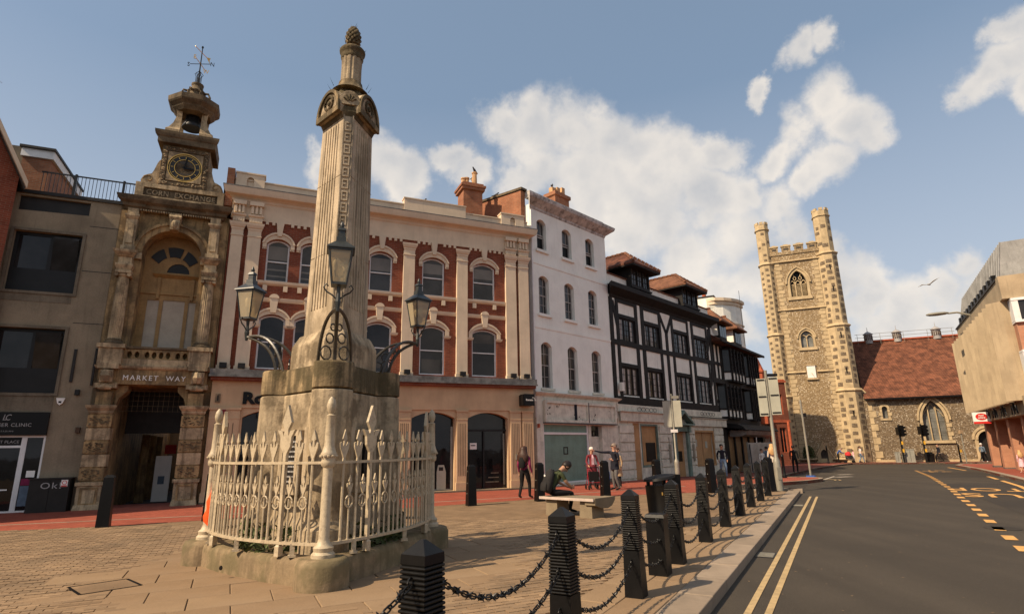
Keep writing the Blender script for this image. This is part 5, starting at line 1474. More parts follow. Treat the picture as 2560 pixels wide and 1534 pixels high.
def dormer(xc, hw, mat):
    d = MB(); d.plate([(xc - hw, 10.66), (xc + hw, 10.66), (xc + hw, 11.95), (xc - hw, 11.95)], [[(xc - hw + .12 + k * (2 * hw - .18) / 3, 10.82), (xc - hw + .12 + (k + 1) * (2 * hw - .18) / 3 - .07, 10.82), (xc - hw + .12 + (k + 1) * (2 * hw - .18) / 3 - .07, 11.82), (xc - hw + .12 + k * (2 * hw - .18) / 3, 11.82)] for k in range(3)], -.32, -.2)
    d.box(xc - hw - .08, xc + hw + .08, -.42, -.2, 10.58, 10.68)
    d.box(xc - hw, xc - hw + .1, -.2, 3.0, 10.6, 11.95); d.box(xc + hw - .1, xc + hw, -.2, 3.0, 10.6, 11.95)
    d_ = d.build('dormer', 'timber_black', TB)
    for k in range(3): MB().box(xc - hw + .12 + k * (2 * hw - .18) / 3, xc - hw + .05 + (k + 1) * (2 * hw - .18) / 3, -.25, -.24, 10.82, 11.82).build('pane', 'glass_grey', d_)
    gb = MB()
    for k in range(3):
        xa = xc - hw + .12 + k * (2 * hw - .18) / 3; xb = xc - hw + .05 + (k + 1) * (2 * hw - .18) / 3
        gb.box((xa + xb) / 2 - .012, (xa + xb) / 2 + .012, -.275, -.25, 10.82, 11.82)
        for q in (1, 2): gb.box(xa, xb, -.275, -.25, 10.82 + q * .33, 10.84 + q * .33)
    gb.build('glazing_bars', 'timber_black', d_)
    e0 = xc - hw - .5; e1 = xc + hw + .5; r = MB()
    v_ = [(e0, -.85, 11.95), (e1, -.85, 11.95), (e1, 3.6, 11.95), (e0, 3.6, 11.95), (xc, .6, 13.12), (xc, 3.6, 13.12), (e0, -.85, 11.84), (e1, -.85, 11.84), (e1, 3.6, 11.84), (e0, 3.6, 11.84)]
    r.add(v_, [(0, 1, 4), (1, 2, 5, 4), (2, 3, 5), (3, 0, 4, 5), (0, 1, 7, 6), (1, 2, 8, 7), (2, 3, 9, 8), (3, 0, 6, 9)])
    ro = r.build('dormer_roof', mat, d_)
    r = MB(); r.box(e0 + .02, e1 - .02, -.83, 3.5, 11.76, 11.838); r.build('dormer_soffit', 'timber_black', d_)
    n_ = 26
    for (xa, ya, za), (xb, yb, zb) in (((e0, -.85, 11.95), (xc, .6, 13.12)), ((e1, -.85, 11.95), (xc, .6, 13.12)), ((xc, .6, 13.12), (xc, 3.6, 13.12))):
        for k in range(9):
            t = k / 9; t1 = (k + .85) / 9
            MB().tube([(xa + (xb - xa) * t, ya + (yb - ya) * t, za + (zb - za) * t + .02), (xa + (xb - xa) * t1, ya + (yb - ya) * t1, za + (zb - za) * t1 + .05)], .085, 6).build('ridge_tile', 'roof_tile_bright', d_)


dormer(2.95, 1.05, 'roof_tile')
dormer(9.35, 1.12, 'roof_tile_bright')
# shopfront
m = MB(); m.box(-.1, TW + .2, -.16, .3, 3.46, 3.86); m.build('upper_fascia', 'white_worn', TB)
m = MB(); moulding(m, .1, 5.72, -.16, 2.96, [(.1, 0), (.12, .02), (.12, .46), (.22, .52), (.0, .56)]); moulding(m, 8.2, 13.1, -.16, 2.84, [(.1, 0), (.12, .02), (.12, .46), (.22, .52), (.0, .56)]); m.build('fascia_board', 'white_worn', TB)
for x0 in (2.0, 9.7):
    m = MB()
    for k in range(5):
        c_ = x0 + k * .42
        m.tube([(c_ + .2 * math.cos(a_), -.22, 3.64 + .11 * math.sin(a_)) for a_ in [2 * PI * q / 12 for q in range(12)]], .012, 4, True)
    m.build('wire_loops', 'dark_panel', TB)
m = MB(); m.plate([(-.1, -.6), (TW + .1, -.6), (TW + .1, 3.2), (-.1, 3.2)], [[(1.34, -.1), (2.0, -.1), (2.0, 2.9), (1.34, 2.9)], [(2.1, .62), (4.0, .62), (4.0, 2.82), (2.1, 2.82)], [(5.98, -.55), (7.3, -.55), (7.3, 2.5), (5.98, 2.5)], [(8.5, .5), (11.2, .5), (11.2, 2.5), (8.5, 2.5)]], -.12, .25); m.build('shop_wall', 'white_worn', TB)
for a, b in ((-.05, 1.3), (4.1, 5.5), (7.7, 8.45), (11.3, 12.7)):
    for k in range(7):
        MB().box(a, b, -.20, -.1, -.4 + k * .46, -.4 + k * .46 + .40).build('rusticated_course', 'white_worn', TB)
MB().box(1.34, 2.0, -.10, .0, -.1, 2.9).build('plywood_sheet', 'plywood', TB)
pw = MB().box(2.1, 4.0, .0, .04, .62, 2.82).build('plywood_sheet', 'plywood', TB)
MB().box(2.75, 3.75, -.03, .0, .84, 1.86).build('black_board', 'sign_black', TB)
MB().box(2.34, 2.40, -.02, .0, .62, 2.82).build('batten', 'plywood', TB)
m = MB(); m.plate([(2.1, .55), (4.0, .55), (4.0, 2.86), (2.1, 2.86)], [[(2.2, .66), (3.9, .66), (3.9, 2.76), (2.2, 2.76)]], -.13, -.02); m.build('window_frame', 'teal_paint', TB)
dp = MB().box(5.98, 7.3, .05, .1, -.55, 2.5).build('plywood_door', 'plywood', TB)
MB().box(6.3, 7.0, .03, .05, .75, 1.35).build('black_board', 'sign_black', TB)
for a, b in ((8.5, 9.8), (9.86, 11.2)): MB().box(a, b, .02, .06, .5, 2.5).build('plywood_sheet', 'plywood', TB)
m = MB(); m.plate([(8.4, .4), (11.3, .4), (11.3, 2.6), (8.4, 2.6)], [[(8.52, .52), (11.18, .52), (11.18, 2.48), (8.52, 2.48)]], -.15, -.04); m.build('window_frame', 'plywood', TB)
for x, z in ((8.75, 1.6), (10.2, 1.5)): MB().box(x, x + .3, .0, .02, z, z + .42).build('poster', 'sign_back', TB)
# doorcase with open pediment
m = MB(); m.box(5.66, 5.96, -.26, 0, -.5, 2.5); m.box(7.32, 7.62, -.26, 0, -.5, 2.5); m.box(5.6, 7.68, -.3, 0, 2.5, 2.9); m.box(5.7, 5.94, -.42, 0, 2.45, 2.9); m.box(7.34, 7.58, -.42, 0, 2.45, 2.9)
dc = m.build('doorcase', 'teal_paint', TB)
m = MB(); m.prism([(5.4, 2.95), (5.5, 2.9), (6.64, 3.58), (7.78, 2.9), (7.88, 2.95), (6.64, 3.74)], -.55, 0); m.box(5.4, 7.88, -.55, 0, 2.86, 2.95); m.build('pediment', 'teal_paint', dc)
for x in (5.05, 8.05):
    m = MB(); m.box(x - .09, x + .09, -.28, -.14, .75, 1.75); m.tube([(x, -.22, 1.75), (x, -.22, 2.15)], .02, 6); m.build('wall_lantern', 'steel_grey', TB)
MB().box(.28, .5, -.3, -.1, 4.55, 5.0).build('alarm_box', 'panel_white', TB)

# ------------------------------------------------------------------ jettied corner building
PB4 = (13.9, 39.75); ROT4 = frame_rot(38)
JB = thing('jettied_corner_building', 'dark jettied timber corner building with bay windows and two red tiled dormers', 'building', (PB4[0], PB4[1], zs(42)), ROT4)
JW = 10.5
MB().box(.1, JW - .3, .75, 8, -.4, 9.3).build('rear_block', 'panel_white', JB)
m = MB(); m.box(.1, JW - .1, .30, .8, 3.6, 6.5); m.box(.1, JW, 0.1, .8, 6.5, 9.3); m.build('wall', 'panel_white', JB)
for z0, z1, y0 in ((6.18, 6.52, -.12), (3.42, 3.80, .05), (9.0, 9.3, -.05)): MB().box(-.05, JW + .06, y0, .9, z0, z1).build('bressummer', 'timber_black', JB)
for x in (.1, .75, 1.55, 2.3, 6.7, 6.95, 10.3): MB().box(x, x + .2, .02, .2, 6.5, 9.05).build('timber', 'timber_black', JB)
for x in (.1, .9, 5.7, 6.2, 6.65, 7.1, 7.55, 10.2): MB().box(x, x + .19, .22, .4, 3.8, 6.2).build('timber', 'timber_black', JB)
for a, b in ((.1, 2.4), (6.7, 7.0)):
    MB().box(a, b, .02, .2, 7.55, 7.75).build('timber', 'timber_black', JB); MB().box(a, b, .22, .4, 4.85, 5.05).build('timber', 'timber_black', JB)


def bay(x0, x1, z0, z1, dep, zsill, yb):
    c = .35
    b = MB()
    o_ = [(x0, yb), (x0 + c, yb - dep), (x1 - c, yb - dep), (x1, yb)]
    b.slab(o_ + [(x1, yb + .3), (x0, yb + .3)], z0, z0 + .14); b.slab(o_ + [(x1, yb + .3), (x0, yb + .3)], zsill, zsill + .12); b.slab(o_ + [(x1, yb + .3), (x0, yb + .3)], z1 - .16, z1)
    for (px_, py_) in o_ + [(x0 + (x1 - x0) * .5, yb - dep), (x0 + (x1 - x0) * .3, yb - dep), (x0 + (x1 - x0) * .7, yb - dep)]: b.box(px_ - .06, px_ + .06, py_ - .06, py_ + .06, z0, z1)
    w_ = b.build('bay_window', 'timber_black', JB)
    ins = [(x0 + .06, yb), (x0 + c + .02, yb - dep + .05), (x1 - c - .02, yb - dep + .05), (x1 - .06, yb)]
    MB().slab(ins + [(x1 - .06, yb + .2), (x0 + .06, yb + .2)], zsill + .1, z1 - .1).build('pane', 'glass', w_)
    MB().slab([(p[0], p[1] - .012) for p in ins] + [(x1 - .06, yb + .2), (x0 + .06, yb + .2)], z0 + .1, zsill).build('apron_panel', 'panel_white', w_)
    g_ = MB()
    for k in range(9):
        xq = x0 + c + (x1 - x0 - 2 * c) * k / 8; g_.box(xq - .012, xq + .012, yb - dep + .02, yb - dep + .045, zsill + .1, z1 - .1)
    for k in range(1, 4): zq = zsill + (z1 - zsill) * k / 4; g_.box(x0 + c, x1 - c, yb - dep + .02, yb - dep + .045, zq - .012, zq + .012)
    g_.build('glazing_bars', 'timber_black', w_)


bay(2.75, 6.5, 6.45, 8.95, .55, 7.1, .1); bay(7.15, 10.35, 6.45, 8.95, .55, 7.1, .1)
bay(1.6, 5.6, 3.75, 6.2, .55, 4.35, .3); bay(7.8, 10.2, 3.75, 6.2, .5, 4.35, .3)
# main roof, dormers
m = MB(); m.add([(.2, -.75, 9.16), (JW + .5, -.75, 9.16), (JW + .5, 4.2, 12.4), (.2, 4.2, 12.4), (.2, -.75, 9.06), (JW + .5, -.75, 9.06), (JW + .5, 4.2, 9.2), (.2, 4.2, 9.2)], [(0, 1, 2, 3), (4, 5, 6, 7), (0, 1, 5, 4), (1, 2, 6, 5), (3, 0, 4, 7)])
m.build('roof', 'roof_tile', JB)
MB().box(.2, JW + .5, -.85, -.72, 9.02, 9.18).build('gutter', 'timber_black', JB)
m = MB(); m.prism([(0, 9.2), (1.3, 9.2), (0, 10.6)], -.1, .2); m.build('gable_panel', 'panel_white', JB)
for xc in (2.4, 6.0):
    d = MB(); d.box(xc - .8, xc + .8, -.30, 2.6, 9.4, 10.75); d_ = d.build('dormer', 'timber_black', JB)
    MB().box(xc - .84, xc - .8, -.2, 2.5, 9.7, 10.7).build('cheek_panel', 'panel_white', d_)
    for k in range(3): MB().box(xc - .7 + k * .48, xc - .28 + k * .48, -.32, -.30, 9.65, 10.6).build('pane', 'glass', d_)
    r = MB(); e0, e1 = xc - 1.3, xc + 1.3
    r.add([(e0, -.7, 10.75), (e1, -.7, 10.75), (e1, 3.2, 10.75), (e0, 3.2, 10.75), (xc, .5, 11.95), (xc, 3.2, 11.95), (e0, -.7, 10.65), (e1, -.7, 10.65), (e1, 3.2, 10.65), (e0, 3.2, 10.65)],
          [(0, 1, 4), (1, 2, 5, 4), (2, 3, 5), (3, 0, 4, 5), (0, 1, 7, 6), (1, 2, 8, 7), (2, 3, 9, 8), (3, 0, 6, 9), (6, 7, 8, 9)])
    r.build('dormer_roof', 'roof_tile_bright', d_)
    for k in range(8):
        MB().tube([(xc, .45 + k * .34, 11.98), (xc, .45 + k * .34 + .3, 11.98)], .09, 6).build('ridge_tile', 'roof_tile_bright', d_)
# ground floor with a curved canopy
MB().box(.0, 3.0, .3, .6, 0, 3.5).build('shop_wall', 'timber_black', JB)
MB().box(.2, 1.4, .22, .3, 1.6, 2.9).build('plywood_sheet', 'plywood', JB)
for k in range(4): MB().box(3.2 + k * 1.75, 4.75 + k * 1.75, .5, .6, 0.0, 2.9).build('plywood_sheet', 'plywood', JB)
for k in range(5): MB().box(2.95 + k * 1.75, 3.2 + k * 1.75, .4, .62, 0.0, 3.2).build('timber', 'timber_black', JB)
m = MB(); pr = [(.35, 3.42), (-.55, 3.36), (-.95, 3.16), (-1.1, 2.96), (-1.05, 2.92), (-.8, 3.0), (-.3, 3.08), (.35, 3.1)]
m.loft([[(x, y, z) for (y, z) in pr] for x in (2.6, JW + 1.0)]); m.build('canopy', 'timber_black', JB)
m = MB(); pr = [(-.5, 2.95), (-1.0, 2.90), (-.8, 2.62), (-.3, 2.5), (.3, 2.5), (.3, 2.95)]
m.loft([[(x, y, z) for (y, z) in pr] for x in (3.4, JW + .4)]); m.build('canopy_soffit', 'hoarding', JB)
hb = thing('hoarding_panel', 'scuffed grey metal hoarding leaning at the corner building base', 'hoarding', (16.6, 41.6, zs(42)), frame_rot(44))
MB().box(0, 4.7, -.04, .04, .0, 2.05).build('sheet', 'hoarding', hb)
for x in (0, 2.35, 4.62): MB().box(x, x + .08, .04, .12, 0, 2.1).build('post', 'steel_grey', hb)
MB().tube([(.1, -.05, 1.95), (-.9, -.5, 0)], .04, 6).build('stay', 'dark_frame', hb)

# ------------------------------------------------------------------ white building with a curved corner, behind
CBL = thing('curved_white_building', 'white stuccoed building with rounded corner and chimney behind the dormers', 'building', (22.9, 54.2, 1.0), frame_rot(118))
m = MB(); m.box(-6.2, -2.9, 0, 3, 0, 15.2); m.build('side_wall', 'panel_white', CBL)
MB().box(-6.3, -2.8, -.05, 3, 15.2, 15.36).build('coping', 'dark_panel', CBL)
pl = [(-2.9, .0), (-2.15, .45), (-1.55, 1.1), (-1.1, 1.85), (-.82, 2.7), (-.72, 3.5), (-3.6, 3.5), (-3.6, .0)]
def grow(d): return [(p_[0] + d * (.55 + .1 * i_), p_[1] - d * max(0, 1 - .2 * i_)) if i_ < 6 else p_ for i_, p_ in enumerate(pl)]
MB().slab(pl, 0, 14.4).build('curved_wall', 'panel_white', CBL)
MB().slab(grow(.3), 14.75, 15.05).build('cornice', 'stucco_cream', CBL); MB().slab(grow(.14), 14.4, 14.75).build('frieze', 'stucco_cream', CBL); MB().slab(grow(.1), 12.4, 12.56).build('string_course', 'stucco_cream', CBL)
MB().box(-3.5, -3.25, -.02, .2, 13.6, 13.9).build('window', 'glass_dim', CBL)
m = MB(); m.box(-7.1, -6.0, .5, 2.0, 11, 15.9); m.build('chimney_stack', 'brick_orange', CBL)
for x, z, mt in ((-5.5, 15.75, 'terracotta'), (-4.75, 16.4, 'chimney_pot'), (-3.95, 16.2, 'terracotta')): MB().lathe([(.22, 15.3), (.18, z - .05), (.2, z), (.16, z)], x, 1.2, 10).build('chimney_pot', mt, CBL)
MB().tube([(-.5, .5, 10), (-.5, .5, 15.6)], .02, 5).build('aerial_mast', 'iron_black', CBL)

# ------------------------------------------------------------------ red brick town hall wing
TH = thing('brick_town_hall', 'ornate red brick hall with conical turret left of the church tower', 'building', (24, 58, -.35), frame_rot(80))
m = MB(); m.plate([(-5, -.2), (1.5, -.2), (1.5, 9.2), (-5, 9.2)], [seg_arch(-.6, 1.0, .2, 2.6, 3.4, 8), seg_arch(.35, 1.1, 5.2, 6.0, 6.38, 8)], 0, .4); m.build('wall', 'grey_brick_band', TH)
MB().box(-5, 1.5, .41, 6, -.2, 9).build('rear_block', 'sign_black', TH)
m = MB(); m.band(arc_pts(-.6, 1.0, 2.6, 3.4, 10), arc_pts(-.95, 1.35, 2.6, 3.75, 10), -.12, .02); m.band(arc_pts(.3, 1.15, 5.98, 6.42, 8), arc_pts(0, 1.45, 5.98, 6.72, 8), -.1, .02); m.build('brick_arch', 'brick_red', TH)
m = MB(); m.lathe([(.46, 4.0), (.46, 9.0), (.56, 9.1), (.56, 9.3), (.44, 9.36), (.02, 10.6)], 1.15, -.1, 8); m.build('turret', 'terracotta', TH)
m = MB(); m.prism([(-4, 9.2), (2.1, 9.0), (1.4, 10.0), (-1, 11.6)], .6, 5); m.build('roof', 'dark_panel', TH)
m = MB(); m.plate([(1.5, -.2), (3.7, -.2), (3.7, 8.1), (1.5, 8.1)], [[(2.5, 1.2), (3.2, 1.2), (3.2, 3.6), (2.5, 3.6)], [(2.5, 4.9), (3.2, 4.9), (3.2, 6.9), (2.5, 6.9)]], -.3, .1); m.build('wing_wall', 'brick_red', TH)
for z0, z1 in ((1.2, 3.6), (4.9, 6.9)):
    w_ = MB().plate([(2.45, z0 - .05), (3.25, z0 - .05), (3.25, z1 + .05), (2.45, z1 + .05)], [[(2.55, z0 + .05), (2.82, z0 + .05), (2.82, z1 - .05), (2.55, z1 - .05)], [(2.88, z0 + .05), (3.15, z0 + .05), (3.15, z1 - .05), (2.88, z1 - .05)]], -.2, -.1).build('window', 'terracotta', TH)
    MB().box(2.55, 3.15, -.14, -.13, z0, z1).build('pane', 'glass', w_)
m = MB(); m.box(1.4, 3.8, -.38, 4, 8.1, 8.3); m.box(1.45, 3.75, -.36, 0, 4.1, 4.35); m.build('cornice', 'terracotta', TH)
for k in range(12): MB().box(1.5 + k * .19, 1.62 + k * .19, -.3, 0, 8.3, 8.42).build('cresting', 'terracotta', TH)
m = MB(); m.lathe([(.14, .9), (.14, 4.2)], 1.75, -.35, 8); m.lathe([(.14, .9), (.14, 4.2)], 3.5, -.35, 8); m.build('shaft', 'terracotta', TH)

# ------------------------------------------------------------------ church
KC = 1.17
CH = thing('flint_church', 'flint church with tall turreted tower, louvred belfry and red tiled nave', 'church', (35.1, 63.77, 0), frame_rot(112))
def TCh(x, y, z): return (x * KC, y * KC, (z - 1.65) * KC + 1.65)
def CB(): return MB(TCh)
XL, XR = -3.55, .95
bel = [(-2.05, 15.95), (-.55, 15.95)] + pointed_pts(-2.05, -.55, 17.35, 18.62)
w2 = [(-1.78, 10.78), (-.70, 10.78)] + pointed_pts(-1.78, -.70, 11.75, 12.42)
m = CB(); m.plate([(XL, -.8), (XR, -.8), (XR, 20.72), (XL, 20.72)], [bel, w2], 0, .5); m.build('tower_wall', 'flint', CH)
m = CB(); m.box(XL, XR + .4, .501, 5.6, -.8, 20.4); m.build('tower_core', 'flint', CH)
# weathered lower part reads darker: older flintwork up to the string
for z, p in ((19.72, .16), (14.68, .14), (8.42, .14), (.25, .2)):
    segs = [(XL, XR)] if z != 8.42 else [(XL, -1.75), (-.75, XR)]
    for a, b in segs:
        m = CB(); m.add([(a, -p, z), (b, -p, z), (b, 0, z + .08), (a, 0, z + .08), (a, -p, z - .07), (b, -p, z - .07), (b, .02, z - .12), (a, .02, z - .12)], [(0, 1, 2, 3), (4, 5, 6, 7), (0, 1, 5, 4), (0, 3, 7, 4), (1, 2, 6, 5)]); m.build('string_course', 'church_stone', CH)
# parapet merlons
MB_ = CB(); MB_.box(XL, XR, -.08, .25, 20.42, 20.75); MB_.build('parapet', 'flint', CH)
for k, (a, b) in enumerate(((-3.45, -2.72), (-2.38, -1.55), (-1.2, -.38), (.0, .82))):
    m = CB(); m.box(a, b, -.06, .2, 20.75, 21.28); mm_ = m.build('merlon', 'flint', CH)
    m = CB(); m.box(a - .06, b + .06, -.12, .26, 21.28, 21.42); m.box(a + .2, b - .2, -.10, .24, 21.42, 21.5); m.build('merlon_coping', 'church_stone', mm_)
    m = CB(); m.box(a + .18, b - .18, -.075, -.06, 20.92, 21.1); m.build('merlon_panel', 'louvre_dark', mm_)
for y in (5.2,):
    for k, (a, b) in enumerate(((-3.45, -2.72), (-2.38, -1.55), (-1.2, -.38), (.0, .82))): CB().box(a, b, y, y + .3, 20.4, 21.4).build('merlon', 'flint', CH)
# turrets
def turret(cx, cy, stages, crown, name='turret'):
    prof = []
    for (z0, z1, r) in stages: prof += [(r, z0), (r, z1)]
    m = CB(); m.lathe(prof, cx, cy, 8, PI / 8); t_ = m.build(name, 'church_stone', CH)
    for (z0, z1, r) in stages[1:]:
        pass
    for i in range(len(stages) - 1):
        z = stages[i][1]; r = stages[i][2]
        CB().lathe([(r + .02, z - .16), (r + .13, z - .06), (r + .13, z + .02), (r - .06, z + .16)], cx, cy, 8, PI / 8).build('turret_ring', 'church_stone', t_)
    zc, r = crown
    CB().lathe([(r + .02, zc - .14), (r + .14, zc - .05), (r + .14, zc + .02), (r + .04, zc + .06)], cx, cy, 8, PI / 8).build('turret_ring', 'church_stone', t_)
    CB().lathe([(r + .05, zc + .05), (r + .05, zc + .55)], cx, cy, 8, PI / 8).build('crown', 'church_stone', t_)
    for k in range(8):
        a = PI / 8 + 2 * PI * k / 8 + PI / 8; rr_ = (r + .05) * math.cos(PI / 8)
        c_, s__ = math.cos(a), math.sin(a); w_ = .17
        q = [(cx + c_ * (rr_ + dy) - s__ * dx, cy + s__ * (rr_ + dy) + c_ * dx) for dx, dy in ((-w_, .03), (w_, .03), (w_, -.12), (-w_, -.12))]
        m = CB(); m.slab(q, zc + .55, zc + .82); m.build('crown_merlon', 'church_stone', t_)
    return t_


lt = turret(-3.98, .30, [(-.8, 6.1, .76), (6.1, 12.2, .72), (12.2, 19.6, .69), (19.6, 23.4, .64)], (23.4, .62))
rt = turret(1.62, .35, [(-.8, 6.45, 1.08), (6.45, 12.65, 1.02), (12.65, 20.0, .92), (20.0, 24.0, .78)], (24.0, .74))
turret(-3.6, 5.4, [(-.8, 19.6, .7), (19.6, 22.2, .62)], (22.2, .58), 'rear_turret')
turret(1.4, 5.4, [(-.8, 19.6, .7), (19.6, 22.0, .62)], (22.0, .58), 'rear_turret')
# right-hand stepped buttress beside the nave
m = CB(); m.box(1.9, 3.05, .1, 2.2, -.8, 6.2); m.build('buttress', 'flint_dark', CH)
m = CB(); m.add([(1.9, .1, 6.2), (3.05, .1, 6.2), (3.05, 2.2, 6.2), (1.9, 2.2, 6.2), (1.9, .1, 7.6), (1.9, 2.2, 7.6)], [(0, 1, 4), (1, 2, 5, 4), (2, 3, 5), (3, 0, 4, 5)]); m.build('buttress_cap', 'church_stone', CH)
# chequer of knapped flint on the turrets
flint_me = {}
rr = random.Random(9)


def fpanel(cx, cy, r, face, z, wd, h, par, off_=0.0):
    a = face; d = r * math.cos(PI / 8) + .004
    key = (round(wd, 2), round(h, 2))
    if key not in flint_me:
        o = MB().box(-wd / 2 * KC, wd / 2 * KC, -.02, .02, -h / 2 * KC, h / 2 * KC).build('flint_panel', 'flint_panel_mat'); flint_me[key] = o.data; bpy.data.objects.remove(o)
    x = cx + math.cos(a) * d - math.sin(a) * off_; y = cy + math.sin(a) * d + math.cos(a) * off_
    p = TCh(x, y, z)
    put('flint_panel', flint_me[key], par, p, (0, 0, a + PI / 2))


for (z0, z1, r) in ((.6, 5.8, .76), (6.5, 11.9, .72), (12.6, 19.2, .69), (20, 23, .64)):
    for fi, a in enumerate((-PI / 2, -PI * .75, -PI / 4)):
        z = z0 + (.0 if fi == 0 else .29)
        while z < z1:
            wd = rr.choice((.26, .30, .30)); h = rr.choice((.22, .26))
            if r > .65 or rr.random() < .35: fpanel(-3.98, .30, r, a, z, wd, h, lt, rr.uniform(-.03, .03))
            z += .58
for (z0, z1, r) in ((.2, 6.0, 1.08), (6.9, 12.2, 1.02), (13.0, 19.6, .92), (20.4, 23.6, .78)):
    for fi, a in enumerate((-PI / 2, -PI * .75, -PI / 4)):
        z = z0 + (.1 if fi == 1 else .4)
        while z < z1:
            wd = rr.choice((.30, .44, .52)); h = rr.choice((.3, .36))
            if r > .8 or rr.random() < .45: fpanel(1.62, .35, r, a, z, wd, h, rt, rr.uniform(-.08, .08))
            z += rr.choice((.52, .62, .70))
for z in (4.0, 8.0, 11.4, 16.0, 18.2):
    p = TCh(1.62, .35 - 1.02 * math.cos(PI / 8), z)
    m = CB(); rq = 1.09 if z < 6 else (1.03 if z < 12 else .93); m.box(1.60, 1.70, .35 - rq * math.cos(PI / 8) - .02, .4, z, z + .55); m.build('arrow_slit', 'sign_black', rt)
# quoins on the tower front and nave corner
q_me = {}
for side, x in (('l', XL + .02), ('r', XR - .28)):
    z = .4; k = 0
    while z < 19.4:
        w_ = .42 if k % 2 else .24
        xx = (XL + .55, XL + .55 + w_) if side == 'l' else (XR - .42 - w_, XR - .42)
        CB().box(xx[0] - (.2 if side == 'l' else 0), xx[1] + (.2 if side == 'r' else 0), -.03, .02, z, z + .36).build('quoin', 'church_stone', CH)
        z += .41; k += 1
# belfry window: stone surround, tracery, louvres
m = CB(); inn = pointed_pts(-2.05, -.55, 17.35, 18.62, 8); outp = pointed_pts(-2.38, -.22, 17.35, 18.98, 8)
m.band(inn, outp, -.06, .06); m.band(pointed_pts(-2.32, -.28, 17.3, 18.92, 8), pointed_pts(-2.46, -.14, 17.3, 19.06, 8), -.16, -.04)
m.box(-2.3, -2.05, -.05, .06, 15.7, 17.36); m.box(-.55, -.3, -.05, .06, 15.7, 17.36); m.box(-2.4, -.2, -.12, .06, 15.62, 15.94)
bw = m.build('belfry_window', 'church_stone', CH)
m = CB(); wl = 1.5 / 3
for k in (1, 2): m.box(-2.05 + wl * k - .04, -2.05 + wl * k + .04, .12, .28, 15.94, 17.55)
for k in range(3):
    a, b = -2.05 + wl * k + .02, -2.05 + wl * (k + 1) - .02
    m.band(pointed_pts(a + .05, b - .05, 17.25, 17.58, 4), pointed_pts(a, b, 17.25, 17.66, 4), .12, .28)
for k in range(2):
    c = -2.05 + wl * (k + 1)
    m.band([(c + .10 * math.cos(t_), 17.86 + .15 * math.sin(t_)) for t_ in [2 * PI * q / 8 for q in range(8)]], [(c + .16 * math.cos(t_), 17.86 + .21 * math.sin(t_)) for t_ in [2 * PI * q / 8 for q in range(8)]], .12, .28, True)
    m.tube([(c, .2, 18.05), (c + (-1) ** k * -.12, .2, 18.35)], .04, 5)
m.build('tracery', 'church_stone', bw)
for k in range(3):
    for q in range(11):
        a, b = -2.05 + wl * k + .045, -2.05 + wl * (k + 1) - .045; z = 15.98 + q * .125
        m = CB(); m.add([(a, .16, z), (b, .16, z), (b, .36, z + .10), (a, .36, z + .10), (a, .16, z - .025), (b, .16, z - .025), (b, .36, z + .075), (a, .36, z + .075)], [(0, 1, 2, 3), (4, 5, 6, 7), (0, 1, 5, 4), (2, 3, 7, 6)])
        m.build('louvre', 'church_stone', bw)
CB().prism([(-2.1, 15.9), (-.5, 15.9)] + pointed_pts(-2.1, -.5, 17.35, 18.7), .42, .46).build('dark_void', 'sign_black', bw)
# second-stage window
m = CB(); m.band(pointed_pts(-1.78, -.70, 11.75, 12.42, 8), pointed_pts(-2.0, -.48, 11.75, 12.66, 8), -.05, .06); m.band(pointed_pts(-1.98, -.5, 11.7, 12.62, 8), pointed_pts(-2.1, -.38, 11.7, 12.76, 8), -.14, -.03)
m.box(-1.95, -1.78, -.04, .06, 10.6, 11.76); m.box(-.70, -.53, -.04, .06, 10.6, 11.76); m.box(-2.05, -.43, -.12, .06, 10.5, 10.77); m.box(-1.28, -1.2, .1, .24, 10.78, 11.9)
m.band(pointed_pts(-1.76, -1.26, 11.65, 12.0, 4), pointed_pts(-1.8, -1.22, 11.65, 12.08, 4), .1, .24); m.band(pointed_pts(-1.22, -.72, 11.65, 12.0, 4), pointed_pts(-1.26, -.68, 11.65, 12.08, 4), .1, .24)
sw_ = m.build('tower_window', 'church_stone', CH); CB().prism(w2, .26, .3).build('pane', 'glass_church', sw_)
# sundial
m = CB(); m.box(-1.62, -.88, -.10, .02, 7.8, 8.98); sdl = m.build('sundial', 'sign_white', CH); m = CB(); m.box(-1.75, -.75, -.16, .02, 7.62, 7.78); m.box(-1.68, -.82, -.15, .02, 8.98, 9.06); m.tube([(-1.25, -.1, 8.3), (-1.2, -.35, 8.05)], .02, 4); m.build('sundial_frame', 'church_stone', sdl)
# nave
bigw = [(7.02, 1.75), (8.72, 1.75)] + pointed_pts(7.02, 8.72, 3.55, 5.22)
smw = [(4.03, 3.78), (4.47, 3.78)] + arc_pts(4.03, 4.47, 4.62, 4.86, 6)
drw = [(10.75, -.7), (12.2, -.7)] + arc_pts(10.75, 12.2, 1.75, 2.47, 10)
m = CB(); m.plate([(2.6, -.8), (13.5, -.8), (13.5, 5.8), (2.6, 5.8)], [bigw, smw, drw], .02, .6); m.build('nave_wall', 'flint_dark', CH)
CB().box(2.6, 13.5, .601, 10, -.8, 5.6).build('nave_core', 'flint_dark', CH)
m = CB(); m.add([(2.75, -.35, 5.62), (13.6, -.35, 5.62), (13.6, 5.0, 11.62), (3.3, 5.0, 11.62), (2.75, -.35, 5.50), (13.6, -.35, 5.50), (13.6, 5.0, 11.4), (3.3, 5.0, 11.4), (13.6, 10.3, 5.6), (2.75, 10.3, 5.6)], [(0, 1, 2, 3), (4, 5, 6, 7), (0, 1, 5, 4), (0, 3, 7, 4), (1, 2, 6, 5), (3, 2, 8, 9), (0, 3, 9), (1, 2, 8)])
m.build('roof', 'church_tiles', CH)
CB().box(3.3, 13.6, 4.85, 5.15, 11.58, 11.74).build('ridge_tiles', 'terracotta', CH)
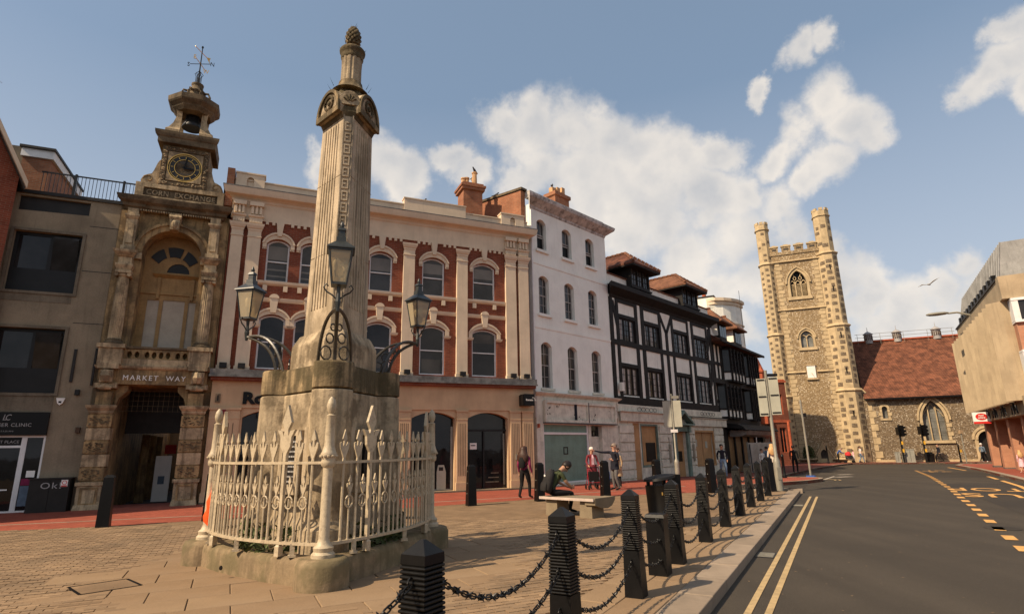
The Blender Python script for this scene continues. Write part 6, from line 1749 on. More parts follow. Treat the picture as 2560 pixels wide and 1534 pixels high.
CB().box(2.75, 13.6, -.46, -.33, 5.44, 5.58).build('gutter', 'iron_black', CH)
m = CB()
for k in range(10):
    z = -.3 + k * .6; m.box(2.98, 3.30 + (.25 if k % 2 else 0), -.03, .1, z, z + .56)
    pass
m.build('corner_quoins', 'church_stone', CH)
m = CB(); m.band(pointed_pts(7.02, 8.72, 3.55, 5.22, 10), pointed_pts(6.80, 8.94, 3.55, 5.48, 10), -.04, .1); m.band(pointed_pts(6.74, 9.0, 3.5, 5.54, 10), pointed_pts(6.62, 9.12, 3.5, 5.68, 10), -.12, .05); m.box(6.62, 9.12, -.12, .1, 1.5, 1.74)
for k in range(5):
    z = 1.76 + k * .37; e_ = .32 if k % 2 else .16
    m.box(7.02 - e_ - .06, 7.02, -.04, .1, z, z + .33); m.box(8.72, 8.72 + e_ + .06, -.04, .1, z, z + .33)
nw = m.build('nave_window', 'church_stone', CH)
m = CB(); m.box(7.54, 7.61, .22, .36, 1.75, 4.75); m.box(8.13, 8.20, .22, .36, 1.75, 4.75)
m.tube([(7.575, .28, 4.2), (7.66, .28, 4.6), (7.87, .28, 5.0)], .035, 5); m.tube([(8.165, .28, 4.2), (8.08, .28, 4.6), (7.87, .28, 5.0)], .035, 5); m.tube([(7.06, .28, 3.8), (7.3, .28, 4.25), (7.57, .28, 4.6)], .03, 5); m.tube([(8.68, .28, 3.8), (8.44, .28, 4.25), (8.17, .28, 4.6)], .03, 5); m.build('tracery', 'church_stone', nw)
m = CB()
for k in range(9): m.box(7.02, 8.72, .36, .375, 1.95 + k * .3, 1.965 + k * .3)
m.build('saddle_bars', 'lead_grey', nw)
CB().prism(bigw, .38, .42).build('pane', 'glass_church', nw)
m = CB(); m.band(arc_pts(4.03, 4.47, 4.62, 4.86, 8), arc_pts(3.85, 4.65, 4.62, 5.08, 8), -.03, .1)
for k in range(3): e_ = .3 if k % 2 else .17; m.box(4.03 - e_, 4.03, -.03, .1, 3.7 + k * .31, 3.98 + k * .31); m.box(4.47, 4.47 + e_, -.03, .1, 3.7 + k * .31, 3.98 + k * .31)
m.box(3.8, 4.7, -.06, .1, 3.6, 3.76); sw_ = m.build('small_window', 'church_stone', CH); CB().prism(smw, .3, .34).build('pane', 'glass_church', sw_)
m = CB()
for i, (e0, e1, y0) in enumerate(((0, .12, -.10), (.12, .26, -.02), (.26, .42, -.10))): m.band(arc_pts(10.75 - e0, 12.2 + e0, 1.75, 2.47 + e0, 12), arc_pts(10.75 - e1, 12.2 + e1, 1.75, 2.47 + e1, 12), y0, .1)
m.box(10.5, 10.75, -.05, .1, -.7, 1.76); m.box(12.2, 12.45, -.05, .1, -.7, 1.76); dd = m.build('doorway', 'church_stone', CH); CB().prism(drw, .35, .4).build('door', 'dark_panel', dd)
m = CB(); m.box(2.9, 10.5, -.22, .1, -.8, .12); m.build('plinth', 'church_stone', CH)
for x in (4.85, 7.35, 10.65):
    m = CB(); m.lathe([(.36, 11.4), (.36, 12.3), (.46, 12.33), (.44, 12.4), (.24, 12.56), (.03, 12.68), (.015, 13.1)], x, 5.0, 14); rv = m.build('ridge_vent', 'lead_grey', CH, 40)
    for k in range(14):
        a = 2 * PI * k / 14; CB().box(x + .365 * math.cos(a) - .03, x + .365 * math.cos(a) + .03, 5 + .365 * math.sin(a) - .03, 5 + .365 * math.sin(a) + .03, 11.75, 12.22).build('vent_slat', 'cloth_brown', rv)
m = CB(); m.tube([(3.6, 4.5, 12.0), (12.0, 4.5, 12.0)], .018, 4); m.tube([(3.6, 4.5, 12.35), (12.0, 4.5, 12.35)], .018, 4)
for k in range(5): m.tube([(3.8 + k * 2, 4.5, 11.3), (3.8 + k * 2, 4.5, 12.35)], .018, 4)
m.build('ridge_rail', 'steel_grey', CH)
# gothic drinking fountain niche at the tower foot
fo = thing('drinking_fountain', 'small gabled gothic stone fountain niche at the tower foot', 'fountain', TCh(0, 0, 0) and (35.1, 63.77, 0), frame_rot(112))
m = CB(); m.plate([(-1.78, .0), (-.62, .0), (-.62, .62), (-1.2, 1.72), (-1.78, .62)], [[(-1.5, .3), (-.9, .3)] + pointed_pts(-1.5, -.9, .68, 1.12, 5)], -.5, -.1); m.box(-1.7, -.7, -.1, -.02, 0, .8); m.build('niche', 'church_stone', fo)
CB().box(-1.5, -.9, -.3, -.1, .25, 1.1).build('recess', 'louvre_dark', fo)
m = CB(); m.box(-1.95, -.45, -.8, -.02, -.15, .02); m.lathe([(.3, -.6), (.2, -.3), (.55, -.14)], -1.2, -.55, 8); m.build('basin', 'church_stone', fo)
m = CB(); m.tube([(-1.85, -.55, .55), (-1.2, -.55, 1.82), (-.55, -.55, .55)], .06, 5); m.build('gable_coping', 'church_stone', fo)
bu = thing('dark_shrub', 'dark clipped shrub growing against the flint tower base', 'shrub', (31.3, 62.6, -.35))
m = MB(); rr = random.Random(21)
for k in range(1500):
    a, e_, r_ = rr.uniform(0, 2 * PI), rr.uniform(-.4, 1.3), rr.random() ** .4
    p = Vector((math.cos(a) * math.cos(e_) * .6 * r_, math.sin(a) * math.cos(e_) * .6 * r_, .85 + math.sin(e_) * 1.0 * r_)); q = Vector((rr.uniform(-1, 1), rr.uniform(-1, 1), rr.uniform(-1, 1))).normalized() * .09; t_ = Vector((rr.uniform(-1, 1), rr.uniform(-1, 1), rr.uniform(-1, 1))).normalized() * .06
    m.add([p - q, p + t_, p + q, p - t_], [(0, 1, 2, 3)])
stuff(m.build('foliage', 'weed_green', bu)); MB().tube([(0, 0, 0), (0, 0, .9)], [.05, .03], 6).build('stem', 'bark_grey', bu)

# ------------------------------------------------------------------ post office block on the right
KP = 1.4
PO = thing('post_office_building', 'concrete and brick post office block with pleated panels and metal roof', 'building', (37.8, 48.3, 0), frame_rot(211))
def TPo(x, y, z): return (x * KP, y * KP, (z - 1.65) * KP + 1.65)
def PBm(): return MB(TPo)
XF, XN = 2.4, 14.35
m = PBm(); m.box(XF, XN, .1, 14, 2.62, 3.2); m.build('floor_slab', 'po_concrete', PO)
m = PBm(); m.box(XF, XN, .02, 14, 7.06, 7.9); m.build('upper_fascia', 'po_concrete', PO)
PBm().box(XF - .05, XN + .05, -.03, 14, 7.9, 7.98).build('coping', 'dark_panel', PO)
n_ = 13
for k in range(n_):
    a = XF + (XN - XF) * k / n_; b = XF + (XN - XF) * (k + 1) / n_
    c = (a + b) / 2 + .12
    m = PBm(); m.add([(a, -.02, 3.14), (c, -.42, 3.14), (b, -.02, 3.14), (b, .3, 3.14), (a, .3, 3.14), (a, -.02, 7.06), (c, -.42, 7.06), (b, -.02, 7.06), (b, .3, 7.06), (a, .3, 7.06)], [(0, 1, 2, 3, 4), (5, 6, 7, 8, 9), (0, 1, 6, 5), (1, 2, 7, 6), (2, 3, 8, 7), (4, 0, 5, 9)])
    m.build('pleated_panel', 'po_concrete', PO)
PBm().box(XF + .02, XN - .02, .3, 14, 3.1, 7.1).build('core', 'po_concrete', PO)
for a in (6.4, 8.2, 10.2, 12.4):
    m = PBm(); w_ = 1.0
    m.tube([(a, -.06, 2.68), (a + .1, -.06, 3.0), (a + w_ / 2, -.06, 2.78), (a + w_ - .1, -.06, 3.0), (a + w_, -.06, 2.68)], .03, 4); m.tube([(a, -.06, 3.12), (a + w_, -.06, 3.12)], .03, 4); m.tube([(a + w_ / 2, -.06, 2.66), (a + w_ / 2, -.06, 3.12)], .03, 4)
    m.build('iron_bracket', 'iron_black', PO)
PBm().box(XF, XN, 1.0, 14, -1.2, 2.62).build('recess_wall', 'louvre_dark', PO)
for k, x in enumerate((2.9, 5.8, 8.8, 11.8, 14.6)):
    m = PBm(); m.box(x - .25, x + .25, .3, 2.6, .35, 2.64); pr_ = m.build('brick_pier', 'brick_po', PO)
    PBm().box(x - .26, x + .26, .29, 2.6, -1.2, .35).build('pier_base', 'brick_blue', pr_)
# near face towards the square
m = PBm(); m.box(XN, XN + .5, .0, 14, 7.06, 7.98); m.box(XN, XN + .35, .0, 14, 2.62, 3.3); m.build('front_fascia', 'po_concrete', PO)
for z0, z1 in ((6.12, 6.98), (3.75, 4.95)):
    m = PBm(); m.box(XN, XN + .55, .35, 14, z0, z1); w_ = m.build('window_band', 'glass', PO)
    m = PBm(); m.box(XN, XN + .62, .22, 14, z1 - .05, z1 + .05); m.box(XN, XN + .62, .22, 14, z0 - .05, z0 + .04); m.box(XN, XN + .6, .22, .42, z0, z1)
    for k in range(4): m.box(XN + .5, XN + .6, 2.2 + k * 2.2, 2.3 + k * 2.2, z0, z1)
    m.build('window_frame', 'sash_white', w_)
for z0, z1 in ((5.0, 6.08), (3.3, 3.7)):
    PBm().box(XN, XN + .5, .25, 14, z0, z1).build('brick_spandrel', 'brick_po', PO)
# metal mansard roof
x0_, x1_ = 2.9, 14.3
m = PBm(); m.add([(x0_, .15, 7.97), (x1_, .15, 7.97), (x1_, 13, 7.97), (x0_, 13, 7.97), (x0_ + .1, .5, 9.6), (x1_ - .35, .5, 9.6), (x1_ - .35, 13, 9.6), (x0_ + .1, 13, 9.6)], [(0, 1, 5, 4), (1, 2, 6, 5), (2, 3, 7, 6), (3, 0, 4, 7), (4, 5, 6, 7)]); mr = m.build('metal_roof', 'metal_roof', PO)
for k in range(28):
    t = k / 27; xa = x0_ + (x1_ - x0_) * t; xb = x0_ + .1 + (x1_ - x0_ - .45) * t
    m = PBm(); m.tube([(xa, .14, 7.98), (xb, .49, 9.6)], .028, 4); m.build('standing_seam', 'metal_roof', mr)
for k in range(12):
    xa = x0_ + .5 + k * .88
    m = PBm(); m.box(xa, xa + .36, .06, .3, 8.02, 8.36); m.build('roof_slot', 'sign_black', mr)
PBm().box(XN - .55, XN - .2, 1.9, 4.6, 8.35, 9.1).build('roof_light', 'dark_panel', mr)
# hanging sign at the far end
m = PBm(); m.box(6.9, 7.02, -.68, .0, 2.48, 3.02); sg = m.build('hanging_sign', 'sign_white', PO)
m = PBm(); n_ = 20; cy_, cz_ = -.34, 2.80
vs_ = [(7.03, cy_ + .235 * math.cos(2 * PI * k / n_), cz_ + .165 * math.sin(2 * PI * k / n_)) for k in range(n_)]
m.add(vs_, [tuple(range(n_))]); m.build('red_oval', 'sign_red', sg)
PBm().box(7.0, 7.035, -.68, .0, 2.46, 2.57).build('red_strip', 'sign_red', sg)
for t_, zz_ in (('POST', 2.82), ('OFFICE', 2.71)):
    p = TPo(7.045, cy_, zz_); text_mesh(t_, .13, .006, 'sign_white', 'sign_lettering', sg, p, (PI / 2, 0, PI / 2), .95, 1.0, 'CENTER', .004)
# street lamp on the facade
m = PBm(); m.tube([(7.6, .1, 7.75), (7.6, -.5, 8.0), (7.6, -.9, 8.0)], .05, 6); m.build('lamp_arm', 'steel_grey', PO)
m = PBm(); m.loft([[(7.6 + .14 * s_ * math.cos(a_), y, 8.03 + .10 * s_ * math.sin(a_)) for a_ in [2 * PI * k / 8 for k in range(8)]] for y, s_ in ((-.85, .4), (-1.0, .8), (-1.35, 1.0), (-1.65, .85), (-1.8, .35))]); m.build('lamp_head', 'steel_grey', PO, 50)

# ------------------------------------------------------------------ monument
MCL = Vector((-2.97, 9.38))
MROT = math.atan2(2.97, 9.38)                # local -Y looks back at the square's road side
MON = thing('stone_monument', 'weathered triangular stone obelisk with pinecone finial on a tall grimy plinth', 'monument', (MCL.x, MCL.y, 0), MROT)
SQ = 0.80
TA = [-PI / 2, -PI / 2 + 2 * PI / 3, -PI / 2 - 2 * PI / 3]      # corner directions: front, right, left


def cdir(a): return Vector((math.cos(a), math.sin(a)))


def lobed(R, r, side, sq=1.0, nl=9, nf=5, spread=1.15, bulge=0.0):
    """plan outline: three round lobes (centre radius R, radius r) joined by faces at distance side from the centre"""
    pts = []
    order = sorted(TA)
    for i, a in enumerate(order):
        c = cdir(a) * R
        for k in range(nl):
            t = a + (-1 + 2 * k / (nl - 1)) * spread * PI / 2
            pts.append(c + cdir(t) * r)
        b = order[(i + 1) % 3] + (2 * PI if i == 2 else 0)
        mid = (a + b) / 2; n_ = cdir(mid); t_ = Vector((-n_.y, n_.x)); half = R * math.sin(PI / 3) - r * 1.05
        for k in range(nf):
            f = -1 + 2 * k / (nf - 1)
            pts.append(n_ * (side + bulge * (1 - f * f)) + t_ * (f * half))
    return [(p.x, p.y * sq) for p in pts]


def tri6(R, c, sq=1.0):
    """triangle with cut corners"""
    pts = []
    for a in sorted(TA):
        d = cdir(a); t = Vector((-d.y, d.x)); p = d * (R - .866 * c)
        pts += [p - t * c / 2, p + t * c / 2]
    return [(p.x, p.y * sq) for p in pts]


def ring(pl, z): return [(p[0], p[1], z) for p in pl]


# kerb plinth with lobes
m = MB()
m.loft([ring(lobed(2.02, .31, 1.22, SQ, 9, 5, 1.0, .10), -.1), ring(lobed(2.02, .31, 1.22, SQ, 9, 5, 1.0, .10), .24), ring(lobed(2.02, .29, 1.20, SQ, 9, 5, 1.0, .10), .30), ring(lobed(2.02, .25, 1.15, SQ, 9, 5, 1.0, .10), .33)])
pln = m.build('kerb_plinth', 'plinth_stone', MON, 50)
for a in TA:
    d = cdir(a) * 2.02
    MB().lathe([(.34, -.1), (.34, .27), (.31, .335), (.27, .35)], d.x * 1.01, d.y * SQ * 1.02, 20).build('plinth_drum', 'plinth_stone', pln, 50)
MB().lathe([(.03, 0), (.03, .01)], 0, 0, 8).build('drain_hole', 'sign_black', pln, None, (-1.32, -.62, .14), (PI / 2 - .05, 0, rad(-42)))
# ivy and weeds inside the rail
rr = random.Random(31); m = MB()
for k in range(900):
    a = rr.uniform(0, 2 * PI); r_ = rr.uniform(1.0, 1.25); p = Vector((math.cos(a) * r_, math.sin(a) * r_ * .85, .32 + rr.random() ** 2 * .35)); q = Vector((rr.uniform(-1, 1), rr.uniform(-1, 1), rr.uniform(-1, 1))).normalized() * .06; t_ = Vector((rr.uniform(-1, 1), rr.uniform(-1, 1), rr.uniform(-.2, 1))).normalized() * .04
    m.add([p - q, p + t_, p + q, p - t_], [(0, 1, 2, 3)])
stuff(m.build('weeds', 'weed_green', MON))
# main body, battered, in two big courses with a joint between
def body(s): return lobed(.95 * s, .295 * s, .55 * s, .92, 11, 5, 1.15)
m = MB(); m.loft([ring(body(1.16), .2), ring(body(1.15), .62), ring(body(1.07), .74), ring(body(1.03), 1.6), ring(body(1.01), 2.53), ring(body(.985), 2.55)]); lower = m.build('pedestal_lower', 'portland', MON, 22)
m = MB(); m.loft([ring(body(.985), 2.565), ring(body(1.015), 2.58), ring(body(1.012), 2.935), ring(body(.995), 2.965), ring(body(.95), 2.972)]); upper = m.build('pedestal_upper', 'portland_grimy', MON, 22)
# tablets on the faces
for i, mid in enumerate((-PI / 2 + PI / 3, -PI / 2 - PI / 3)):
    n_ = cdir(mid); ang = mid + PI / 2
    d_ = .618
    px_, py_ = n_.x * d_, n_.y * d_ * .92
    fr = MB(); fr.plate([(-.27, 1.05), (.27, 1.05), (.27, 1.98), (-.27, 1.98)], [[(-.20, 1.14), (.20, 1.14), (.20, 1.90), (-.20, 1.90)]], -.06, .06); fr = fr.build('tablet_frame', 'portland_clean', lower, None, (px_, py_, 0), (0, 0, ang))
    if i == 1:
        tb = MB().box(-.20, .20, -.02, .02, 1.14, 1.90).build('tablet', 'bronze_dark', fr)
        ri = random.Random(12); wm = MB()
        for k in range(9):
            x = -.15 + ri.uniform(0, .04)
            while x < .14:
                L_ = ri.uniform(.015, .05); wm.box(x, min(x + L_, .165), -.024, -.02, 1.80 - k * .073, 1.825 - k * .073); x += L_ + ri.uniform(.008, .02)
        stuff(wm.build('worn_inscription', 'chalk', fr))
    else:
        pts_ = [(.10 * math.cos(t_) * (1.1 if math.sin(t_) > 0 else 1.0) + .015 * math.sin(3 * t_), 1.52 + .26 * math.sin(t_)) for t_ in [2 * PI * k / 18 for k in range(18)]]
        MB().prism(pts_, -.05, .03).build('bronze_medallion', 'bronze_dark', fr)
for mid in (-PI / 2 + PI / 3, -PI / 2 - PI / 3):
    n_ = cdir(mid); ang = mid + PI / 2
    for s in (-1, 1):
        MB().box(s * .38 - .06, s * .38 + .06, -.025, .05, .95, 2.02).build('side_panel', 'portland_clean', lower, None, (n_.x * .585, n_.y * .585 * .92, 0), (0, 0, ang))
# upper plinth and shaft
m = MB(); m.loft([ring(tri6(1.0, .34), 2.96), ring(tri6(.985, .33), 3.33), ring(tri6(.97, .32), 3.36), ring(tri6(.80, .22), 3.52), ring(tri6(.76, .2), 3.54)]); m.build('upper_plinth', 'portland', MON)
ZB, ZT = 3.54, 7.58
RB_, RT_ = .70, .605
m = MB(); m.loft([ring(tri6(RB_, .18), ZB - .05), ring(tri6(RT_, .17), ZT)]); shaft = m.build('shaft', 'portland_clean', MON)


def shaft_face(mid, lat, z):
    """point on a long face of the shaft at lateral offset and height"""
    t = (z - ZB + .05) / (ZT - ZB + .05); R = RB_ + (RT_ - RB_) * t
    n_ = cdir(mid); tt = Vector((-n_.y, n_.x)); p = n_ * (R * .5) + tt * lat
    return p, n_


for mid in (-PI / 2 + PI / 3, -PI / 2 - PI / 3, PI / 2):
    for k in range(6):
        lat = (-.5 + k / 5) * .44
        m = MB(); vs_ = []
        for z, s in ((ZB + .42, 1.04), (ZT - .28, .92)):
            for dl, dn in ((-.016, 0), (-.012, .016), (.012, .016), (.016, 0)):
                p, n_ = shaft_face(mid, lat * s + dl, z); p = p + n_ * dn; vs_.append((p.x, p.y, z))
        m.loft([vs_[:4], vs_[4:]]); m.build('flute_rib', 'portland_clean', shaft)
    for zj in (4.9, 6.25):
        m = MB(); a, n_ = shaft_face(mid, -.40, zj); b, _ = shaft_face(mid, .40, zj); a = a + n_ * .002; b = b + n_ * .002
        m.tube([(a.x, a.y, zj), (b.x, b.y, zj)], .005, 4); m.build('bed_joint', 'portland', shaft)
# fret pattern on the front arris
a0 = -PI / 2
for k in range(15):
    z = ZB + .55 + k * .222
    t = (z - ZB) / (ZT - ZB); R = (RB_ + (RT_ - RB_) * t) - .866 * .175
    y = -R - .004; w_, h = .055, .088
    m = MB(); m.plate([(-w_, z - h), (w_, z - h), (w_, z + h), (-w_, z + h)], [[(-w_ + .022, z - h + .025), (w_ - .022, z - h + .025), (w_ - .022, z + h - .025), (-w_ + .022, z + h - .025)]], y - .018, y + .01); m.box(-w_ + .02, .01, y - .016, y + .01, z - .01, z + .015)
    m.build('fret_link', 'portland_clean', shaft)
m = MB()
for s in (-1, 1):
    vs_ = []
    for z in (ZB + .3, ZT - .1):
        t = (z - ZB) / (ZT - ZB); R = (RB_ + (RT_ - RB_) * t) - .866 * .175
        vs_.append([(s * .078 - .01, -R - .014, z), (s * .078 + .01, -R - .014, z), (s * .078 + .01, -R + .01, z), (s * .078 - .01, -R + .01, z)])
    m.loft(vs_)
m.build('fret_border', 'portland_clean', shaft)
# cap with lunettes
m = MB(); m.loft([ring(tri6(.63, .20), 7.50), ring(tri6(.70, .24), 7.60), ring(tri6(.72, .26), 7.68), ring(tri6(.66, .34), 7.95), ring(tri6(.52, .34), 8.18), ring(tri6(.42, .3), 8.30)]); cap = m.build('cap', 'portland_grimy', MON)
for mid in (-PI / 2 + PI / 3, -PI / 2 - PI / 3, PI / 2):
    n_ = cdir(mid); ang = mid + PI / 2
    half = [(-.36, 7.58), (.36, 7.58), (.38, 7.68)] + [(.38 * math.cos(t_), 7.68 + .44 * math.sin(t_)) for t_ in [PI * k / 12 for k in range(1, 12)]] + [(-.38, 7.68)]
    e = MB().prism(half, -.02, .2).build('lunette', 'portland', cap, None, (n_.x * .38, n_.y * .38, 0), (0, 0, ang))
    m = MB(); inn = [(.31 * math.cos(t_), 7.70 + .36 * math.sin(t_)) for t_ in [PI * k / 12 for k in range(13)]]; ou = [(.38 * math.cos(t_), 7.68 + .44 * math.sin(t_)) for t_ in [PI * k / 12 for k in range(13)]]
    m.band(inn, ou, -.06, -.015); m.box(-.38, .38, -.06, -.015, 7.58, 7.69); m.build('lunette_rim', 'portland_grimy', e)
    m = MB(); m.tube([(.13 * math.cos(t_), -.03, 7.87 + .13 * math.sin(t_)) for t_ in [2 * PI * k / 14 for k in range(14)]], .03, 6, True); m.ball((0, -.03, 7.87), .05, .03, .05, 8, 5); m.build('wreath', 'portland_grimy', e)
for a in TA:
    d = cdir(a); ang = a + PI / 2
    half = [(-.17, 7.72), (.17, 7.72)] + [(.18 * math.cos(t_), 7.78 + .22 * math.sin(t_)) for t_ in [PI * k / 8 for k in range(9)]]
    e = MB().prism(half, -.02, .2).build('corner_lunette', 'portland', cap, None, (d.x * .50, d.y * .50, 0), (0, 0, ang))
    m = MB()
    for k in range(5):
        t_ = rad(30 + 30 * k); m.tube([(.03 * math.cos(t_), -.025, 7.77 + .03 * math.sin(t_)), (.12 * math.cos(t_), -.03, 7.77 + .14 * math.sin(t_))], .015, 5)
    m.build('palmette', 'portland_grimy', e)
# drum and pinecone
m = MB(); m.lathe([(.34, 8.24), (.26, 8.33), (.225, 8.40), (.215, 8.46)], 0, 0, 24); m.build('drum_base', 'portland_grimy', MON, 50)
m = MB(); m.lathe([(.19, 8.44), (.185, 8.8), (.195, 9.0)], 0, 0, 36, 0, 1, 1, lambda k: 1.0 if k % 3 else .93); m.build('fluted_drum', 'portland', MON)
m = MB(); m.lathe([(.195, 8.98), (.21, 9.02), (.20, 9.05), (.215, 9.10), (.235, 9.13), (.24, 9.17), (.22, 9.20), (.1, 9.23)], 0, 0, 24); m.build('drum_ring', 'portland_grimy', MON, 50)
m = MB(); m.lathe([(.085, 9.2), (.055, 9.25), (.05, 9.29), (.10, 9.33), (.125, 9.42), (.128, 9.5), (.11, 9.62), (.06, 9.70), (.01, 9.73)], 0, 0, 16); cone = m.build('pinecone', 'portland_grimy', MON, 60)
m = MB()
for j in range(8):
    zz_ = 9.35 + j * .048; rr_ = [.108, .122, .128, .128, .122, .108, .085, .055][j]
    for k in range(9):
        a = 2 * PI * (k + .5 * (j % 2)) / 9
        m.ball((rr_ * math.cos(a), rr_ * math.sin(a), zz_), .03, .03, .034, 5, 4)
stuff(m.build('cone_scales', 'portland_grimy', cone))
m = MB(); rr = random.Random(8)
for (zb, rb, n_) in ((9.2, .2, 9), (8.28, .34, 12), (9.72, .02, 3)):
    for k in range(n_):
        a = rr.uniform(0, 2 * PI); h = rr.uniform(.06, .16); p = Vector((rb * math.cos(a), rb * math.sin(a), zb)); q = p + Vector((math.cos(a) * h * .6, math.sin(a) * h * .6, h))
        m.tube([p, q], [.006, .001], 3)
stuff(m.build('bird_spikes', 'iron_black', MON))

for o_ in MON.children:
    if o_.name.split('.')[0] in ('cap', 'drum_base', 'fluted_drum', 'drum_ring', 'pinecone', 'bird_spikes'): o_.location.z = -.11
# ------------------------------------------------------------------ railing round the monument
RL = thing('iron_railing', 'cream painted spiked iron railing enclosing the stone monument', 'railing', (MCL.x, MCL.y, 0), MROT)
RPOST = 2.06
posts_ = [Vector((math.cos(a) * RPOST, math.sin(a) * RPOST * SQ)) for a in TA]
Z0, ZR, ZM = .33, 1.52, .50


def spear(m, x, y, z, s=1.0, ux=1.0, uy=0.0):
    """flat leaf finial in the plane of the rail: ux,uy its direction"""
    out_ = [(-.022, 0), (-.014, .045), (-.036, .10), (-.062, .17), (-.066, .225), (-.046, .235), (-.030, .19), (-.016, .175), (-.013, .25), (-.034, .27), (0, .385), (.034, .27), (.013, .25), (.016, .175), (.030, .19), (.046, .235), (.066, .225), (.062, .17), (.036, .10), (.014, .045), (.022, 0)]
    n = len(out_); vs = []
    tri = tessellate_polygon([[Vector((p[0], p[1], 0)) for p in out_]])
    for sd_ in (-1, 1):
        for (a, h) in out_: vs.append((x + ux * a * s - uy * .011 * sd_, y + uy * a * s + ux * .011 * sd_, z + h * s))
    fs = [tuple(t) for t in tri] + [tuple(i + n for i in t) for t in tri] + [(i, (i + 1) % n, (i + 1) % n + n, i + n) for i in range(n)]
    m.add(vs, fs)


def bigfleur(m, x, y, z, ux, uy):
    out_ = [(-.03, 0), (-.03, .10), (-.09, .20), (-.10, .32), (-.16, .42), (-.07, .40), (-.045, .33), (-.03, .42), (-.085, .52), (0, .76), (.085, .52), (.03, .42), (.045, .33), (.07, .40), (.16, .42), (.10, .32), (.09, .20), (.03, .10), (.03, 0)]
    n = len(out_); vs = []
    tri = tessellate_polygon([[Vector((p[0], p[1], 0)) for p in out_]])
    for sd_ in (-1, 1):
        for (a, h) in out_: vs.append((x + ux * a - uy * .022 * sd_, y + uy * a + ux * .022 * sd_, z + h))
    m.add(vs, [tuple(t) for t in tri] + [tuple(i + n for i in t) for t in tri] + [(i, (i + 1) % n, (i + 1) % n + n, i + n) for i in range(n)])


for p in posts_:
    m = MB(); m.lathe([(.15, Z0), (.15, Z0 + .06), (.12, Z0 + .09), (.13, Z0 + .14), (.09, Z0 + .17), (.068, Z0 + .24), (.062, 1.45), (.09, 1.48), (.095, 1.53), (.085, 1.56), (.10, 1.60), (.105, 1.63), (.088, 1.66), (.066, 1.74), (.058, 2.12), (.064, 2.13), (.03, 2.15), (.055, 2.20), (.064, 2.26), (.05, 2.33), (.015, 2.38)], p.x, p.y, 16)
    m.build('corner_post', 'rail_paint', RL, 40)
    m = MB()
    for k in range(12): m.ball((p.x + .10 * math.cos(2 * PI * k / 12), p.y + .10 * math.sin(2 * PI * k / 12), 1.60), .022, .022, .022, 6, 4)
    stuff(m.build('bead_ring', 'rail_paint', RL))
for i, (ia, ib) in enumerate(((0, 2), (0, 1), (1, 2))):
    A, Bp = posts_[ia], posts_[ib]; ch_ = Bp - A; L = ch_.length; mid = (A + Bp) / 2; nrm = mid.normalized()
    def at(t): return A + ch_ * t + nrm * (.30 * 4 * t * (1 - t))
    N = 14
    path = [at(k / 24) for k in range(25)]
    for z0, z1, w_ in ((ZR - .022, ZR + .012, .026), (ZM - .02, ZM + .015, .03)):
        m = MB()
        for k in range(24):
            a, b = path[k], path[k + 1]; d = (b - a).normalized(); n_ = Vector((-d.y, d.x)) * w_
            m.slab([tuple(a - n_), tuple(b - n_), tuple(b + n_), tuple(a + n_)], z0, z1)
        m.build('rail', 'rail_paint', RL)
    for k in range(1, N):
        p = at(k / N); d = (at(k / N + .01) - at(k / N - .01)).normalized()
        if k in (3, 11):
            m = MB(); c, s = d.x, d.y
            m.tube([(p.x, p.y, Z0), (p.x, p.y, Z0 + .12), (p.x, p.y, Z0 + .14), (p.x, p.y, ZR + .1)], [.055, .055, .036, .034], 4); bigfleur(m, p.x, p.y, ZR + .02, d.x, d.y); m.build('standard', 'rail_paint', RL)
        else:
            m = MB(); m.tube([(p.x, p.y, ZM), (p.x, p.y, ZM + .02), (p.x, p.y, ZM + .05), (p.x, p.y, ZR + .02)], [.03, .024, .018, .018], 6); spear(m, p.x, p.y, ZR, 1.12, d.x, d.y); m.build('railing_bar', 'rail_paint', RL)
        if k % 5 == 2:
            m = MB(); m.box(p.x - .05, p.x + .05, p.y - .04, p.y + .04, Z0, Z0 + .03); m.box(p.x - .03, p.x + .03, p.y - .03, p.y + .03, Z0, ZM); m.build('rail_foot', 'rail_paint', RL)
        if k < N:
            q = at((k + .5) / N) if k < N - 1 else None
            if q is not None:
                dq = (at((k + .5) / N + .01) - at((k + .5) / N - .01)).normalized()
                m = MB(); m.tube([(q.x, q.y, ZM), (q.x, q.y, ZM + .04), (q.x, q.y, .92)], [.022, .012, .012], 6)
                m.tube([(q.x + dq.x * .062 * math.cos(t_), q.y + dq.y * .062 * math.cos(t_), 1.0 + .078 * math.sin(t_)) for t_ in [2 * PI * j / 12 for j in range(12)]], .012, 5, True)
                m.tube([(q.x, q.y, .95), (q.x, q.y, 1.05)], .012, 5); spear(m, q.x, q.y, 1.07, .72, dq.x, dq.y); m.build('dog_bar', 'rail_paint', RL)
gp = posts_[2] * .86 + posts_[0] * .14
m = MB(); m.box(gp.x - .05, gp.x + .05, gp.y - .24, gp.y - .16, 1.36, 1.54); m.build('gate_lock', 'rail_paint', RL)
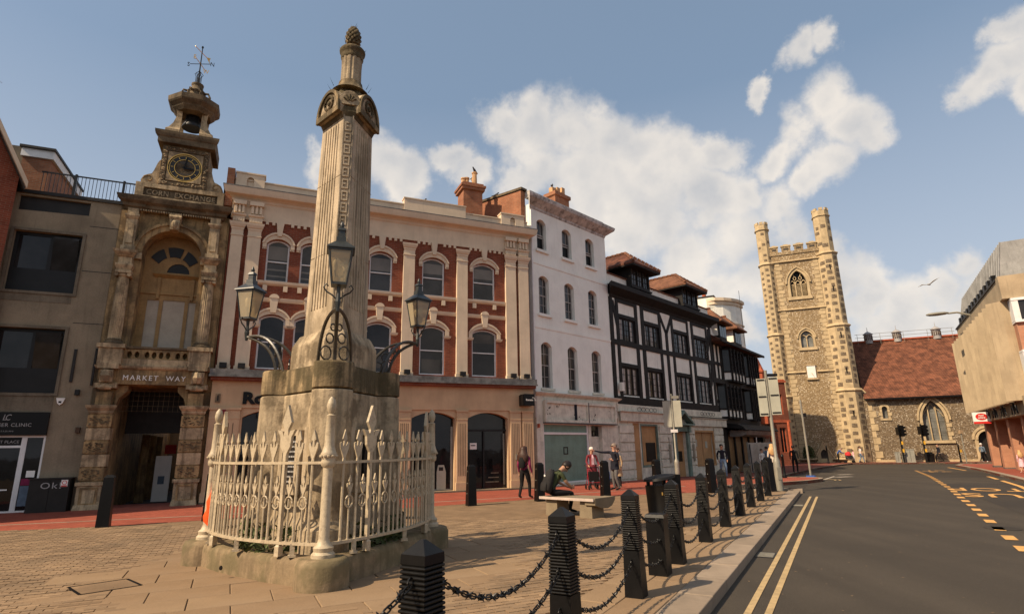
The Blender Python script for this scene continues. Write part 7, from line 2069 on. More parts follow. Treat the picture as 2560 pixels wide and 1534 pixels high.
# orange cloth tied to the left post
pl_ = posts_[2]; c_, s_ = math.cos(MROT), math.sin(MROT)
wp = (MCL.x + (pl_.x + .06) * c_ - (pl_.y - .1) * s_, MCL.y + (pl_.x + .06) * s_ + (pl_.y - .1) * c_)
oc = MB(); rr = random.Random(6); ringz = []
prof = [(1.20, .02, .02), (1.14, .05, .03), (1.05, .045, .05), (.92, .07, .05), (.80, .06, .05), (.70, .085, .04), (.62, .075, .05), (.55, .03, .02)]
oc.loft([[(rx * math.cos(2 * PI * k / 10) * (1 + .3 * math.sin(3 * k + z * 9)) + .03 * math.sin(z * 6), ry * math.sin(2 * PI * k / 10), z) for k in range(10)] for z, rx, ry in prof])
tag(oc.build('orange_cloth', 'orange_cloth', None, 40, (wp[0], wp[1], 0), (0, 0, MROT)), 'bright orange cloth tied round the left post of the railing', 'cloth')

# ------------------------------------------------------------------ three lanterns on iron brackets
def lantern(a, label):
    d = cdir(a)
    t = thing('bracket_lantern', label, 'lantern', (MCL.x + 0, MCL.y + 0, 0), MROT + a + PI / 2, 'lanterns on the monument corners')
    R = 1.72            # local: outward is -Y
    y = -R
    # bracket: outer rib, two inner ribs and scrolls
    def arc(p0, p1, p2, n=10): return [tuple(Vector(p0) * (1 - s) ** 2 + Vector(p1) * 2 * s * (1 - s) + Vector(p2) * s * s for s in [0])[0] if n == 0 else tuple(Vector(p0) * (1 - s) ** 2 + Vector(p1) * 2 * s * (1 - s) + Vector(p2) * s * s) for s in [k / n for k in range(n + 1)]]
    MB().tube(arc((0, -1.08, 2.95), (0, -1.12, 3.45), (0, y + .02, 3.62)), .028, 6).build('outer_rib', 'bracket_iron', t)
    for s in (-1, 1):
        MB().tube(arc((s * .24, -.78, 2.95), (s * .22, -1.02, 3.66), (0, y + .06, 3.62), 12), .026, 6).build('inner_rib', 'bracket_iron', t)
        m = MB()
        for (cx, cy, cz, r_) in ((s * .13, -.93, 3.10, .105), (s * .085, -1.06, 3.30, .075), (s * .045, -1.2, 3.44, .05)):
            m.tube([(cx + r_ * .7 * math.cos(t_), cy + r_ * .5 * math.cos(t_), cz + r_ * math.sin(t_)) for t_ in [2 * PI * k / 12 for k in range(12)]], .013, 5, True)
        m.build('scroll', 'bracket_iron', t)
    m = MB(); m.tube([(0, y, 3.56), (0, y, 3.70), (0, y, 3.82), (0, y, 3.92)], [.022, .04, .022, .03], 8); m.build('stem', 'lamp_iron', t)
    m = MB()
    for s in (-1, 1):
        m.tube([(0, y, 3.72), (s * .09, y, 3.80), (s * .16, y, 3.84), (s * .20, y, 3.90), (s * .17, y, 3.95), (s * .14, y, 3.92)], .012, 5)
    m.build('cradle', 'lamp_iron', t)
    # tapered glass body
    b, tp, zb, zt = .095, .158, 3.95, 4.44
    m = MB(); m.box(-b - .01, b + .01, y - b - .01, y + b + .01, zb - .02, zb + .015)
    for sx in (-1, 1):
        for sy in (-1, 1): m.tube([(sx * b, y + sy * b, zb), (sx * tp, y + sy * tp, zt)], .014, 4)
    m.box(-tp - .012, tp + .012, y - tp - .012, y - tp + .012, zt - .02, zt + .02); m.box(-tp - .012, tp + .012, y + tp - .012, y + tp + .012, zt - .02, zt + .02)
    m.box(-tp - .012, -tp + .012, y - tp, y + tp, zt - .02, zt + .02); m.box(tp - .012, tp + .012, y - tp, y + tp, zt - .02, zt + .02)
    fr = m.build('frame', 'lamp_iron', t)
    for k in range(4):
        aa = PI / 2 * k; c_, s_ = math.cos(aa), math.sin(aa)
        def rq(x, yy, z): return (x * c_ - yy * s_, y + x * s_ + yy * c_, z)
        m = MB(); e = .004; m.add([rq(-b, -b, zb), rq(b, -b, zb), rq(tp, -tp, zt), rq(-tp, -tp, zt)], [(0, 1, 2, 3)]); m.build('glass_pane', 'lantern_glass', fr)
    m = MB(); m.loft([[(sx * r_, y + sy * r_, z) for sx, sy in ((-1, -1), (1, -1), (1, 1), (-1, 1))] for r_, z in ((tp + .035, zt + .01), (tp + .03, zt + .03), (.07, zt + .14), (.065, zt + .21), (.048, zt + .22), (.045, zt + .31), (.06, zt + .315), (.04, zt + .36))]); rf_ = m.build('roof', 'lamp_iron', t)
    m = MB(); m.lathe([(.02, zt + .36), (.035, zt + .40), (.02, zt + .44), (.008, zt + .47)], 0, y, 8); m.build('finial', 'lamp_iron', rf_, 50)
    m = MB(); m.box(-tp + .03, tp - .03, y - tp + .03, y + tp - .03, zt - .05, zt - .045); m.build('reflector', 'sign_white', t)
    m = MB(); m.tube([(0, y, zb), (0, y, zb + .10), (-.05, y, zb + .13), (-.065, y, zb + .2)], .008, 5); m.tube([(0, y, zb + .10), (.05, y, zb + .13), (.065, y, zb + .2)], .008, 5); m.build('burner_arms', 'lamp_iron', t)
    for s in (-1, 1): MB().lathe([(.02, zb + .2), (.034, zb + .27), (.04, zb + .32), (.025, zb + .36), (.006, zb + .37)], s * .065, y, 10).build('bulb', 'bulb_white', t, 60)
    return t


lantern(TA[0], 'front lantern with two bulbs standing before the obelisk shaft')
lantern(TA[1], 'right-hand bracket lantern seen against the brick facade')
lantern(TA[2], 'left-hand bracket lantern hanging over the shop lettering')

# ------------------------------------------------------------------ ribbed bollards and spiked chains
def bollard_ribbed(loc, rz, label):
    t = thing('ribbed_bollard', label, 'bollard', loc, rz, 'ribbed bollards along the kerb')
    if 'rib' not in BOL:
        rings = []; z = 1.02
        a0, a1 = .100, .080
        def hw(z): return a0 + (a1 - a0) * z / 1.16
        n_ = 22; zt_, zb_ = 1.04, .50
        def sq_(r, z): return [(-r, -r, z), (r, -r, z), (r, r, z), (-r, r, z)]
        seq = []
        for k in range(n_):
            zc = zb_ + (zt_ - zb_) * k / n_; h = (zt_ - zb_) / n_
            seq += [(hw(zc) - .006, zc), (hw(zc) + .004, zc + h * .22), (hw(zc) + .006, zc + h * .5), (hw(zc) + .004, zc + h * .78), (hw(zc) - .006, zc + h)]
        m = MB(); m.loft([sq_(hw(0) + .006, -.12), sq_(hw(.49) + .002, .495)]); BOL['base'] = m
        m2 = MB(); m2.loft([sq_(r, z) for r, z in seq]); BOL['rib'] = m2
        m3 = MB(); m3.loft([sq_(hw(1.04) - .004, 1.035), sq_(hw(1.04) + .005, 1.045), sq_(hw(1.1) + .004, 1.095), sq_(.012, 1.165)]); BOL['cap'] = m3
        BOL['me'] = {}
        for k in ('base', 'rib', 'cap'):
            o = BOL[k].build({'base': 'base', 'rib': 'ribbed_shaft', 'cap': 'pyramid_cap'}[k], 'bollard_black'); BOL['me'][k] = o.data; bpy.data.objects.remove(o)
        m4 = MB()
        m4.tube([(.022 * math.cos(t_), 0, .022 * math.sin(t_)) for t_ in [2 * PI * k / 10 for k in range(10)]], .007, 5, True); o = m4.build('eyelet', 'iron_black'); BOL['me']['eye'] = o.data; bpy.data.objects.remove(o)
    me = BOL['me']
    put('base', me['base'], t); put('ribbed_shaft', me['rib'], t); put('pyramid_cap', me['cap'], t)
    for z in (.96, .68, .38):
        for s in (-1, 1): put('eyelet', me['eye'], t, (0, s * (.100 - .017 * z + .015), z), (0, 0, PI / 2))
    return t


BOL = {}
BROW = [(-1.50, 1.55), (-.52, 3.42), (.40, 5.10), (1.36, 7.07), (2.35, 8.92), (3.37, 10.80), (4.40, 12.68), (5.44, 14.58), (6.45, 16.42), (7.43, 18.14), (8.37, 19.79)]
ords = ['nearest', 'second nearest', 'third nearest', 'fourth', 'fifth', 'sixth', 'seventh', 'eighth', 'ninth', 'tenth']
brz = -rad(28.6)
for i, p in enumerate(BROW):
    lab = 'ribbed black bollard just outside the frame at the chain end' if i == 0 else '%s ribbed black chain bollard in the kerbside row' % ords[i - 1]
    bo_ = bollard_ribbed((p[0], p[1], 0), brz + rad(random.uniform(-3, 3)), lab); bo_.rotation_euler[0] = rad(random.uniform(-.7, .7)); bo_.rotation_euler[1] = rad(random.uniform(-.7, .7))
# one link and one barbed link, shared
lm = MB()
pth = []
for k in range(14):
    t_ = 2 * PI * k / 14
    pth.append((.030 * math.cos(t_) + (.014 if math.cos(t_) > 0 else -.014), 0, .017 * math.sin(t_)))
lm.tube(pth, .0065, 5, True); _o = lm.build('chain_link', 'iron_black', None, 60); LINK = _o.data; bpy.data.objects.remove(_o)
bmh = MB(); bmh.tube(pth, .0065, 5, True)
for k in range(4):
    a = PI / 4 + PI / 2 * k
    bmh.tube([(0, 0, 0), (.008, .040 * math.cos(a), .040 * math.sin(a))], [.014, .002], 5)
_o = bmh.build('barbed_link', 'iron_black', None, 60); BARB = _o.data; bpy.data.objects.remove(_o)


def chain(a, b, sag, label, split):
    A, Bq = Vector(a), Vector(b); n = 36
    pts = []
    for k in range(n + 1):
        s = k / n; p = A.lerp(Bq, s); p.z -= sag * 4 * s * (1 - s); pts.append(p)
    t = thing('barbed_chain', label, 'chain', tuple(A), 0, 'barbed chains between the bollards')
    mm = MB()
    for k in range(n):
        d = (pts[k + 1] - pts[k]); c = (pts[k] + pts[k + 1]) / 2 - A; d.normalize()
        rot = d.to_track_quat('X', 'Z').to_matrix().to_4x4() @ Matrix.Rotation(PI / 2 * (k % 2), 4, 'X')
        sc_ = (Bq - A).length / n / .074
        Mx = Matrix.Translation(c) @ rot @ Matrix.Scale(max(.85, sc_), 4)
        me = BARB if k % 3 == 1 else LINK
        if split:
            o = put('chain_link' if me is LINK else 'barbed_link', me, t); o.matrix_local = Mx
        else:
            mm.add([Mx @ v.co for v in me.vertices], [tuple(p.vertices) for p in me.polygons])
    if not split: stuff(mm.build('chain_links', 'iron_black', t))
    return t


kd2 = Vector((math.sin(rad(28.6)), math.cos(rad(28.6))))
for i in range(len(BROW) - 1):
    p, q = Vector(BROW[i]), Vector(BROW[i + 1]); g1 = 'gap %d' % i
    who = ('below the nearest bollard at the frame bottom' if i == 0 else 'between the %s and %s ribbed bollards' % (ords[i - 1], ords[i]))
    for z, nm, sag in ((.945, 'upper', .24), (.665, 'middle', .22), (.365, 'lower', .19)):
        off_ = .100 - .017 * z + .03
        a = p + kd2 * off_; b = q - kd2 * off_
        chain((a.x, a.y, z), (b.x, b.y, z), sag * random.uniform(.9, 1.1), '%s barbed chain %s' % (nm, who), i in (1, 2))

# ------------------------------------------------------------------ plain bollards
def bollard_plain(x, y, label, rz, h=1.2):
    t = thing('plain_bollard', label, 'bollard', (x, y, zs(y)), rz, 'plain square bollards')
    if 'plain' not in BOL:
        def sq_(r, z): return [(-r, -r, z), (r, -r, z), (r, r, z), (-r, r, z)]
        o = MB().loft([sq_(.14, -.1), sq_(.108, 1.14)]).build('shaft', 'bollard_black'); BOL['plain'] = o.data; bpy.data.objects.remove(o)
        o = MB().loft([sq_(.108, 1.14), sq_(.075, 1.18), sq_(.06, 1.20)]).build('cap', 'bollard_black'); BOL['pcap'] = o.data; bpy.data.objects.remove(o)
        o = MB().ball((0, 0, 0), .016, .016, .016, 6, 4).build('stud', 'steel_grey'); BOL['stud'] = o.data; bpy.data.objects.remove(o)
    put('shaft', BOL['plain'], t); put('cap', BOL['pcap'], t)
    for z in (1.0, .65, .35): put('stud', BOL['stud'], t, (-.14 + .027 * z - .004, 0, z))
    return t


for x, y, lab in ((-9.93, 14.5, 'plain black bollard standing before the Market Way arch'), (-7.94, 15.5, 'plain black bollard half hidden behind the left railing post'), (-1.35, 18.25, 'plain black bollard before the estate agent shop door'), (.79, 19.35, 'plain black bollard beside the woman in burgundy'),
                  (3.14, 20.75, 'plain black bollard in front of the rollator'), (5.1, 21.3, 'plain black bollard before the boarded timber shopfront'), (7.1, 21.5, 'plain black bollard left of the man in jeans'), (9.35, 21.8, 'plain black bollard at the far end of the chain row')):
    bo_ = bollard_plain(x, y, lab, rad(23 + random.uniform(-4, 4))); bo_.rotation_euler[0] = rad(random.uniform(-.6, .6)); bo_.rotation_euler[1] = rad(random.uniform(-.6, .6))

# ------------------------------------------------------------------ bench, bins, cabinets
BO = Vector((1.88, 14.35)); bx_ = Vector((-.74, .67)); by_ = Vector((.67, .74))
brot = math.atan2(by_.y, by_.x)
BN = thing('stone_bench', 'stone slab bench with one edge painted pale as sunlit under the seated man', 'bench', (BO.x, BO.y, 0), math.atan2(bx_.y, bx_.x))
# local x runs back-left along the seat, local -y runs right
m = MB(); m.loft([[(x, y, z) for x, y in ((-.0, 0), (1.68, 0), (1.68, -.82), (.1, -.86))] for z in (.385, .45)]); seat = m.build('seat', 'bench_stone', BN)
m = MB(); m.box(0, 1.68, .0, .03, .39, .452); m.build('painted_sunlit_edge', 'bench_sunlit_paint', seat)  # sunlight on this side of the seat is put into the paler colour
m = MB(); pts = [(-.9, .46), (-.02, .46), (-.02, .30), (-.3, .22), (-.55, .20), (-.75, .25), (-.9, .38)]
m.loft([[(x, y, z) for (y, z) in pts] for x in (-.02, .28)]); m.build('curved_end', 'bench_stone', seat)
for x, y in ((.12, -.55), (1.18, -.55)): 
    m = MB(); m.taper(x + .17, y + .24, -.05, .39, .19, .26, .17, .24); m.build('leg', 'bench_stone', BN)
LB = thing('litter_bin', 'large dark litter bin with sloping hood behind the chain bollards', 'bin', (3.10, 12.75, 0), rad(12))
def oval(rx, ry, z, n=20): return [(rx * math.cos(2 * PI * k / n), ry * math.sin(2 * PI * k / n), z) for k in range(n)]
m = MB(); m.loft([oval(.28, .26, 0), oval(.28, .26, .06), oval(.27, .25, .08), oval(.31, .29, .82), oval(.32, .30, .84)]); m.build('body', 'bin_black', LB, 40)
m = MB(); m.loft([[(p[0], p[1], p[2] + .05 * (p[0] / .34)) for p in oval(.345, .32, .97)], [(p[0] * .96, p[1] * .96, p[2] + .05 * (p[0] / .34)) for p in oval(.345, .32, 1.02)], [(p[0] * .5, p[1] * .5, p[2] + .05 * (p[0] / .34) * .5) for p in oval(.345, .32, 1.05)]]); m.build('hood', 'bin_black', LB, 40)
for a in (.8, 2.3, 3.9, 5.4): MB().box(.27 * math.cos(a) - .03, .27 * math.cos(a) + .03, .25 * math.sin(a) - .03, .25 * math.sin(a) + .03, .8, 1.0).build('hood_post', 'bin_black', LB)
m = MB()
for k in range(4): m.box(-.10 + k * .05, -.075 + k * .05, -.275, -.262, .66, .72)
m.build('litter_mark', 'gold', LB)
MB().box(.26, .42, -.14, .14, 0, 1.06).build('side_post', 'bollard_black', LB)
CBX = thing('feeder_pillar', 'small black feeder pillar beside the fourth ribbed bollard', 'cabinet', (1.92, 8.22, 0), brz)
m = MB(); m.taper(0, 0, -.05, .72, .125, .125, .12, .12); m.build('case', 'bollard_black', CBX); MB().taper(0, 0, .72, .76, .135, .135, .12, .12).build('lid', 'bollard_black', CBX); MB().ball((-.13, 0, .45), .014, .014, .014, 6, 4).build('lock', 'steel_grey', CBX)
MB().box(-.128, -.122, -.09, .09, .08, .66).build('door', 'bollard_black', CBX)

# ------------------------------------------------------------------ poles and signs
SP = thing('sign_post', 'grey post carrying two blank-backed signs before the timber shopfront', 'sign post', (8.18, 29.8, zs(29.8)))
m = MB(); m.lathe([(.12, 0), (.12, .85), (.11, .95), (.05, 1.05), (.05, 4.3)], 0, 0, 12); m.build('pole', 'steel_grey', SP, 40)
for x0, x1 in ((-.46, -.06), (.06, .44)):
    o = MB().box(x0, x1, -.06, -.045, 2.62, 3.95).build('sign_plate', 'sign_back', SP, None, None, (0, 0, rad(-20)))
    m = MB(); m.box(x0, x1, -.045, -.02, 2.9, 2.95); m.box(x0, x1, -.045, -.02, 3.25, 3.3); m.box(x0, x1, -.045, -.02, 3.7, 3.75); m.build('sign_rail', 'steel_grey', o)
MB().box(-.18, .18, -.06, -.04, 2.35, 2.5).build('zone_plate', 'sign_white', SP)
MB().box(-.05, .35, -.12, .02, 4.05, 4.2).build('lamp_unit', 'steel_grey', SP)
LP = thing('lamp_post', 'grey lamp post with two large blank sign backs at the plaza corner', 'lamp post', (10.02, 22.58, 0))
m = MB(); m.lathe([(.135, -.1), (.13, .95), (.12, 1.05), (.065, 1.2), (.055, 4.45), (.06, 4.5)], 0, 0, 14); m.build('pole', 'steel_grey', LP, 40)
MB().box(-.07, .07, -.142, -.12, .35, .8).build('access_door', 'steel_grey', LP)
for x0, x1, dz in ((-.38, -.05, 0), (.05, .40, .04)):
    o = MB().box(x0, x1, -.10, -.08, 2.72 + dz, 4.18 + dz).build('sign_plate', 'sign_back', LP, None, None, (0, 0, rad(-24)))
    m = MB()
    for z in (2.78, 3.45, 4.10): m.box(x0 + .03, x1 - .03, -.125, -.10, z + dz, z + .045 + dz)
    m.build('sign_rail', 'dark_frame', o)
MB().box(.05, .42, -.1, .1, 4.26, 4.36).build('lamp_unit', 'dark_frame', LP)
P3 = thing('signal_pole', 'thin leaning grey pole with a blue base on the red island', 'pole', (15.6, 31.3, zs(31)))
MB().tube([(0, 0, 0), (-.02, 0, 4.0)], .055, 10).build('pole', 'steel_grey', P3); MB().lathe([(.25, 0), (.22, .06), (.06, .07)], 0, 0, 14).build('base_plate', 'cloth_blue', P3); MB().box(-.02, .18, -.05, .05, 3.1, 3.3).build('bracket_box', 'dark_frame', P3)
for x, y, h, lab in ((13.9, 30.6, 1.15, 'short round black post behind the lamp post'), (32.2, 60.6, 1.75, 'tall thin black post at the church corner kerb'), (43.3, 57.3, 1.7, 'black post with a yellow tag before the church wall')):
    o = tag(MB().lathe([(.11, 0), (.11, .12), (.07, .2), (.065, h - .1), (.08, h - .08), (.06, h), (.02, h + .04)], 0, 0, 12).build('round_post', 'bollard_black', None, 40, (x, y, zs(y))), lab, 'post')
    if y < 58 and x > 40: MB().box(.06, .25, -.06, .06, .95, 1.2).build('yellow_tag', 'traffic_yellow', o)
tp_ = thing('thin_pole', 'thin leaning grey pole at the kerb before the church door', 'pole', (42.6, 55.7, zs(55)))
MB().tube([(0, 0, 0), (0, 0, 2.9)], .05, 8).build('pole', 'steel_grey', tp_); MB().box(-.12, .12, -.12, .12, 2.7, 3.0).build('beacon', 'tan_box' if 'tan_box' in MATS else 'cloth_tan', tp_)


def traffic_light(x, y, label, rz):
    t = thing('traffic_light', label, 'traffic light', (x, y, zs(y)), rz, 'traffic lights before the church')
    MB().lathe([(.09, 0), (.085, 3.7), (.02, 3.75)], 0, 0, 10).build('pole', 'iron_black', t)
    hd = MB().box(.10, .42, -.16, .16, 2.55, 3.65).build('signal_head', 'sign_black', t)
    for k in range(3):
        m = MB(); m.lathe([(.10, 0), (.11, .2)], 0, 0, 10); m.build('hood', 'sign_black', hd, None, (.42, 0, 2.75 + k * .35), (0, PI / 2, 0))
    MB().box(-.2, -.1, -.3, .3, 2.7, 3.5).build('backing_board', 'sign_black', t)
    for z in (1.0, 1.75): MB().box(-.02, .14, -.12, .08, z, z + .32).build('push_unit', 'traffic_yellow', t)
    return t


traffic_light(39.2, 59.4, 'left traffic light with yellow push units before the church', rad(-10))
traffic_light(40.9, 58.6, 'right traffic light standing before the big church window', rad(-10))
for x, y, w_, h, lab, mt in ((39.0, 60.0, .4, 1.0, 'narrow grey cabinet left of the others at the church wall', 'cabinet_grey'), (40.0, 59.6, .75, 1.25, 'largest grey street cabinet at the church wall', 'cabinet_grey'), (39.55, 59.9, .35, .75, 'small low grey cabinet between the other two', 'cabinet_grey')):
    o = tag(MB().box(-w_ / 2, w_ / 2, -.2, .2, 0, h).build('street_cabinet', mt, None, None, (x, y, zs(y)), (0, 0, frame_rot(112))), lab, 'cabinet')
    MB().box(-w_ / 2 - .03, w_ / 2 + .03, -.23, .23, h, h + .05).build('lid', mt, o); MB().box(-.01, .01, -.206, -.2, .1, h - .1).build('door_gap', 'cabinet_dark', o)
o = thing('black_bin', 'black litter bin beside the right traffic light', 'bin', (41.6, 59.1, zs(59)))
m = MB(); m.loft([oval(.42, .36, 0), oval(.46, .4, .75), oval(.48, .42, .8), oval(.4, .34, .86)]); m.build('body', 'bin_black', o, 40); MB().lathe([(.3, .84), (.32, .95), (.1, 1.0)], 0, 0, 14).build('hood', 'bin_black', o)
# pillar box, leaning totem and A board by the post office
o = thing('pillar_box', 'red cylindrical post box by the post office piers', 'post box', (37.0, 44.2, zs(44)))
MB().lathe([(.42, 0), (.42, .1), (.38, .12), (.38, 1.55)], 0, 0, 20).build('body', 'sign_red', o, 40); MB().lathe([(.40, 1.55), (.47, 1.6), (.47, 1.68), (.40, 1.75), (.25, 1.84), (.02, 1.88)], 0, 0, 20).build('cap', 'sign_red', o, 40); MB().box(-.22, .1, -.42, -.3, 1.36, 1.44).build('slot', 'sign_black', o)
o = thing('advert_totem', 'leaning dark advert totem with angled head by the brick pier', 'totem', (39.4, 47.6, zs(47)), rad(-35))
m = MB(); m.loft([[(x + sx, sy, z) for sx, sy in ((-.28, -.12), (.28, -.12), (.28, .12), (-.28, .12))] for x, z in ((.1, 0), (0, .9), (-.1, 1.75))]); m.build('post', 'bin_black', o); m = MB(); m.loft([[(x, y, z) for x, z in ((-.5, 1.6), (.35, 1.45), (.4, 1.95), (-.1, 2.15))] for y in (-.14, .14)]); m.build('head', 'bin_black', o)
o = thing('a_board', 'black pavement board standing in front of the red post box', 'sign board', (35.2, 42.0, zs(42)), rad(-25))
MB().box(-.45, .45, -.03, .03, .08, 1.35).build('panel', 'sign_black', o, None, (0, -.2, 0), (rad(-8), 0, 0)); MB().box(-.45, .45, -.03, .03, .08, 1.33).build('panel', 'sign_black', o, None, (0, .2, 0), (rad(8), 0, 0)); MB().box(-.35, .2, -.04, -.03, 1.05, 1.25).build('chalk_line', 'chalk', o, None, (0, -.2, 0), (rad(-8), 0, 0))
# gull
gl = thing('gull', 'gull gliding above the church roof', 'bird', (35.49, 46.61, 14.6), rad(-60))
gl.scale = (.75, .75, .75)
MB().loft([[(rx * math.cos(2 * PI * k / 8), y, rx * .9 * math.sin(2 * PI * k / 8)) for k in range(8)] for y, rx in ((-.32, .02), (-.24, .07), (-.05, .1), (.2, .07), (.38, .03))]).build('body', 'gull_white', gl, 60)
for s, up in ((-1, -.12), (1, .42)):
    m = MB(); m.add([(s * .05, -.12, 0), (s * .6, -.2, .18 + up * .3), (s * 1.15, -.02, .1 + up), (s * .6, .04, .16 + up * .3), (s * .05, .12, 0), (s * .05, -.12, -.02), (s * .6, -.2, .15 + up * .3), (s * 1.15, -.02, .09 + up), (s * .6, .04, .13 + up * .3), (s * .05, .12, -.02)], [(0, 1, 3, 4), (1, 2, 3), (5, 6, 8, 9), (6, 7, 8), (0, 1, 6, 5), (1, 2, 7, 6), (2, 3, 8, 7), (3, 4, 9, 8)]); m.build('wing', 'gull_white', gl)

# ------------------------------------------------------------------ people
def seg_d(p, a, b):
    ab = b - a; t = max(0, min(1, (p - a).dot(ab) / max(ab.length_squared, 1e-9))); return (p - a - ab * t).length


def person(label, loc, rz, J, mats, height=1.75, hair=None, fingers=False, sleeve=1.0, female=False, skirt=False, group=None, face=True, bareleg=False):
    """J overrides joints of a 1.75 m figure facing -Y; mats: top, legs, shoes, skin, hair"""
    j = dict(pelvis=(0, 0, .93), belly=(0, 0, 1.08), chest=(0, .0, 1.30), neck=(0, .01, 1.47), head0=(0, -.005, 1.56), head1=(0, -.015, 1.65), head2=(0, -.005, 1.72),
             shL=(.155, .0, 1.41), elL=(.20, .03, 1.13), wrL=(.21, -.04, .89), haL=(.21, -.06, .81), shR=(-.155, .0, 1.41), elR=(-.20, .03, 1.13), wrR=(-.21, -.04, .89), haR=(-.21, -.06, .81),
             hiL=(.085, 0, .90), knL=(.095, -.02, .49), anL=(.095, .02, .085), toL=(.105, -.15, .035), hiR=(-.085, 0, .90), knR=(-.095, -.02, .49), anR=(-.095, .02, .085), toR=(-.105, -.15, .035))
    look_ = J.get('look'); j.update({k: v for k, v in J.items() if k != 'look'})
    rads = dict(pelvis=(.135, .105), belly=(.125, .095), chest=(.15, .105), neck=(.052, .055), head0=(.062, .075), head1=(.075, .092), head2=(.05, .06), sh=(.062, .062), el=(.042, .042), wr=(.028, .024), ha=(.036, .02), hi=(.092, .095), kn=(.056, .058), an=(.038, .042), to=(.036, .028))
    if female: rads.update(pelvis=(.15, .115), belly=(.11, .09), chest=(.13, .105), hi=(.10, .105), sh=(.052, .052))
    names = list(j); idx = {n: i for i, n in enumerate(names)}
    co = [Vector(j[n]) for n in names]
    E_ = [('pelvis', 'belly'), ('belly', 'chest'), ('chest', 'neck'), ('neck', 'head0'), ('head0', 'head1'), ('head1', 'head2')]
    for s in 'LR': E_ += [('chest', 'sh' + s), ('sh' + s, 'el' + s), ('el' + s, 'wr' + s), ('wr' + s, 'ha' + s), ('pelvis', 'hi' + s), ('hi' + s, 'kn' + s), ('kn' + s, 'an' + s), ('an' + s, 'to' + s)]
    edges = [(idx[a], idx[b]) for a, b in E_]; rr_ = [rads.get(n, rads.get(n[:2])) for n in names]
    if fingers:
        for s in 'LR':
            w_, h_ = Vector(j['wr' + s]), Vector(j['ha' + s]); d = (h_ - w_).normalized(); side = d.cross(Vector((1, 0, 0)) if abs(d.x) < .8 else Vector((0, 0, 1))).normalized(); up = side.cross(d)
            for k in range(5):
                if k < 4: b = h_ + side * (-.026 + .0175 * k); l_ = (.07, .08, .075, .055)[k]; p1 = b + d * l_ * .55; p2 = p1 + (d * .8 + up * .5) * l_ * .5
                else: b = w_ + d * .03 + side * .03; p1 = b + (d + side * .7) * .035; p2 = p1 + d * .03
                i0 = len(co); co += [p1, p2]; rr_ += [(.010, .010), (.008, .008)]; edges += [(idx['ha' + s], i0), (i0, i0 + 1)]
    me = bpy.data.meshes.new('body'); me.from_pydata([tuple(c) for c in co], edges, []); me.update()
    ob = bpy.data.objects.new('tmp_body', me); COL.objects.link(ob)
    md = ob.modifiers.new('skin', 'SKIN'); md.use_smooth_shade = True; md.branch_smoothing = .6
    sk = me.skin_vertices[0].data
    for i, r_ in enumerate(rr_): sk[i].radius = r_; sk[i].use_root = (i == 0)
    sb = ob.modifiers.new('sub', 'SUBSURF'); sb.levels = 2; sb.render_levels = 2
    dg = bpy.context.evaluated_depsgraph_get(); dg.update()
    bm_ = bpy.data.meshes.new_from_object(ob.evaluated_get(dg)); bpy.data.objects.remove(ob)
    bm_.name = 'body'; bm_.materials.clear()
    for k in ('top', 'legs', 'shoes', 'skin'): bm_.materials.append(MATS[mats[k]])
    V_ = {n: Vector(j[n]) for n in names}
    segs = []
    for a, b in E_:
        c = 0
        if a in ('neck', 'head0', 'head1'): c = 3
        if a[:2] == 'wr': c = 3
        if a[:2] == 'hi' or a == 'pelvis' and b[:2] == 'hi': c = 1
        if a[:2] == 'kn': c = 3 if bareleg else 1
        if a[:2] == 'an': c = 2
        if a[:2] == 'el' and sleeve < 1: c = 3
        segs.append((V_[a], V_[b], c, a, b))
    mi = []
    for p in bm_.polygons:
        c = p.center; best = min(segs, key=lambda s_: seg_d(c, s_[0], s_[1])); k = best[2]
        if best[3] == 'pelvis' and best[4] == 'belly': k = 1 if (c - V_['pelvis']).dot((V_['belly'] - V_['pelvis'])) < .006 else 0
        if best[3][:2] == 'sh' and sleeve < 1 and (c - best[0]).length > (best[1] - best[0]).length * .75: k = 3
        if best[3][:2] == 'hi' and c.z < .52 and bareleg: k = 3
        mi.append(k)
    bm_.polygons.foreach_set('material_index', mi); bm_.polygons.foreach_set('use_smooth', [True] * len(mi))
    t = thing('person', label, 'person', loc, rz, group)
    t.scale = (height / 1.75 * (1.16 if height > 1.4 else 1.05), height / 1.75 * 1.16, height / 1.75)
    bo = put('body', bm_, t)
    hc = (V_['head0'] + V_['head2']) / 2; hd = (V_['head2'] - V_['head0']).normalized(); fw = Vector((0, -1, 0)); fw = (fw - hd * fw.dot(hd)).normalized(); fw = look_ if look_ is not None else fw; rt_ = hd.cross(fw) * -1
    Mh = Matrix((( rt_.x, fw.x, hd.x, hc.x), (rt_.y, fw.y, hd.y, hc.y), (rt_.z, fw.z, hd.z, hc.z), (0, 0, 0, 1)))
    def hp(x, f, z): return tuple(Mh @ Vector((x, f, z)))
    if face:
        m = MB(); m.tube([hp(0, .085, .03), hp(0, .112, -.015), hp(0, .09, -.022)], [.008, .016, .010], 6); m.build('nose', mats['skin'], bo, 60)
        for s in (-1, 1):
            MB().ball(hp(s * .032, .082, .03), .010, .008, .006, 6, 4).build('eye', 'hair_black', bo)
            m = MB(); m.loft([[hp(s * (.078 + .012 * q), -.0 + .028 * math.cos(2 * PI * k / 8) - .01, .005 + .034 * math.sin(2 * PI * k / 8)) for k in range(8)] for q in (0, 1)]); m.build('ear', mats['skin'], bo, 50)
        MB().tube([hp(-.022, .085, -.052), hp(0, .094, -.053), hp(.022, .085, -.052)], .006, 5).build('mouth', 'cloth_maroon', bo)
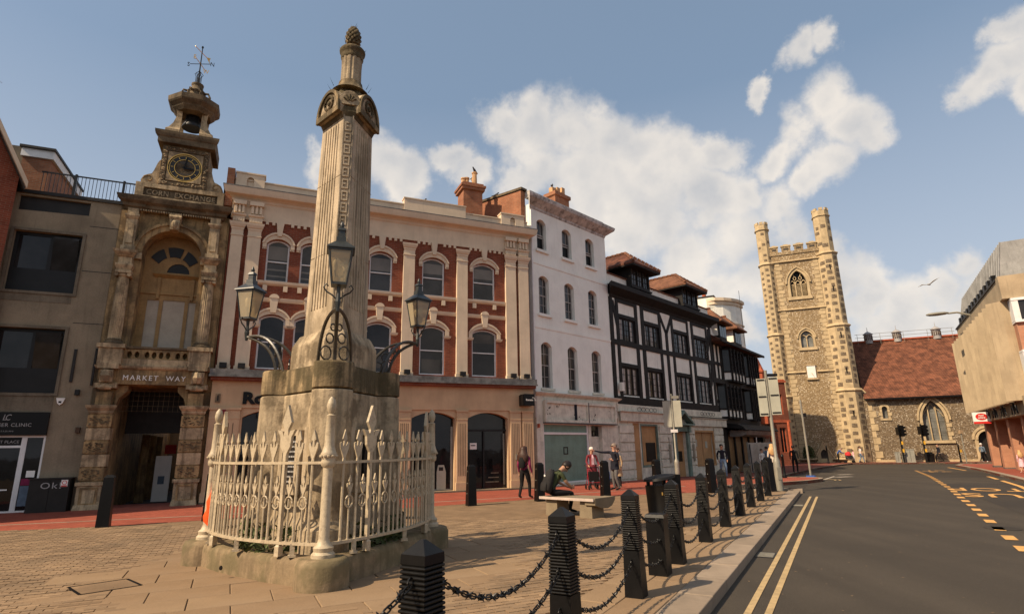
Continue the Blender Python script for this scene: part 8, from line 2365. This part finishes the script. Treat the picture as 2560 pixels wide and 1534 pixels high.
    if hair:
        m = MB()
        if hair == 'short':
            m.loft([[hp((.088 + .004 * math.sin(5 * k)) * sx * math.cos(2 * PI * k / 14), -.012 + .104 * sx * math.sin(2 * PI * k / 14) - .02, z + .035 * (1 if math.sin(2 * PI * k / 14) > .3 else 0) * (1 if z < .06 else 0)) for k in range(14)] for sx, z in ((.95, -.03), (1.0, .03), (.98, .07), (.8, .11), (.4, .135))])
        elif hair == 'fluffy':
            m.loft([[hp((.092 + .012 * math.sin(4 * k + z * 40)) * sx * math.cos(2 * PI * k / 14), -.03 + .105 * sx * math.sin(2 * PI * k / 14), z) for k in range(14)] for sx, z in ((.7, -.05), (1.0, .0), (1.08, .06), (1.0, .11), (.7, .15), (.25, .17))])
        elif hair == 'long':
            rings_ = []
            for sx, sy, f, z in ((.10, .06, -.11, -.46), (.17, .09, -.105, -.36), (.185, .10, -.10, -.24), (.165, .105, -.085, -.13), (.115, .10, -.055, -.04), (.102, .115, -.03, .03), (.098, .112, -.02, .08), (.075, .09, -.012, .115), (.03, .04, -.01, .135)):
                rings_.append([hp((sx + .012 * math.sin(3 * k + z * 30)) * math.cos(2 * PI * k / 16), f + sy * math.sin(2 * PI * k / 16), z) for k in range(16)])
            m.loft(rings_)
        m.build('hair', mats['hair'], bo, 60)
    if skirt:
        z0, z1 = skirt
        m = MB(); m.loft([oval(.20, .17, z0), oval(.17, .14, (z0 + z1) / 2), oval(.13, .10, z1)]); m.build('skirt', mats['top'], bo, 50)
    return t


def look(az): return Vector((math.sin(az), -math.cos(az), 0))


# woman in burgundy, seen from behind, walking off to the right
person('woman in burgundy top with long dark hair and black trousers walking past', (.33, 20.35, 0), rad(150), dict(anL=(.10, .16, .10), knL=(.10, .0, .50), toL=(.12, .0, .04), anR=(-.10, -.12, .085), knR=(-.10, -.12, .50), toR=(-.12, -.28, .035), elR=(-.22, .06, 1.12), wrR=(-.24, -.02, .88), haR=(-.24, -.05, .80)),
       dict(top='cloth_burgundy', legs='cloth_black', shoes='cloth_brown', skin='skin', hair='hair_brown'), 1.72, 'long', True, 1.0, True)
o = thing('small_backpack', 'small black backpack worn by the woman in burgundy', 'backpack', (.33, 20.35, 0), rad(150))
m = MB(); m.loft([[(.12 * sx * math.cos(2 * PI * k / 12), .165 + .07 * sx * math.sin(2 * PI * k / 12), z) for k in range(12)] for sx, z in ((.7, 1.0), (1, 1.05), (1.05, 1.2), (.9, 1.36), (.5, 1.41))]); m.build('bag', 'cloth_black', o, 50)
for s in (-1, 1): MB().tube([(s * .08, .14, 1.38), (s * .11, .02, 1.44), (s * .11, -.1, 1.36), (s * .11, -.06, 1.14), (s * .09, .10, 1.05)], .014, 5).build('strap', 'cloth_black', o)

# young man bent over on the bench, facing right
sx, sy = .98, 15.5
SR = rad(118)
person('young man in olive t-shirt and black jeans sitting hunched on the bench', (sx, sy, .0), SR, dict(pelvis=(0, .05, .53), belly=(0, .03, .68), chest=(0, -.10, .92), neck=(0, -.20, 1.07), head0=(0, -.29, 1.12), head1=(0, -.37, 1.16), head2=(0, -.43, 1.19),
       shL=(.16, -.13, 1.02), elL=(.20, -.26, .78), wrL=(.12, -.44, .66), haL=(.07, -.50, .63), shR=(-.16, -.13, 1.02), elR=(-.20, -.24, .78), wrR=(-.12, -.43, .66), haR=(-.08, -.50, .64),
       hiL=(.09, .0, .53), knL=(.12, -.44, .52), anL=(.10, -.28, .10), toL=(.11, -.45, .045), hiR=(-.09, .0, .53), knR=(-.12, -.44, .52), anR=(-.12, -.36, .10), toR=(-.13, -.54, .045), look=Vector((0, -.35, -.94))),
       dict(top='cloth_olive', legs='cloth_black', shoes='cloth_black', skin='skin_tan', hair='hair_black'), 1.75, 'fluffy', True, .5)
o = thing('backpack', 'large dark backpack on the back of the seated young man', 'backpack', (sx, sy, 0), SR)
m = MB(); m.loft([[(.17 * sx_ * math.cos(2 * PI * k / 14), y + .11 * sx_ * math.sin(2 * PI * k / 14), z + .05 * math.sin(2 * PI * k / 14)) for k in range(14)] for sx_, y, z in ((.75, .20, .56), (1.0, .20, .60), (1.05, .17, .74), (1.0, .10, .92), (.8, .05, 1.04), (.4, .02, 1.09))]); bk = m.build('bag', 'cloth_darkgrey', o, 50)
m = MB(); m.loft([[(.13 * sx_ * math.cos(2 * PI * k / 12), y + .05 * math.sin(2 * PI * k / 12), z) for k in range(12)] for sx_, y, z in ((.9, .29, .60), (1.0, .29, .66), (1.0, .27, .76), (.9, .25, .80))]); m.build('front_pocket', 'cloth_darkgrey', bk, 50)
MB().box(-.03, .03, .225, .24, .94, .99).build('label_patch', 'sign_white', bk)
for s in (-1, 1): MB().tube([(s * .10, .02, 1.06), (s * .13, -.12, 1.09), (s * .13, -.22, .98), (s * .14, -.10, .78), (s * .12, .1, .62)], .016, 5).build('strap', 'cloth_darkgrey', bk)

# elderly lady with rollator
EL = (3.22, 24.6, 0); ER = rad(10)
person('white haired lady in maroon coat standing behind a rollator', EL, ER, dict(elL=(.22, -.02, 1.12), wrL=(.22, -.24, .98), haL=(.22, -.31, .95), elR=(-.22, -.02, 1.12), wrR=(-.22, -.24, .98), haR=(-.22, -.31, .95), head0=(0, -.03, 1.55), head1=(0, -.05, 1.64), head2=(0, -.04, 1.71)),
       dict(top='cloth_maroon', legs='cloth_darkgrey', shoes='cloth_black', skin='skin', hair='hair_white'), 1.66, 'short', True, 1.0, True)
lv = thing('blouse_front', 'pale pink blouse panel of the lady with the rollator', 'clothing', EL, ER)
COL.objects.unlink(lv); bpy.data.objects.remove(lv)
lady = [o_ for o_ in bpy.data.objects if o_.name.startswith('person') and o_.get('label', '').startswith('white haired')][0]
m = MB(); m.loft([[(x, y, z) for x, y in ((-w_, yy), (w_, yy), (w_, yy + .02), (-w_, yy + .02))] for z, w_, yy in ((.86, .05, -.135), (1.1, .045, -.13), (1.3, .04, -.145), (1.44, .015, -.10))]); m.build('blouse', 'cloth_pink', [c for c in lady.children][0])
m = MB(); m.loft([oval(.20, .165, .62), oval(.19, .15, .85), oval(.165, .135, 1.02)]); m.build('coat_skirt', 'cloth_maroon', [c for c in lady.children][0], 50)
rl_ = thing('rollator', 'red framed four wheeled rollator with black seat bag', 'rollator', (3.18, 24.12, 0), ER)
for s in (-1, 1):
    MB().tube([(s * .24, .18, .93), (s * .24, .06, .95), (s * .24, .0, .86), (s * .25, -.18, .12)], .014, 6).build('front_leg', 'rollator_red', rl_); MB().tube([(s * .24, -.06, .62), (s * .25, .22, .12)], .014, 6).build('rear_leg', 'rollator_red', rl_); MB().tube([(s * .24, .18, .93), (s * .24, .30, .94)], .020, 6).build('grip', 'cloth_black', rl_)
    for y in (-.2, .24):
        wh = MB().lathe([(.09, -.016), (.095, 0), (.09, .016)], 0, 0, 16).build('wheel', 'cloth_black', rl_, None, (s * .25, y, .095), (0, PI / 2, 0))
MB().box(-.24, .24, -.02, .18, .56, .60).build('seat', 'cloth_black', rl_); MB().box(-.20, .20, -.16, .02, .34, .70).build('bag', 'cloth_black', rl_); MB().tube([(-.24, .0, .84), (-.2, -.06, .86), (.2, -.06, .86), (.24, 0, .84)], .02, 6).build('backrest', 'cloth_black', rl_); MB().tube([(-.25, -.14, .28), (.25, -.14, .28)], .012, 5).build('cross_bar', 'rollator_red', rl_)

# tall man in navy coat pointing left
person('man in navy jacket and sunglasses pointing left with outstretched arm', (3.98, 23.5, 0), rad(-62), dict(elR=(-.30, -.30, 1.43), wrR=(-.33, -.58, 1.50), haR=(-.33, -.68, 1.52), shR=(-.17, -.02, 1.43), elL=(.22, .02, 1.14), wrL=(.18, -.20, 1.12), haL=(.16, -.28, 1.16), knL=(.11, -.06, .49), anL=(.12, .06, .085), toL=(.13, -.11, .035)),
       dict(top='cloth_navy', legs='cloth_grey', shoes='cloth_black', skin='skin', hair='hair_grey'), 1.78, 'short', True)
man = [o_ for o_ in bpy.data.objects if o_.get('label', '').startswith('man in navy jacket and sun')][0]
MB().tube([(-.07, -.075, 1.665), (-.035, -.098, 1.668), (0, -.102, 1.668), (.035, -.098, 1.668), (.07, -.075, 1.665)], .014, 6).build('sunglasses', 'sign_black', [c for c in man.children][0])
MB().loft([oval(.175, .135, .78), oval(.165, .125, .95), oval(.15, .12, 1.1)]).build('jacket_hem', 'cloth_navy', [c for c in man.children][0], 50)
person('person in tan coat mostly hidden behind the pointing man', (4.22, 24.25, 0), rad(-50), dict(), dict(top='cloth_tan', legs='cloth_darkgrey', shoes='cloth_tan', skin='skin', hair='hair_brown'), 1.60, 'short', False, 1.0, True, (.55, 1.0))
o = thing('blue_bag', 'bright blue carrier bag between the pointing man and the bollard', 'bag', (3.72, 24.05, 0)); MB().loft([oval(.12, .06, .35), oval(.14, .08, .4), oval(.13, .06, .66), oval(.11, .03, .7)]).build('sack', 'cloth_blue', o); MB().tube([(-.06, 0, .69), (-.04, 0, .82), (.04, 0, .82), (.06, 0, .69)], .008, 5).build('handle', 'cloth_blue', o)
# man in navy jacket and jeans walking towards the camera
person('man in navy jacket and blue jeans walking towards the plaza', (11.5, 32.6, zs(32.6)), rad(-12), dict(knL=(.10, -.16, .50), anL=(.10, -.10, .10), toL=(.11, -.26, .06), anR=(-.10, .16, .11), knR=(-.10, .02, .50), toR=(-.11, .03, .04), elL=(.23, .08, 1.14), wrL=(.20, -.06, .92), haL=(.19, -.1, .86), elR=(-.23, .06, 1.14), wrR=(-.20, -.05, .92), haR=(-.19, -.1, .86)),
       dict(top='cloth_navy', legs='cloth_jeans', shoes='cloth_grey', skin='skin_tan', hair='hair_black'), 1.76, 'short', True)
# people further along the footway
person('blonde woman in pale grey top walking away beside the lamp post', (13.76, 31.4, zs(31)), rad(165), dict(anL=(.1, .12, .09), anR=(-.1, -.1, .09)), dict(top='cloth_pale', legs='cloth_black', shoes='cloth_black', skin='skin', hair='hair_blonde'), 1.70, 'long', False, 1.0, True, (.80, 1.05))
person('man in black top walking away near the tower', (18.5, 39.0, zs(39)), rad(150), dict(anL=(.09, .18, .1), anR=(-.09, -.14, .09), knR=(-.1, -.12, .5)), dict(top='cloth_black', legs='cloth_black', shoes='cloth_black', skin='skin_tan', hair='hair_black'), 1.74, 'short')
person('person in dark blue coat behind the blonde woman', (17.3, 40.4, zs(40)), rad(200), dict(anL=(.09, .1, .1)), dict(top='cloth_steelblue', legs='cloth_black', shoes='cloth_black', skin='skin', hair='hair_black'), 1.72, 'short')
person('person in white jacket among the walkers left of the lamp post', (16.4, 39.0, zs(39)), rad(20), dict(), dict(top='cloth_white', legs='cloth_darkgrey', shoes='cloth_black', skin='skin', hair='hair_brown'), 1.55, 'short', False, 1.0, True)
person('man in bright blue jacket bending over a pushchair', (34.0, 61.9, zs(61)), rad(70), dict(chest=(0, -.14, 1.24), neck=(0, -.26, 1.38), head0=(0, -.33, 1.44), head1=(0, -.38, 1.52), head2=(0, -.38, 1.58), shL=(.155, -.16, 1.34), shR=(-.155, -.16, 1.34), elL=(.2, -.3, 1.12), elR=(-.2, -.3, 1.12), wrL=(.2, -.5, 1.02), wrR=(-.2, -.5, 1.02), haL=(.18, -.56, 1.0), haR=(-.18, -.56, 1.0)), dict(top='cloth_blue', legs='cloth_black', shoes='cloth_black', skin='skin', hair='hair_grey'), 1.65, 'short')
o = thing('pushchair', 'dark pushchair with a red hood before the tower', 'pushchair', (34.9, 61.6, zs(61)), rad(70))
MB().loft([[(x, y, z) for x, z in ((-.22, .35), (.22, .35), (.24, .75), (-.24, .75))] for y in (-.35, .25)]).build('seat', 'cloth_darkgrey', o); m = MB(); m.loft([oval(.27, .30, .72), oval(.28, .30, .9), oval(.2, .22, 1.05), oval(.05, .05, 1.12)]); m.build('hood', 'cloth_red', o, 50)
for sx_ in (-.24, .24):
    for y in (-.4, .35): MB().lathe([(.13, -.02), (.14, 0), (.13, .02)], 0, 0, 14).build('wheel', 'cloth_black', o, None, (sx_, y, .14), (0, PI / 2, 0))
    MB().tube([(sx_, -.4, .14), (sx_, .1, .5), (sx_, .5, .95)], .014, 5).build('frame_bar', 'steel_grey', o)
person('woman in white top and jeans walking past the buttress', (36.1, 61.4, zs(61)), rad(80), dict(anL=(.1, .2, .1), anR=(-.1, -.2, .09), knR=(-.1, -.16, .5)), dict(top='cloth_white', legs='cloth_jeans', shoes='cloth_black', skin='skin', hair='hair_brown'), 1.66, 'short', False, .6, True)
person('child in pink walking beside the woman in white', (35.5, 61.7, zs(61)), rad(80), dict(), dict(top='cloth_pink', legs='cloth_white', shoes='cloth_black', skin='skin', hair='hair_brown'), 1.30, 'short')
person('man in dark suit striding along the church wall', (42.5, 59.0, zs(59)), rad(-100), dict(anL=(.1, .28, .14), anR=(-.1, -.25, .09), knR=(-.1, -.22, .5), knL=(.1, .05, .5)), dict(top='cloth_navy', legs='cloth_darkgrey', shoes='cloth_black', skin='skin', hair='hair_brown'), 1.74, 'short')
person('man in blue jumper striding by the church door', (45.0, 56.6, zs(56)), rad(110), dict(anL=(.1, .28, .14), anR=(-.1, -.25, .09), knR=(-.1, -.2, .5), knL=(.1, .05, .5)), dict(top='cloth_steelblue', legs='cloth_black', shoes='cloth_white', skin='skin', hair='hair_white'), 1.76, 'short')
person('little girl in a pale pink dress at the right kerb', (26.9, 31.4, zs(31)), rad(160), dict(), dict(top='cloth_pink', legs='skin', shoes='sign_white', skin='skin', hair='hair_blonde'), 1.16, 'long', False, 1.0, True, (.48, 1.05), None, True, True)
person('woman in tan top holding the little girl at the right frame edge', (28.0, 31.6, zs(31)), rad(170), dict(elL=(.24, -.02, 1.13), wrL=(.26, -.08, .9)), dict(top='cloth_tan', legs='cloth_mint', shoes='sign_white', skin='skin', hair='hair_brown'), 1.66, 'long', False, 1.0, True)

# flecks of litter and gum on the paving and road
m = MB(); rr = random.Random(77)
for k in range(420):
    y = 4 + 16 * rr.random() ** 1.6; x = rr.uniform(-.95, .95) * y
    p = Vector((x, y)); onroad = (p - K0).dot(KN) > 0
    if (p - MCL).length < 2.6 or y > 21 or (p - K0).dot(KN) > 8: continue
    if not onroad and not inside((x, y), plaza_pts): continue
    z = (ROADZ + .003) if onroad else .006
    r_ = rr.uniform(.006, .018); a = rr.uniform(0, PI)
    q = [(x + r_ * math.cos(a + t_) * (1.6 if i % 2 else .8), y + r_ * math.sin(a + t_) * (1.6 if i % 2 else .8), z) for i, t_ in enumerate((0, 1.3, PI, 4.4))]
    m.add(q, [(0, 1, 2, 3)])
stuff(tag(m.build('litter_flecks', 'flag_pale'), 'pale specks of litter and gum scattered over paving and road', 'litter'))
